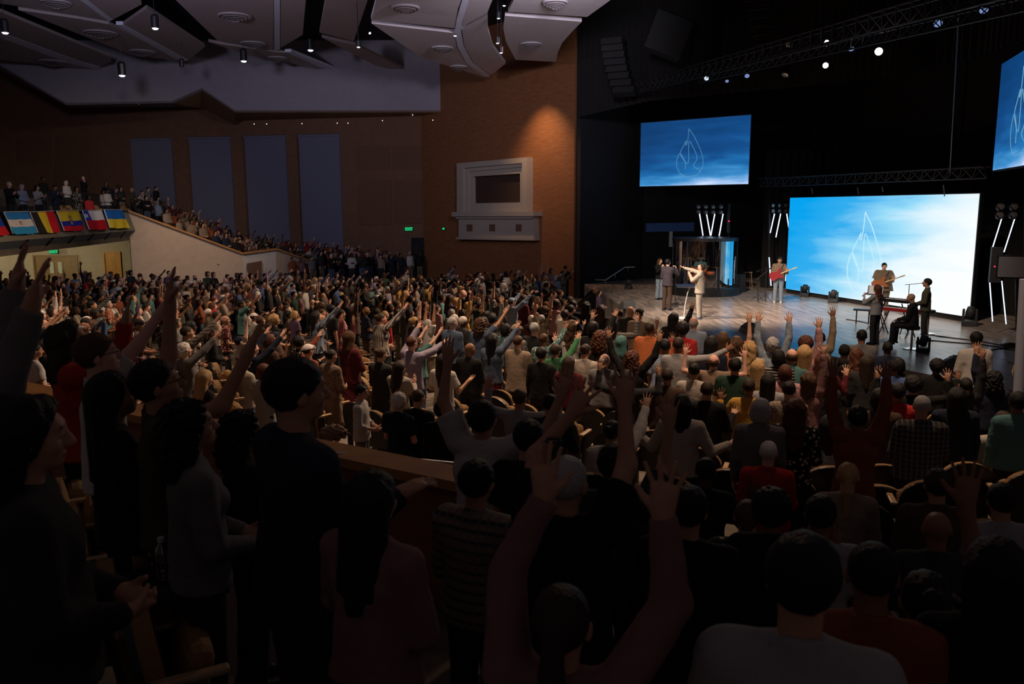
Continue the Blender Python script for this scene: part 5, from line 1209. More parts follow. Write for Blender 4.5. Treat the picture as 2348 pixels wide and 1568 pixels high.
person(1412, 1022, 3.9, 24, arms('down', ((.08, .62, .30), (.08, .05, 1), (0, .05, 1), (0, 1, 0), .12, 1.1), head=(4, 0, 0)), 'black-haired person in dark green T-shirt with right hand raised', FG, hair='short', hc='black', skin='tan', sleeve='short', tc='dark_green', key='f17')
person(1580, 1122, 3.6, 22, arms('down', 'down'), 'broad black-haired person in black, right of the mauve raised hand', FG, hair='short', hc='black', skin='tan', tc='black', wide=1.2, key='f18')
person(1092, 1062, 3.7, 28, arms('clasp', 'clasp'), 'dark-haired person in open plaid overshirt near the wooden top rail', FG, hair='short', hc='black', skin='tan', tc='beige', pat='plaid', key='f19', loose=.024)
person(1212, 968, 4.6, 26, arms('down', 'down'), 'black-haired person in black T-shirt between raised arms', FG, hair='short', hc='black', skin='light', sleeve='short', tc='black', key='f20')
person(1108, 922, 5.0, 24, arms(((.45, .05, .9), (-.1, .1, 1), (0, .0, 1), (0, 1, 0), .25, .3), ((.85, .1, .5), (.35, .2, .95), (.25, .1, 1), (0, 1, 0), .1, 1.3), head=(10, 0, 0)), 'black-haired person in white short sleeves, arms raised in a V at centre', FG, hair='short', hc='black', skin='tan', sleeve='short', tc='white', key='f21', loose=.026)
person(1770, 1132, 4.4, 18, arms('clasp', 'bentlow'), 'person with thick black hair and black top below the red sweater', FG, hair='afro', hc='black', skin='brown', tc='black', key='f22', H=1.6)
person(1716, 1150, 5.0, 20, arms('clasp', 'clasp'), 'person with blue-lit hairband and long ponytail in floral top', FG, hair='ponytail', hc='brown', skin='tan', sleeve='short', tc='dark_green', pat='floral', key='f23', girl=True)
person(1884, 1140, 4.4, 18, arms('clasp', 'clasp'), 'person with faded black hair in light T-shirt, before the beige sweater', FG, hair='fade', hc='black', skin='brown', sleeve='short', tc='light_grey', key='f24')
person(2152, 1176, 4.8, 14, arms('clasp', 'clasp'), 'bald person in dark green shirt with blue-lit scalp', FG, hair='bald', skin='brown', tc='dark_green', key='f25')
person(1946, 1063, 6.2, 20, 'sit', 'seated person with blonde low ponytail in beige sweater', 'seated people in the right-hand rows', hair='ponytail', hc='blonde', skin='light', tc='beige', girl=True)
person(2152, 1080, 5.3, 14, arms('clasp', 'clasp'), 'person with short dark grey hair in brown sweater', FG, hair='short', hc='dark_brown', skin='tan', tc='brown', wide=1.15, key='f26', H=1.6)
person(2300, 1114, 5.2, 10, arms('clasp', 'clasp'), 'person in pale grey collared shirt near the right edge', FG, hair='short', hc='black', skin='tan', tc='light_grey', wide=1.1, key='f27')
person(1619, 1052, 6.4, 22, arms('clasp', 'bentlow'), 'dark-skinned person in black with a stud earring beside empty seats', FG, hair='crop', hc='black', skin='dark', tc='black', key='f28')
person(1763, 1013, 7.1, 20, 'sit', 'seated white-haired person in bright red sweater', 'seated people in the right-hand rows', hair='crop', hc='white', skin='pink', tc='red', wide=1.2)
# -- right-hand rows
G2 = 'congregation in the right-hand rows'
for a in [
 (1745, 916, 9.2, None, 'down', 'person with grey bob in long grey cardigan', dict(hair='bob', hc='grey', skin='light', tc='grey', girl=True, hem=.62)),
 (1718, 870, 9.8, None, 'bentL', 'person in mustard yellow jacket with cropped dark hair', dict(hair='crop', hc='dark_brown', skin='brown', tc='yellow', wide=1.15, hem=.74)),
 (1565, 906, 9.3, None, 'open2', 'person in cream sweater with long black hair, palms out', dict(hair='long', hc='black', skin='tan', tc='cream', girl=True, wide=1.1)),
 (1903, 952, 7.9, None, 'open2', 'person in denim jacket with long black hair and open palm', dict(hair='long', hc='black', skin='tan', tc='light_denim', pat='denim', bottom='skirt', bc='brown', girl=True)),
 (1824, 916, 9.0, None, 'clasp', 'person with long auburn hair in dark patterned dress', dict(hair='wavy', hc='auburn', skin='light', tc='black', pat='floral', top='dress', bottom='skirt', bc='black', girl=True)),
 (1968, 930, 8.4, None, 'up2', 'person in rust-orange sweater with both hands up, dark bun', dict(hair='bun', hc='black', skin='brown', tc='rust', girl=True)),
 (2116, 909, 8.3, None, 'clasp', 'broad greying person in dark plaid flannel shirt', dict(hair='crop', hc='grey', skin='tan', tc='charcoal', pat='plaid', wide=1.35)),
 (2302, 944, 8.3, None, 'fold', 'person in fitted cream top with long dark ponytail at right', dict(hair='ponytail', hc='dark_brown', skin='light', tc='cream', bc='light_grey', girl=True)),
 (2240, 762, 13.4, None, 'clasp', 'person in white shirt standing alone by the stage lip at right', dict(hair='short', hc='black', skin='tan', tc='white', wide=1.1)),
 (2036, 784, 13.6, None, 'down', 'balding person in navy suit before the keyboards', dict(hair='crop', hc='black', skin='dark', tc='navy', wide=1.3)),
 (1977, 757, 14.4, None, 'clasp', 'person in brown-grey shirt right below the keyboard stool', dict(hair='fade', hc='black', skin='brown', tc='grey', wide=1.3)),
 (1937, 793, 12.8, None, 'bentL', 'person in black beanie and black hooded sweatshirt with lettering', dict(hair='beanie', hc='black', skin='tan', tc='black', hood=True, wide=1.15)),
 (1881, 762, 14.0, None, 'high1', 'person in beige shirt lifting one hand before the blue floor', dict(hair='fade', hc='black', skin='brown', tc='beige')),
 (1848, 774, 13.0, None, 'down', 'person with big auburn curls near the stage', dict(hair='afro', hc='auburn', skin='light', tc='dusty_pink', girl=True)),
 (1845, 792, 11.8, None, 'high1', 'blonde person in pink top with one hand up', dict(hair='long', hc='blonde', skin='light', tc='pink', girl=True)),
 (1816, 800, 11.8, None, 'bentR', 'balding person in teal polo shirt', dict(hair='balding', hc='brown', skin='pink', sleeve='short', tc='teal', wide=1.15)),
 (1772, 775, 13.0, None, 'up2', 'curly grey-haired person in pale denim jacket with arms high', dict(hair='grey_set', hc='grey', skin='light', tc='light_denim', pat='denim', girl=True)),
 (1490, 739, 14.0, None, 'bentR', 'large person in burnt orange sweater with wristwatch', dict(hair='crop', hc='dark_brown', skin='brown', tc='orange', wide=1.45)),
 (1526, 778, 12.8, None, 'down', 'person in pale blue polo shirt seen from behind', dict(hair='fade', hc='black', skin='brown', sleeve='short', tc='light_blue', wide=1.3)),
 (1566, 741, 14.4, None, 'down', 'person in red T-shirt with bushy black hair', dict(hair='afro', hc='black', skin='tan', sleeve='short', tc='red')),
 (1591, 727, 15.6, None, 'down', 'older balding person in blue shirt at the lip of stage', dict(hair='balding', hc='grey', skin='pink', tc='light_blue', wide=1.2)),
 (1546, 718, 16.4, None, 'fwdR', 'person with long black hair holding a phone towards the stage', dict(hair='long', hc='black', skin='light', tc='black', girl=True)),
 (1466, 708, 17.5, None, 'bentR', 'bearded person in black cap and beige shirt near the wedge', dict(hair='cap', hc='black', skin='tan', sleeve='short', tc='beige')),
 (1446, 703, 17.8, None, 'down', 'shaven-headed person in loose dark grey T-shirt', dict(hair='bald', skin='tan', sleeve='short', tc='charcoal', wide=1.15)),
 (1556, 774, 12.4, None, 'out', 'person in pale grey hoodie stretching one arm sideways', dict(hair='crop', hc='dark_brown', skin='brown', tc='light_grey')),
 (1632, 772, 13.0, None, 'down', 'person with long straight black hair before the stage', dict(hair='long', hc='black', skin='tan', tc='navy', girl=True)),
 (1658, 762, 13.8, None, 'bentR', 'person with light brown long hair and hand lifted', dict(hair='long', hc='brown', skin='light', tc='denim', girl=True)),
 (1690, 772, 13.4, None, 'high1', 'person in coral top with one arm high', dict(hair='wavy', hc='brown', skin='light', tc='orange', sleeve='short', girl=True)),
 (1720, 783, 13.0, None, 'down', 'person with wavy blonde hair by the denim jacket', dict(hair='wavy', hc='blonde', skin='light', tc='cream', girl=True)),
 (1637, 813, 11.6, None, 'bent2', 'balding person in grey-brown shirt with raised hands', dict(hair='balding', hc='brown', skin='pink', tc='tan', sleeve='short')),
 (1686, 822, 10.8, None, 'down', 'wide-shouldered person in dark green T-shirt with black hair', dict(hair='short', hc='black', skin='tan', sleeve='short', tc='dark_green', wide=1.35)),
 (1738, 826, 11.2, None, 'down', 'person with long honey-blonde hair behind dark green T-shirt', dict(hair='long', hc='blonde', skin='light', tc='brown', girl=True)),
 (1592, 834, 10.8, None, 'clasp', 'person in cream shirt with dark pinned-up hair', dict(hair='bun', hc='black', skin='tan', tc='cream', girl=True)),
 (1531, 846, 10.4, None, 'down', 'person in dark brown shirt with short brown hair', dict(hair='crop', hc='dark_brown', skin='tan', tc='brown', wide=1.25)),
 (1622, 876, 9.6, None, 'half2', 'greying person in black suit with palms up', dict(hair='crop', hc='dark_brown', skin='tan', tc='black', wide=1.2)),
 (1801, 838, 10.8, None, 'down', 'person in pink shirt with auburn short hair', dict(hair='bob', hc='auburn', skin='light', tc='pink', girl=True)),
 (1786, 804, 11.8, None, 'down', 'person with black hair in a striped top', dict(hair='bob', hc='black', skin='tan', tc='black', pat='stripe', sleeve='short')),
 (1762, 858, 10.2, None, 'down', 'person with long black hair in pale cardigan', dict(hair='long', hc='black', skin='tan', tc='light_grey', girl=True)),
 (1810, 876, 9.9, None, 'clasp', 'person in brown leopard print with black hair', dict(hair='bun', hc='black', skin='tan', tc='beige', pat='leopard', girl=True)),
 (1855, 853, 10.2, None, 'high1', 'person in rose wrap blouse with light brown hair, one hand up', dict(hair='wavy', hc='brown', skin='light', tc='dusty_pink', girl=True)),
 (1884, 812, 11.6, None, 'bentR', 'person with long auburn hair lifting a hand before the beige shirt', dict(hair='long', hc='auburn', skin='light', tc='maroon', girl=True)),
 (1890, 852, 10.6, None, 'down', 'person with brown bob in green lanyard and dark top', dict(hair='bob', hc='brown', skin='light', tc='charcoal', girl=True)),
 (1964, 800, 12.4, None, 'mouth', 'person with wavy auburn hair right of the beanie', dict(hair='wavy', hc='auburn', skin='light', tc='black', girl=True)),
 (1988, 816, 11.8, None, 'down', 'person with long dark brown hair before the navy suit', dict(hair='long', hc='dark_brown', skin='light', tc='charcoal', girl=True)),
 (2050, 828, 11.4, None, 'down', 'person in royal blue top with black cap', dict(hair='cap', hc='black', skin='brown', tc='blue', sleeve='short', wide=1.15)),
 (2062, 823, 12.2, None, 'down', 'person with rim-lit black hair behind the royal blue top', dict(hair='bob', hc='black', skin='tan', tc='black', girl=True)),
 (2095, 866, 10.2, None, 'bent2', 'person in black with bushy hair and both hands beside head', dict(hair='afro', hc='black', skin='tan', tc='black', girl=True)),
 (2060, 880, 9.7, None, 'down', 'person in red top with dark hair at right', dict(hair='short', hc='black', skin='brown', tc='red')),
 (2148, 826, 11.8, None, 'bentR', 'person in black with short curls and raised fingers', dict(hair='afro', hc='black', skin='brown', tc='black', wide=1.15)),
 (2196, 890, 9.3, None, 'down', 'person with long black hair in dark blue-grey top', dict(hair='long', hc='black', skin='tan', tc='navy', girl=True, wide=1.15)),
 (2278, 852, 10.4, None, 'upL', 'person with large curly black hair before the white shirt', dict(hair='curly', hc='black', skin='tan', tc='navy', girl=True)),
 (2215, 866, 10.8, None, 'high1', 'dark-clothed person holding a palm up under the white shirt', dict(hair='crop', hc='black', skin='tan', tc='charcoal')),
 (2335, 900, 9.2, None, 'upR', 'person at right edge in teal and yellow top, arm raised', dict(hair='short', hc='black', skin='brown', tc='teal')),
 (1192, 893, 9.4, None, 'bent2', 'person in white collared shirt clapping low behind raised arms', dict(hair='crop', hc='brown', skin='tan', tc='light_grey')),
 (2018, 893, 9.4, None, 'down', 'person in grey-brown top with black hair, right of the orange sleeves', dict(hair='bob', hc='black', skin='tan', tc='brown', wide=1.2, girl=True))]:
    u, v, d, az, pose, lb, kw = a
    if pose == 'out': kw['key'] = 'out1'; pose = arms('clasp', 'out', head=(4, 0, 0))
    o, J = person(u, v, d, az, pose, lb, G2, **kw)
    if 'lettering' in lb:
        cu = bpy.data.curves.new('back_print', 'FONT'); cu.body = "God's"; cu.size = .115; cu.align_x = 'CENTER'; cu.extrude = .002; t = bpy.data.objects.new('printed_lettering', cu); COL.objects.link(t); t = font_mesh(t, M['white'])
        t.parent = o; t.location = (0, -.172, 1.22); t.rotation_euler = (R(90), 0, 0)
# -- centre and left of the main floor
G3 = 'congregation on the main floor'
for a in [
 (1242, 797, 12.6, 'down', 'person in black jacket with short black hair, right of the beige shirt', dict(hair='short', hc='black', skin='tan', tc='black', wide=1.15)),
 (1342, 790, 12.9, 'clasp', 'person with dark pinned curls and cream blouse, between maroon and grey-blue shirts', dict(hair='bun', hc='dark_brown', skin='tan', tc='cream', girl=True)),
 (1376, 760, 14.0, 'down', 'person with curly auburn hair pinned up and black coat', dict(hair='curly', hc='auburn', skin='light', tc='black', girl=True)),
 (1450, 806, 11.9, 'upv2', 'person with big curly auburn hair in dark jacket, arms in a V', dict(hair='curly', hc='auburn', skin='tan', tc='black', girl=True)),
 (1438, 850, 10.4, 'bent2', 'person with black hair in black leather jacket, both hands raised', dict(hair='long', hc='black', skin='tan', tc='charcoal')),
 (1360, 738, 15.2, 'fwdR', 'person in black with black bob reaching a hand forward', dict(hair='bob', hc='black', skin='tan', tc='black', girl=True)),
 (1405, 730, 15.8, 'bent2', 'person in black and white checked top with hands up', dict(hair='long', hc='black', skin='light', tc='grey', pat='plaid', girl=True)),
 (1226, 740, 15.4, 'bentR', 'person with cropped grey-brown hair in black T-shirt lifting a hand', dict(hair='crop', hc='grey', skin='pink', sleeve='short', tc='black', wide=1.2)),
 (1404, 965, 7.6, 'fwdR', 'person in white ruffled top with dark bun and raised forearm', dict(hair='bun', hc='black', skin='tan', tc='white', girl=True)),
 (1262, 905, 9.0, 'clap', 'person with cropped hair clapping low, half hidden by a raised arm', dict(hair='crop', hc='black', skin='tan', tc='charcoal')),
 (1315, 690, 20.5, 'down', 'person in black sweater standing alone in the aisle gap', dict(hair='short', hc='black', skin='light', tc='black', wide=1.15)),
 (1188, 770, 14.2, 'down', 'person in loose beige shirt seen from behind', dict(hair='crop', hc='brown', skin='light', tc='beige', wide=1.3, hem=.74, bc='black')),
 (1130, 765, 14.4, 'fwdR', 'person in denim jacket over red floral skirt', dict(hair='long', hc='black', skin='tan', tc='denim', pat='denim', bottom='skirt', bc='maroon', girl=True)),
 (1076, 787, 13.4, 'clasp', 'bald person in black suit', dict(hair='bald', skin='brown', tc='black', wide=1.2)),
 (1305, 818, 12.2, 'clasp', 'person in dark red T-shirt with long brown hair', dict(hair='long', hc='dark_brown', skin='light', sleeve='short', tc='maroon', girl=True)),
 (1386, 812, 12.2, 'clasp', 'older person in grey-blue polo with thinning hair', dict(hair='balding', hc='grey', skin='pink', sleeve='short', tc='grey', wide=1.25)),
 (1016, 812, 12.2, 'half2', 'person in white lace dress with long black hair', dict(hair='long', hc='black', skin='tan', sleeve='short', tc='white', top='dress', bottom='skirt', bc='white', girl=True)),
 (944, 772, 13.6, 'reach2', 'person in white shirt stretching both arms towards the stage', dict(hair='crop', hc='auburn', skin='light', tc='lavender', bc='black', wide=1.1, glasses=True)),
 (915, 828, 12.0, 'prayer', 'person in cream top with long brown hair and hands near chin', dict(hair='long', hc='dark_brown', skin='light', tc='cream', girl=True)),
 (872, 798, 12.8, 'clasp', 'person in long dark grey dress with brown updo', dict(hair='bun', hc='brown', skin='light', tc='charcoal', top='dress', bottom='skirt', bc='charcoal', girl=True)),
 (800, 762, 14.4, 'fold', 'tall person in maroon robe with head covering', dict(hair='scarf', hc='brown', skin='brown', tc='maroon', top='dress', bottom='skirt', bc='maroon', girl=True, wide=1.15)),
 (757, 802, 13.0, 'clasp', 'person in leopard print dress wearing a dark headband', dict(hair='bun', hc='black', skin='tan', tc='tan', pat='leopard', top='dress', bottom='skirt', bc='tan', girl=True)),
 (913, 903, 10.2, 'clasp', 'person with white curly hair in navy T-shirt in the aisle', dict(hair='grey_set', hc='white', skin='light', sleeve='short', tc='navy', bc='black', girl=True)),
 (957, 895, 10.2, 'clasp', 'person with glasses and brown cropped hair in black jacket', dict(hair='crop', hc='brown', skin='light', tc='black', bc='black', wide=1.15, glasses=True)),
 (1014, 920, 10.0, 'down', 'person in black shirt and khaki trousers in the aisle', dict(hair='short', hc='black', skin='tan', tc='black', bc='khaki')),
 (725, 714, 16.8, 'fwdR', 'person with white headband in blue and black striped shawl', dict(hair='long', hc='black', skin='light', tc='light_blue', pat='vstripe', girl=True)),
 (760, 700, 17.6, 'down', 'person in black T-shirt with short black hair, mid crowd', dict(hair='short', hc='black', skin='tan', sleeve='short', tc='black')),
 (302, 677, 19.5, 'clasp', 'balding person in lime yellow shirt', dict(hair='balding', hc='grey', skin='pink', sleeve='short', tc='lime', bc='black', wide=1.2)),
 (387, 672, 20.0, 'clap', 'person in maroon shirt and blue trousers', dict(hair='short', hc='black', skin='tan', tc='maroon', bc='denim')),
 (76, 788, 11.5, 'clasp', 'person in white T-shirt and jeans above the wooden rail', dict(hair='ponytail', hc='black', skin='tan', sleeve='short', tc='white', bc='denim')),
 (553, 688, 18.2, 'fwdR', 'person in turquoise T-shirt lifting one arm', dict(hair='short', hc='black', skin='brown', sleeve='short', tc='teal')),
 (466, 850, 10.8, 'prayer', 'person with long blonde hair and black sleeveless top', dict(hair='long', hc='blonde', skin='light', sleeve='none', tc='black', girl=True)),
 (578, 785, 13.2, 'fwd2', 'person with greying hair and navy shirt holding out both hands', dict(hair='crop', hc='brown', skin='pink', tc='navy')),
 (558, 815, 12.4, 'clasp', 'person in tight cream top with auburn pinned hair', dict(hair='bun', hc='auburn', skin='light', sleeve='short', tc='cream', bc='denim', girl=True)),
 (603, 836, 11.6, 'clasp', 'person in shiny pale blouse with auburn hair', dict(hair='bob', hc='auburn', skin='tan', tc='light_grey', girl=True, hem=.72)),
 (706, 790, 13.6, 'fwdL', 'person in rust top with white turban-like cap', dict(hair='cap', hc='white', skin='light', tc='rust', girl=True)),
 (422, 788, 13.0, 'fwdR', 'white-haired person in grey shirt with raised forearm', dict(hair='grey_set', hc='white', skin='light', tc='grey', girl=True)),
 (428, 748, 14.6, 'fwdR', 'person in checked shirt leaning to raise an arm', dict(hair='crop', hc='dark_brown', skin='tan', tc='beige', pat='plaid')),
 (210, 690, 18.0, 'fwdL', 'person in black and white striped sweater', dict(hair='short', hc='black', skin='tan', tc='black', pat='stripe')),
 (663, 633, 27.0, 'fold', 'person in grey denim jacket with grey hair on the main floor', dict(hair='grey_set', hc='grey', skin='light', tc='light_denim', pat='denim', girl=True)),
 (873, 718, 16.5, 'fwdR', 'person in cream striped sweater with dark hair up', dict(hair='bun', hc='dark_brown', skin='light', tc='cream', pat='vstripe', girl=True)),
 (1062, 665, 19.8, 'bent2', 'bald bearded person in black over a green shirt', dict(hair='bald', skin='pink', tc='black', wide=1.2)),
 (1174, 683, 18.8, 'fwd2', 'person in blue and white cap and pale blue shirt', dict(hair='cap', hc='light_blue', skin='light', tc='light_blue')),
 (1182, 745, 15.4, 'clasp', 'person in tan baseball cap and patterned shirt', dict(hair='cap', hc='beige', skin='tan', tc='grey', pat='floral')),
 (1310, 735, 15.0, 'reach', 'person with honey-brown hair in white knit reaching out an arm', dict(hair='wavy', hc='brown', skin='light', tc='white', girl=True)),
 (1276, 688, 18.6, 'clasp', 'dark-skinned person in pale pink shirt', dict(hair='crop', hc='black', skin='dark', tc='pink', wide=1.1)),
 (1274, 790, 13.4, 'fwdR', 'person in bright green top beneath raised arms', dict(hair='short', hc='dark_brown', skin='tan', tc='green')),
 (1247, 765, 14.8, 'fwdR', 'person in colourful print shirt with close-cropped hair', dict(hair='crop', hc='brown', skin='brown', tc='teal', pat='floral')),
 (1425, 772, 14.2, 'down', 'person in mint turban in the rows behind the orange sweater', dict(hair='scarf', hc='teal', skin='brown', tc='black', girl=True)),
 (1103, 730, 16.0, 'fwdR', 'person in slate blue T-shirt with curly brown hair', dict(hair='curly', hc='brown', skin='tan', sleeve='short', tc='denim')),
 (1037, 727, 16.4, 'down', 'person in blue-grey shirt with grey cropped hair', dict(hair='crop', hc='grey', skin='pink', tc='denim', wide=1.2)),
 (1155, 650, 22.0, 'down', 'person with long white hair and black jacket', dict(hair='long', hc='white', skin='light', tc='black', girl=True)),
 (1380, 700, 18.8, 'upL', 'person with long brown hair and raised palm at the aisle end', dict(hair='long', hc='dark_brown', skin='tan', tc='black', girl=True)),
 (1345, 692, 19.5, 'bentR', 'person with dark hair lifting a palm by the black stage steps', dict(hair='wavy', hc='black', skin='tan', tc='charcoal', girl=True))]:
    u, v, d, pose, lb, kw = a
    if pose == 'reach2': pose = arms('fwdup', 'reach', head=(6, 0, 0)); kw['key'] = 'reach2'
    person(u, v, d, None, pose, lb, G3, **kw)
# the child in the aisle: rescaled
P = ray(826, 884) * 9.7
o, p, J = figure('person', Vector((P.x, P.y, P.z - 1.32)), 1.32, 95, 'clasp', hair='short', hc='black', skin='light', tc='white', sleeve='mid', bc='grey', key='kid'); tag(o, 'child in white long-sleeved T-shirt facing right in the aisle', 'person', G3); PLACED.append((P.x, P.y))
# standing guards beside the wooden wall
for (u, v, H, az, pose, lb, kw) in [(1296, 609, 1.74, 20, 'fold', 'person in black with folded arms against the wooden wall corner', dict(hair='short', hc='black', skin='light', tc='black', bc='black')),
      (1332, 602, 1.80, 175, 'clasp', 'bearded person in black suit and tie before the black wall', dict(hair='short', hc='black', skin='tan', tc='black', bc='black'))]:
    P = ray(u, v) * 37.5; k = 1.0
    P = ray(u, v) * ((-4.52 + H) / ray(u, v).z)
    o, p, J = figure('person', Vector((P.x, P.y, -4.52)), H, az, pose, **kw); tag(o, lb, 'person', 'ushers by the stage'); PLACED.append((P.x, P.y))
    if 'tie' in lb:
        MB().poly([(-.05, .172, 1.42), (.05, .172, 1.42), (0, .182, 1.22)], .004, (0, 1, 0)).build('shirt_front', M['white'], o); MB().poly([(-.014, .18, 1.41), (.014, .18, 1.41), (.022, .188, 1.16), (0, .19, 1.12), (-.022, .188, 1.16)], .004, (0, 1, 0)).build('necktie', M['black'], o)
# -- balcony front row and upper slope, seen against the dark wall
GB = 'people on the balcony behind the flags'
def at_row(u, v, H, zf):
    """row whose floor gives this head height"""
    best = None
    for y in np.arange(28, 50, .1):
        P = ray(u, v) * float(y); e = abs(P.z - H - zf(P.x, P.y))
        q = (P - BA); 
        if -q.dot(BO) < .35: e += 5
        if best is None or e < best[0]: best = (e, P)
    P = best[1]; return Vector((P.x, P.y, zf(P.x, P.y)))
def balz(x, y):
    t = max(0, -(Vector((x, y, 0)) - BA).dot(BO)); return -1.0 if t < 1.4 else -1.0 + .4 * min(8, 1 + int((t - 1.4) / .95))
for (u, v, pose, lb, kw) in [
    (20, 416, 'clap', 'dark-clothed clapping person with grey hair at far left of balcony', dict(hair='crop', hc='grey', skin='light', tc='black')), (50, 430, 'clasp', 'person in blue and white print top behind the light blue flag', dict(hair='bob', hc='grey', skin='light', tc='light_blue', pat='floral', girl=True)),
    (85, 432, 'clap', 'person in white blouse clapping behind the black yellow red flag', dict(hair='long', hc='black', skin='tan', tc='light_grey', girl=True)), (98, 406, 'down', 'tall dark-skinned person in black on the second balcony row', dict(hair='crop', hc='black', skin='dark', tc='black')),
    (124, 421, 'prayer', 'person in navy shirt behind black yellow red flag', dict(hair='crop', hc='black', skin='brown', tc='navy')), (151, 416, 'clasp', 'white-haired person in white jacket on the balcony', dict(hair='bob', hc='white', skin='light', tc='white', girl=True)),
    (174, 426, 'clasp', 'person in black and white print dress behind the yellow blue red flag', dict(hair='bob', hc='black', skin='brown', tc='black', pat='floral', top='dress', bottom='skirt', bc='black', girl=True, wide=1.2)),
    (190, 405, 'mouth', 'tallest balcony person in black with white beard and hand at mouth', dict(hair='crop', hc='white', skin='pink', tc='black')), (202, 440, 'clasp', 'person in bright red top on the balcony', dict(hair='bob', hc='black', skin='dark', tc='red')),
    (236, 441, 'clasp', 'person in cream lace outfit at left of a pair on the balcony', dict(hair='bob', hc='black', skin='brown', tc='cream', girl=True)), (245, 432, 'clasp', 'person in white dress at right of a pair on the balcony', dict(hair='bun', hc='black', skin='dark', tc='white', girl=True)),
    (270, 427, 'clasp', 'person in pale pink shirt above the blue and yellow flag', dict(hair='crop', hc='black', skin='dark', tc='pink')), (302, 431, 'clasp', 'person with bright hair and olive shirt at the top of the wood capping', dict(hair='bob', hc='blonde', skin='tan', tc='olive')),
    (325, 437, 'mouth', 'heavy person in light blue shirt behind the top of the wood capping', dict(hair='crop', hc='black', skin='light', sleeve='short', tc='light_blue', wide=1.35)), (339, 430, 'clasp', 'person in grey shirt behind the heavy light blue shirt', dict(hair='short', hc='black', skin='light', tc='grey')), (357, 428, 'down', 'person in black shirt rightmost of the top balcony row', dict(hair='short', hc='black', skin='tan', tc='black'))]:
    zf = balz if u < 300 else raised_z
    foot = at_row(u, v, 1.68, zf) if u < 300 else None
    if foot is None:
        best = None
        for y in np.arange(42.5, 50, .1):
            P = ray(u, v) * float(y); e = abs(P.z - 1.68 - raised_z(P.x, P.y))
            if best is None or e < best[0]: best = (e, P)
        foot = Vector((best[1].x, best[1].y, best[1].z - 1.68))
    o, p, J = figure('person', foot, 1.68, 105, pose, **kw); tag(o, lb, 'person', GB); PLACED.append((foot.x, foot.y)); USED.add(lb)

# ------------------------------------------------------------------ the band
GS = 'singers and musicians on the stage'
def bandsman(u, vfeet, H, az, pose, label, **kw):
    foot = onstage(u, vfeet); gl = kw.pop('glasses', False); o, p, J = figure('person', foot, H, az, pose, h=.007, ad=.11, **kw); tag(o, label, 'person', GS); PLACED.append((foot.x, foot.y))
    if gl: glasses(o, J)
    return o, J
def micin(o, J, side='R', label=None, length=.17):
    wr, d, n, s_, c_, sp = J['hand' + side]; q = Vector((wr + d * .07 + n * .03).tolist()); ax = Vector((J['head'] + J['hr'] @ vec(0, .11, -.06)).tolist()) - q; ax.normalize()
    W = o.matrix_basis; a, b = W @ (q - ax * .09), W @ (q + ax * .07)
    t = tag(MB().tube([a, b], .014, 10, .018).build('handheld_microphone', M['dkmetal']), label, 'microphone')
    MB().lathe([(0, -.025), (.022, -.015), (.026, 0), (.02, .02), (0, .027)], b, 12).build('mesh_head', M['metal'], t)
m1, J1 = bandsman(1602, 731, 1.86, -70, arms('down', ((.2, .9, .25), (-.05, 1, .28), (0, .9, .35), (0, -.2, 1), .2, .9), head=(34, 0, 0)) | dict(L=A_['mic']), 'lead singer in cream jacket and trousers reaching an arm left', hair='short', hc='dark_brown', skin='light', tc='cream', top='jacket', bc='cream', shoes='denim', key='b1', hem=.80, wide=1.1)
m2, J2 = bandsman(1529, 711, 1.86, 40, arms('clasp', 'mic', head=(6, 0, 0)), 'singer in grey-purple jacket and brown trousers with microphone', hair='short', hc='black', skin='light', tc='grey_purple', top='jacket', bc='brown', key='b2', hem=.82)
m3, J3 = bandsman(1511, 686, 1.66, 150, arms('mic', 'mic', head=(-4, 0, 0)), 'singer in black sweater and wide light jeans with both hands at microphone', hair='wavy', hc='brown', skin='light', tc='black', bc='light_denim', key='b3', girl=True, extra=dict(flare=.085))
micin(m2, J2, 'R', 'microphone held by the singer in the grey-purple jacket'); micin(m3, J3, 'R', 'microphone held by the singer in wide jeans'); micin(m1, J1, 'L', 'microphone held by the lead singer in cream')
m4, J4 = bandsman(1783, 694, 1.80, 200, arms('neckhand', 'strum', head=(-16, 12, 0)), 'guitarist in brown patterned jacket and pale jeans beside glowing tubes', hair='short', hc='black', skin='tan', tc='tan', pat='leopard', top='jacket', bc='light_denim', shoes='white', key='b4', wide=1.15, hem=.90)
P = ray(2028, 603) * 28.6; 
o5, p5, J5 = figure('person', Vector((P.x, P.y, STAGE_Z)), P.z - STAGE_Z, 205, arms('neckhand', 'strum', head=(-8, 10, 0)), h=.007, ad=.06, hair='fade', hc='black', skin='light', tc='khaki', sleeve='short', bc='khaki', wide=1.6, key='b5', hem=.80, loose=.03); tag(o5, 'large bass player in khaki shirt in front of the LED wall', 'person', GS)
m6, J6 = bandsman(2003, 790, 1.62, -32, arms('mic', 'down', head=(4, 0, 0)), 'singer with long auburn hair and grey blouse beside the keyboards', hair='wavy', hc='auburn', skin='light', tc='light_grey', sleeve='mid', bc='charcoal', key='b6', girl=True); micin(m6, J6, 'L', 'microphone held by the singer with long auburn hair')
kp_ = KC + Vector((.62, -.20, 0)); 
P = Vector((ST1.x, ST1.y, 0))
o7, p7, J7 = figure('person', Vector((P.x, P.y, STAGE_Z + .10)), 1.76, -50, dict(L=A_['keys'], R=A_['keys'], sit=True, head=(-8, 8, 0), lean=6), h=.007, ad=.06, hair='bald', skin='tan', tc='charcoal', bc='charcoal', key='b7', wide=1.1); tag(o7, 'seated bald keyboard player in dark shirt', 'person', GS)
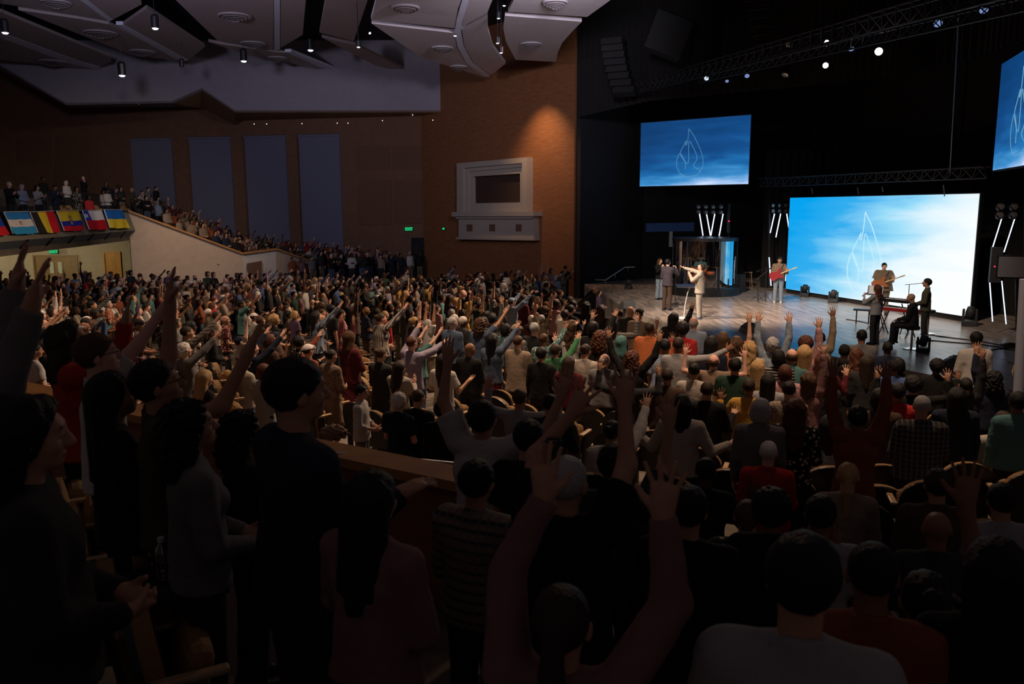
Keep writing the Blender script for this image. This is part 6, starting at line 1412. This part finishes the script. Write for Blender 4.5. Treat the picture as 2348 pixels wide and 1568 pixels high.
m8, J8 = bandsman(2116, 786, 1.76, -62, arms('clasp', 'clasp', head=(2, 0, 0)), 'person in olive bomber jacket and glasses standing by the keyboards', hair='short', hc='black', skin='tan', tc='olive', top='jacket', bc='charcoal', key='b8', glasses=True)
P = ray(1607, 585) * 36.5; 
o9, p9, J9 = figure('person', Vector((P.x, P.y, P.z - 1.42 + .0)), 1.80, 195, dict(L=A_['half'], R=A_['half'], sit=True, head=(-6, 0, 0)), hair='crop', hc='black', skin='brown', tc='teal', sleeve='short', bc='black', key='b9'); tag(o9, 'drummer in green shirt seated inside the clear booth', 'person', GS); PLACED.append((P.x, P.y))
tag(MB().lathe([(.16, .42), (.18, .46), (.16, .52), (0, .52)], o9.location * 1 + Vector((0, 0, .40)), 16).build('drum_throne', M['blackgloss']), 'round black drum throne beneath the drummer', 'stool')
def guitar(o, J, bodycol, label, bass=False, H=1.8):
    W = o.matrix_basis; hl, hr_ = Vector(J['handL'][0].tolist()), Vector(J['handR'][0].tolist()); hr_ = hr_ + Vector((-.02, .04, -.03)); ax = (hl + Vector((0, .02, .0)) - hr_).normalized()
    n = Vector((0, 1, 0)); n = (n - ax * n.dot(ax)).normalized(); up = n.cross(ax)
    g = empty('bass_guitar' if bass else 'electric_guitar', W @ hr_, 0, label, 'guitar')
    out = [(-.30, .0), (-.28, .13), (-.18, .17), (-.05, .12), (.06, .13), (.16, .19), (.22, .15), (.13, .05), (.12, -.05), (.20, -.15), (.12, -.17), (.02, -.12), (-.10, -.13), (-.2, -.17), (-.28, -.12)]
    c = hr_ + ax * .02 + n * .03
    rel(MB().poly([W @ (c + ax * a + up * b) for a, b in out], .045, W.to_3x3() @ n).build('body', M[bodycol]), g)
    rel(MB().tube([W @ (c + ax * .15 + n * .045), W @ (c + ax * .64 + n * .045)], .022, 8, .018).build('neck', M['maple']), g); rel(MB().box(W @ (c + ax * .71 + n * .045), (.06, .04, .15), 0, (W.to_3x3().normalized() @ ax).to_track_quat('Z', 'Y').to_matrix()).build('headstock', M['maple']), g)
    rel(MB().tube([W @ (c + ax * .15 + up * .12), W @ (Vector(J['shL'].tolist()) + Vector((.02, .08, .06))), W @ (Vector(J['shL'].tolist()) + Vector((.06, -.09, .04))), W @ (Vector(J['waist'].tolist()) + Vector((.14, -.15, 0))), W @ (c - ax * .27)], .012, 6).build('strap', M['cable']), g)
guitar(m4, J4, 'gloss', 'red electric guitar held by the patterned-jacket guitarist'); guitar(o5, J5, 'sunburst', 'brown bass guitar held by the large khaki-shirted player', True)

# ------------------------------------------------------------------ rows of further people
random.seed(11)
CX, CY = 12.0, 29.5
EDGE = [(0, 600), (1372, 600), (1374, 700), (1440, 712), (1490, 742), (1600, 752), (1700, 778), (1800, 800), (1900, 808), (1960, 812), (2060, 832), (2150, 838), (2250, 858), (2348, 884)]   # how far the congregation reaches towards the stage
cand = []
r = 7.0
while r < 46:
    n = int(2 * PI * r / .64)
    for i in range(n):
        a = 2 * PI * i / n + (r % 1.9) * .1; x, y = CX + r * math.cos(a), CY + r * math.sin(a)
        ad = math.degrees(a) % 360
        if min(abs((ad - g + 180) % 360 - 180) for g in (158, 186, 214, 240)) * PI / 180 * r < .55: continue
        x += random.uniform(-.10, .10); y += random.uniform(-.12, .12)
        if y < 8.6 or y > 43.5 or x > lip_x(y) - 1.1 or x < -27: continue
        if x < 4.6 and y > 37.2: continue
        dK = (Vector((x, y, 0)) - K).dot(KN)
        if dK < .6: continue
        qb = Vector((x, y, 0)) - BA
        if qb.dot(Vector((-RD.y, RD.x, 0))) > -.7 and qb.dot(RD) > -.2 and (SD_ - Vector((x, y, 0))).dot(RD) > 0: continue
        if (Vector((x, y, 0)) - DP).dot(DN) < .7: continue
        if x < -.2 and y < rail_y(x) + 1.0: continue
        if random.random() < (.16 if y < 20 else .06): continue
        z = floor_z(x, y); u, v = pix((x, y, z + 1.65))
        if not (-40 < u < 2390 and v < 1600): continue
        if 1290 < u < 1372 and 610 < v < 690: continue
        if v < lerp_tab(EDGE, u): continue
        cand.append((y, x, z, u, v))
    r += .96
cand.sort()
def clash(x, y, d): return any((x - a) ** 2 + (y - b) ** 2 < d * d for a, b in PLACED)
poses_f = ['up2', 'upR', 'upL', 'bent2', 'bentR', 'bentL', 'fwd2', 'fwdL', 'half2', 'open2', 'clap', 'prayer', 'fold', 'clasp', 'clasp', 'down', 'down', 'mouth', 'clap', 'upv2', 'fwdR', 'down', 'clasp']
tops = ['black'] * 9 + ['charcoal'] * 5 + ['navy'] * 4 + ['blue', 'light_blue', 'white', 'white', 'white', 'cream', 'cream', 'grey', 'grey', 'light_grey', 'red', 'maroon', 'maroon', 'brown', 'olive', 'rust', 'rust', 'green', 'dark_green', 'dark_green', 'brown', 'beige', 'tan', 'teal', 'pink', 'dusty_pink', 'dusty_pink', 'lavender', 'purple', 'brown', 'brown', 'beige', 'beige', 'tan', 'olive', 'denim', 'khaki', 'yellow']
mh = ['short', 'crop', 'fade', 'quiff', 'balding', 'bald', 'cap', 'short', 'crop']; fh = ['long', 'long', 'wavy', 'curly', 'bob', 'ponytail', 'bun', 'grey_set', 'afro', 'long']
def attrs():
    girl = random.random() < .52
    hair = random.choice(fh if girl else mh)
    hc = 'grey' if hair == 'grey_set' else random.choice(['black'] * 8 + ['dark_brown'] * 6 + ['brown'] * 4 + ['auburn', 'auburn', 'blonde', 'blonde', 'grey', 'white'])
    if hair == 'cap': hc = random.choice(['black', 'navy', 'white', 'beige', 'red'])
    pat = random.choice(['plain'] * 8 + ['stripe', 'plaid', 'floral', 'vstripe'])
    return dict(girl=girl, hair=hair, hc=hc, skin=random.choice(['light', 'tan', 'tan', 'brown', 'pink', 'light', 'brown', 'dark']), tc=random.choice(tops), pat=pat, sleeve=random.choice(['long', 'short']), bc=random.choice(['black', 'charcoal', 'denim', 'denim', 'khaki', 'navy', 'brown']), wide=random.choice([1., 1.2]), pose=random.choice(poses_f))
def place_phrase(u, v):
    if v > 850: return 'in the lower right rows' if u > 1300 else 'in the rows above the wooden rail'
    if u > 1900: return 'near the right end of the stage'
    if u > 1380: return 'in rows along the stage lip'
    if u > 1180: return 'in rows below the wall niche' if v < 740 else 'in rows left of the burnt orange sweater'
    if u > 900: return 'mid floor' if v < 720 else 'near the beige-shirted back' 
    if u > 640: return 'mid floor around the striped shawl' if v < 740 else 'near the maroon robe'
    if u > 320: return 'before the sloping beige wall' if v < 740 else 'near the clapping hands left of centre'
    return 'before the doors under the flags' if v < 740 else 'above the left wooden rail'
def fill_label(a, u, v):
    h = HNAME[a['hair']]
    h = (h % a['hc'].replace('_', ' ')) if '%s' in h else (a['hc'] + ' ' + h if a['hair'] == 'cap' else h)
    pt = {'plain': '', 'stripe': 'striped ', 'vstripe': 'pinstriped ', 'plaid': 'plaid ', 'floral': 'print '}[a['pat']]
    g = 'T-shirt' if a['sleeve'] == 'short' else 'top'
    return 'person: %s, %s %s%s, %s, %s' % (h, a['tc'].replace('_', ' '), pt, g, POSES[a['pose']][1], place_phrase(u, v))
indiv = 300 - len([o for o in bpy.data.objects if o.name.startswith('person') and o.parent is None])
rest = []
GF = 'standing people of the congregation'
for (y, x, z, u, v) in cand:
    dmin = .74 if y < 16 else .60 if y < 22 else .50
    if clash(x, y, dmin): continue
    if y < 19 and any(y < hy and hy - y < 5 and abs(u - hu) < 14 + 330 / y and -25 < v - hv < 1250 / hy for hu, hv, hy in HEADS if hy > 8.5): continue   # keeps the people one can make out in view
    if indiv > 0:
        for _ in range(60):
            a = attrs(); lb = fill_label(a, u, v)
            if a['pose'] in ('up2', 'upR', 'upL', 'high1', 'upv2', 'bent2', 'fwd2') and v < lerp_tab(EDGE, u) + 45 and u > 1360: continue
            if lb not in USED and len(lb.split()) <= 16: break
        USED.add(lb); pose = a.pop('pose')
        o, p, J = figure('person', Vector((x, y, z)), random.uniform(1.55, 1.84), face_az(x, y) + random.uniform(-12, 12), pose, h=.010, ad=.24, **a)
        tag(o, lb, 'person', GF); PLACED.append((x, y)); indiv -= 1
    else:
        rest.append((x, y, z)); PLACED.append((x, y))
# raised seating beyond the wall and back rows of the balcony
for row in range(13):
    t = .75 + row * .92; s = -1.0
    while s < 26:
        s += random.uniform(.52, .66)
        if s < 5.5 and row > 6: continue
        if random.random() < .10 + (.25 if s < 3 else 0): continue
        p = BA + RD * s + Vector((-RD.y, RD.x, 0)) * (t + random.uniform(-.1, .1)); z = raised_z(p.x, p.y)
        if (Vector((p.x, p.y, 0)) - E_).dot(WN) < .7: continue
        u, v = pix((p.x, p.y, z + 1.65))
        if u < 380 and t < 5: continue
        if (p - K).dot(KN) < .7: continue
        if not clash(p.x, p.y, .42): rest.append((p.x, p.y, z)); PLACED.append((p.x, p.y))
# ------------------------------------------------------------------ the far rest of the crowd, too many to part singly
def thin(me, ratio):
    o = bpy.data.objects.new('x', me); COL.objects.link(o); md = o.modifiers.new('d', 'DECIMATE'); md.ratio = ratio
    m2 = bpy.data.meshes.new_from_object(o.evaluated_get(bpy.context.evaluated_depsgraph_get())); bpy.data.objects.remove(o); bpy.data.meshes.remove(me); return m2
def coarse(pose, hair, girl, sleeve, wide):
    p = dict(POSES[pose][0]); p['wide'] = wide; p['bust'] = girl
    me, J = body_mesh(p, 'x', .018, .5, 1.25); parts = [(me, 0)]
    parts.append((shirt_mesh(p, J, sleeve, .026, .016, .86, .5), 1)); parts.append((trousers_mesh(p, J, .03, 'trousers', .012, .5), 2))
    if hair != 'bald': parts.append((hair_mesh(hair, .018, .4, 0.), 3))
    V, Fv, T, off = [], [], [], 0
    for m, k in parts:
        m = thin(m, (.22, .14, .14, .3)[k])
        co = np.empty(len(m.vertices) * 3, np.float32); m.vertices.foreach_get('co', co); co = co.reshape(-1, 3)
        if k == 3: co = co @ np.array(J['hr']).T.astype(np.float32) + np.array(J['head'], np.float32)
        V.append(co); T.append(np.full(len(co), k)); m.calc_loop_triangles()
        tr = np.empty(len(m.loop_triangles) * 3, np.int32); m.loop_triangles.foreach_get('vertices', tr); Fv.append(tr.reshape(-1, 3) + off); off += len(co)
        bpy.data.meshes.remove(m)
    return np.vstack(V), np.concatenate(T), np.vstack(Fv)
random.seed(5)
VAR = [coarse(*a) for a in [('up2', 'long', True, 'short', 1.), ('upR', 'crop', False, 'short', 1.15), ('fwd2', 'short', False, 'long', 1.1), ('clap', 'bob', True, 'long', 1.), ('half2', 'crop', False, 'short', 1.25), ('clasp', 'long', True, 'long', 1.1), ('down', 'short', False, 'short', 1.2), ('bent2', 'curly', True, 'short', 1.), ('fwdR', 'bun', True, 'long', 1.), ('prayer', 'bald', False, 'long', 1.2), ('fwdL', 'short', False, 'short', 1.), ('fold', 'bob', True, 'long', 1.15), ('down', 'grey_set', True, 'long', 1.)]]
VV, TT, FF, off = [], [], [], 0
hv = list(HAIRC.values()); hw = [6, 4, 3, 1, 1, 1, 1]
for (x, y, z) in rest:
    co, tp, fa = random.choices(VAR, (1, 2, 1, 3, 3, 5, 5, 2, 3, 3, 2, 4, 3))[0]; s = random.uniform(1.55, 1.82) / 1.70; az = -R(face_az(x, y) + random.uniform(-14, 14)); c, sn = math.cos(az), math.sin(az)
    q = co * s; VV.append(np.stack([q[:, 0] * c - q[:, 1] * sn + x, q[:, 0] * sn + q[:, 1] * c + y, q[:, 2] + z], 1))
    pal = np.array([random.choice(list(SKINS.values())[:4]), CLR[random.choice(tops)], CLR[random.choice(['black', 'charcoal', 'denim', 'navy', 'khaki'])], random.choices(hv, hw)[0]])
    TT.append(pal[tp]); FF.append(fa + off); off += len(co)
VV, TT, FF = np.vstack(VV), np.vstack(TT), np.vstack(FF)
me = bpy.data.meshes.new('crowd'); me.vertices.add(len(VV)); me.vertices.foreach_set('co', VV.astype(np.float32).ravel()); me.loops.add(FF.size); me.loops.foreach_set('vertex_index', FF.astype(np.int32).ravel()); me.polygons.add(len(FF)); me.polygons.foreach_set('loop_start', (np.arange(len(FF)) * 3).astype(np.int32)); me.polygons.foreach_set('use_smooth', np.ones(len(FF), bool)); me.update(calc_edges=True)
at = me.color_attributes.new('tint', 'FLOAT_COLOR', 'POINT'); at.data.foreach_set('color', np.hstack([TT, np.ones((len(TT), 1))]).astype(np.float32).ravel())
tag(link('crowd', me, M['tinted'], color=(1, 1, 1)), 'dense distant crowd of standing people on the far floor and raised seating', 'crowd', kind='stuff')
print('CROWD', len(rest), 'tris', len(FF))

# ------------------------------------------------------------------ auditorium seats
def seat_proto():
    o = empty('auditorium_seat')
    b = bmesh.new(); mb = MB()
    prof = []
    def backpiece(t0, t1, grow, name, m):
        pts = []
        for i in range(15):
            a = PI * i / 14; pts.append((math.cos(a) * (.245 + grow) if True else 0, .58 + math.sin(a) ** .7 * (.27 + grow)))
        pts = [(.235 + grow, .30)] + pts + [(-.235 - grow, .30)]
        m_ = MB(); m_.poly([(x, t0 - (z - .3) * .16, z) for x, z in pts], t1 - t0, (0, 1, 0)); return m_.build(name, m, o)
    backpiece(-.055, .02, 0, 'backrest_cushion', M['seat']); backpiece(-.085, -.055, .008, 'back_shell', M['seatshell'])
    MB().box((0, .075, .50), (.45, .12, .40), 0, Matrix.Rotation(R(-14), 3, 'X'), .055).build('folded_seat', M['seat'], o)
    for s in (-.27, .27):
        MB().box((s, .02, .30), (.035, .10, .60), 0, None, .008).build('side_support', M['seatshell'], o); MB().box((s, .06, .615), (.055, .30, .03), 0, None, .01).build('armrest', M['armwood'], o)
    return o
S0 = seat_proto(); S0_used = False
def seat(p, az, label, group='auditorium seats'):
    global S0_used
    if not S0_used: o = S0; S0_used = True
    else:
        o = S0.copy(); COL.objects.link(o)
        for ch in S0.children: c = ch.copy(); COL.objects.link(c); c.parent = o
    o.location = p; o.rotation_euler = (0, 0, -R(az)); return tag(o, label, 'seat', group)
def seat_px(u, v, d, az, label, s=1.):
    """v: top of the backrest; the seat stands on the floor near depth d"""
    P = ray(u, v) * d; o = seat(Vector((P.x, P.y, P.z - .85)), az if az is not None else face_az(P.x, P.y), label)
for a in [(1574, 1056, 7.9, 22, 'empty seat left of the dark-skinned person in black'), (1678, 1068, 7.6, 22, 'empty seat left of the red sweater'), (1812, 1082, 7.3, 20, 'empty seat right of the red sweater'), (1658, 1018, 9.0, 22, 'empty seat behind the mustard yellow jacket'), (2016, 1104, 7.2, 18, 'empty dark-backed seat right of the blonde ponytail'), (2196, 1066, 7.8, 15, 'seat back right of the plaid flannel shirt'), (2036, 1058, 8.2, 18, 'seat back left of the plaid flannel shirt'), (2185, 1118, 6.8, 15, 'low seat back behind the dark grey hair'), (2262, 1180, 6.0, 12, 'seat back in front of the pale collared shirt'),
          (1290, 945, 9.6, 26, 'tan seat back below the dark red T-shirt'), (1140, 906, 10.8, 28, 'seat back at the denim jacket skirt'), (885, 1090, 7.4, 40, 'tan seat on the aisle by the three in black'), (948, 1100, 7.2, 40, 'second tan seat on the aisle by the three in black'), (845, 1072, 7.7, 40, 'tan seat nearest the kid, tipped up'),
          (296, 1282, 3.7, 62, 'mustard seat top nearest the water bottle'), (376, 1372, 3.3, 62, 'lowest mustard seat top at bottom left'), (168, 1096, 4.9, 62, 'mustard seat top higher at left, by clasped hands'), (130, 1050, 5.4, 62, 'small mustard seat top below the wooden rail'), (206, 1150, 4.4, 62, 'half-hidden mustard seat top behind clasped hands'),
          (530, 935, 9.4, 60, 'seat back beside the aisle near the curly black hair'), (548, 985, 8.4, 60, 'tan seat lower in the aisle row'), (508, 830, 12.2, 60, 'small tan seat in the left aisle row, upper'), (512, 870, 11.2, 60, 'small tan seat in the left aisle row, middle'), (518, 900, 10.2, 60, 'small tan seat in the left aisle row, lower'),
          (366, 815, 12.6, 60, 'tan seat just right of the white T-shirt head'), (372, 835, 12.0, 60, 'tan seat below its neighbour by the white T-shirt head')]:
    seat_px(*a)
for i, (u, v) in enumerate([(641, 712), (655, 705), (668, 698), (680, 690), (600, 722), (586, 730), (822, 790), (826, 806), (830, 824), (834, 842), (836, 862)]):
    f, _ = solve(u, v, None, .85); seat(f, face_az(f.x, f.y), ['leftmost of four tan seats in a slanting empty row mid floor', 'second of four tan seats in a slanting empty row mid floor', 'third of four tan seats in a slanting empty row mid floor', 'rightmost of four tan seats in a slanting empty row mid floor', 'right one of two tan seats beside the turquoise T-shirt', 'left one of two tan seats beside the turquoise T-shirt', 'topmost of five tan seats stepping down beside the maroon robe', 'second of five tan seats stepping down beside the maroon robe', 'middle of five tan seats stepping down beside the maroon robe', 'fourth of five tan seats stepping down beside the maroon robe', 'lowest of five tan seats stepping down beside the maroon robe'][i], 'seats in the empty mid-floor stretch')
n_ = 0; SEATL = set()
for ob in [o for o in bpy.data.objects if o.name.startswith('person') and o.parent is None and o.get('group') in (G2, GF, G3)]:
    if ob.location.y > 15.5 or n_ > 150: continue
    az = R(face_az(ob.location.x, ob.location.y)); q = Vector((ob.location.x - math.sin(az) * .46, ob.location.y - math.cos(az) * .46, 0)); 
    if clash(q.x, q.y, .33): continue
    q.z = floor_z(q.x, q.y); lb = ob['label']
    if lb.startswith('person: '): w_ = lb[8:].split(', '); lb = 'the person with ' + w_[0] + ' and ' + w_[1] + ' ' + w_[-1]
    elif lb.startswith('person') or lb[0] in 'abcdefghijklmnopqrstuvwxyz': lb = 'the ' + lb
    lb = 'seat behind ' + lb; lb = ' '.join(lb.split()[:16]).rstrip(',')
    while lb in SEATL: lb = 'tan ' + lb if not lb.startswith('tan') else lb.replace('tan seat', 'tan padded seat', 1) if 'padded' not in lb else lb + ' too'
    SEATL.add(lb); seat(q, math.degrees(az), lb, 'seats among the standing rows'); n_ += 1
u_ = [(148, 478), (160, 476), (208, 470), (222, 470), (285, 470), (138, 470)]
for i, (u, v) in enumerate(u_):
    f = at_row(u, v, .85, balz); seat(f, 100, ['seat back between white blouse and navy shirt on the balcony', 'tan seat back beside the navy shirt on the balcony', 'tan seat back left of the bright red top on the balcony', 'tan seat back between red top and cream outfit on the balcony', 'tan seat back right of the pale pink shirt on the balcony', 'seat back left of the white-haired balcony person'][i], 'balcony seats behind the flags')
# water bottle on the low ledge
P = ray(376, 1330) * 3.55
bt = empty('water_bottle', P, 0, 'clear plastic water bottle standing by the mustard seat top', 'bottle')
MB().lathe([(0, 0), (.031, 0), (.033, .01), (.033, .06), (.031, .065), (.033, .07), (.033, .13), (.028, .155), (.013, .18), (.013, .19)], (0, 0, 0), 20).build('bottle_body', M['bottle'], bt, True); MB().lathe([(0, .205), (.0155, .205), (.0155, .187), (0, .187)], (0, 0, 0), 16).build('cap', M['white'], bt)
tag(MB().box(P + Vector((0, 0, -.02)), (.40, .5, .03), R(-62)).build('seat_ledge', M['seatshell']), 'dark ledge of the seat row under the water bottle', 'ledge')
# clothes left on a seat
b = bmesh.new(); bmesh.ops.create_icosphere(b, subdivisions=4, radius=1)
P = ray(765, 992) * 9.0
for v_ in b.verts:
    c = v_.co; k = 1 + .22 * math.sin(c.x * 9 + 2 * c.z * 3) * math.sin(c.y * 8 + 1) + .1 * math.sin(c.z * 17 + c.x * 11); v_.co = Vector((c.x * .15 * k, c.y * .11 * k, c.z * .08 * k)) + P
me = bpy.data.meshes.new('folded_coat'); b.to_mesh(me); b.free(); me.polygons.foreach_set('use_smooth', [True] * len(me.polygons))
tag(link('folded_coat', me, M['plain'], color=CLR['tan']), 'crumpled tan coat left on a seat beside the child', 'coat')
wv = tag(MB().tube([ray(1268, 1010) * 3.3 + Vector((math.cos(t) * .032, math.sin(t) * .032, 0)) for t in np.linspace(0, 2 * PI, 14)], .006, 6).build('wristwatch', M['dkmetal']), 'dark wristwatch on the raised wrist of the greying person', 'watch')
# tidy: drop pieces never used
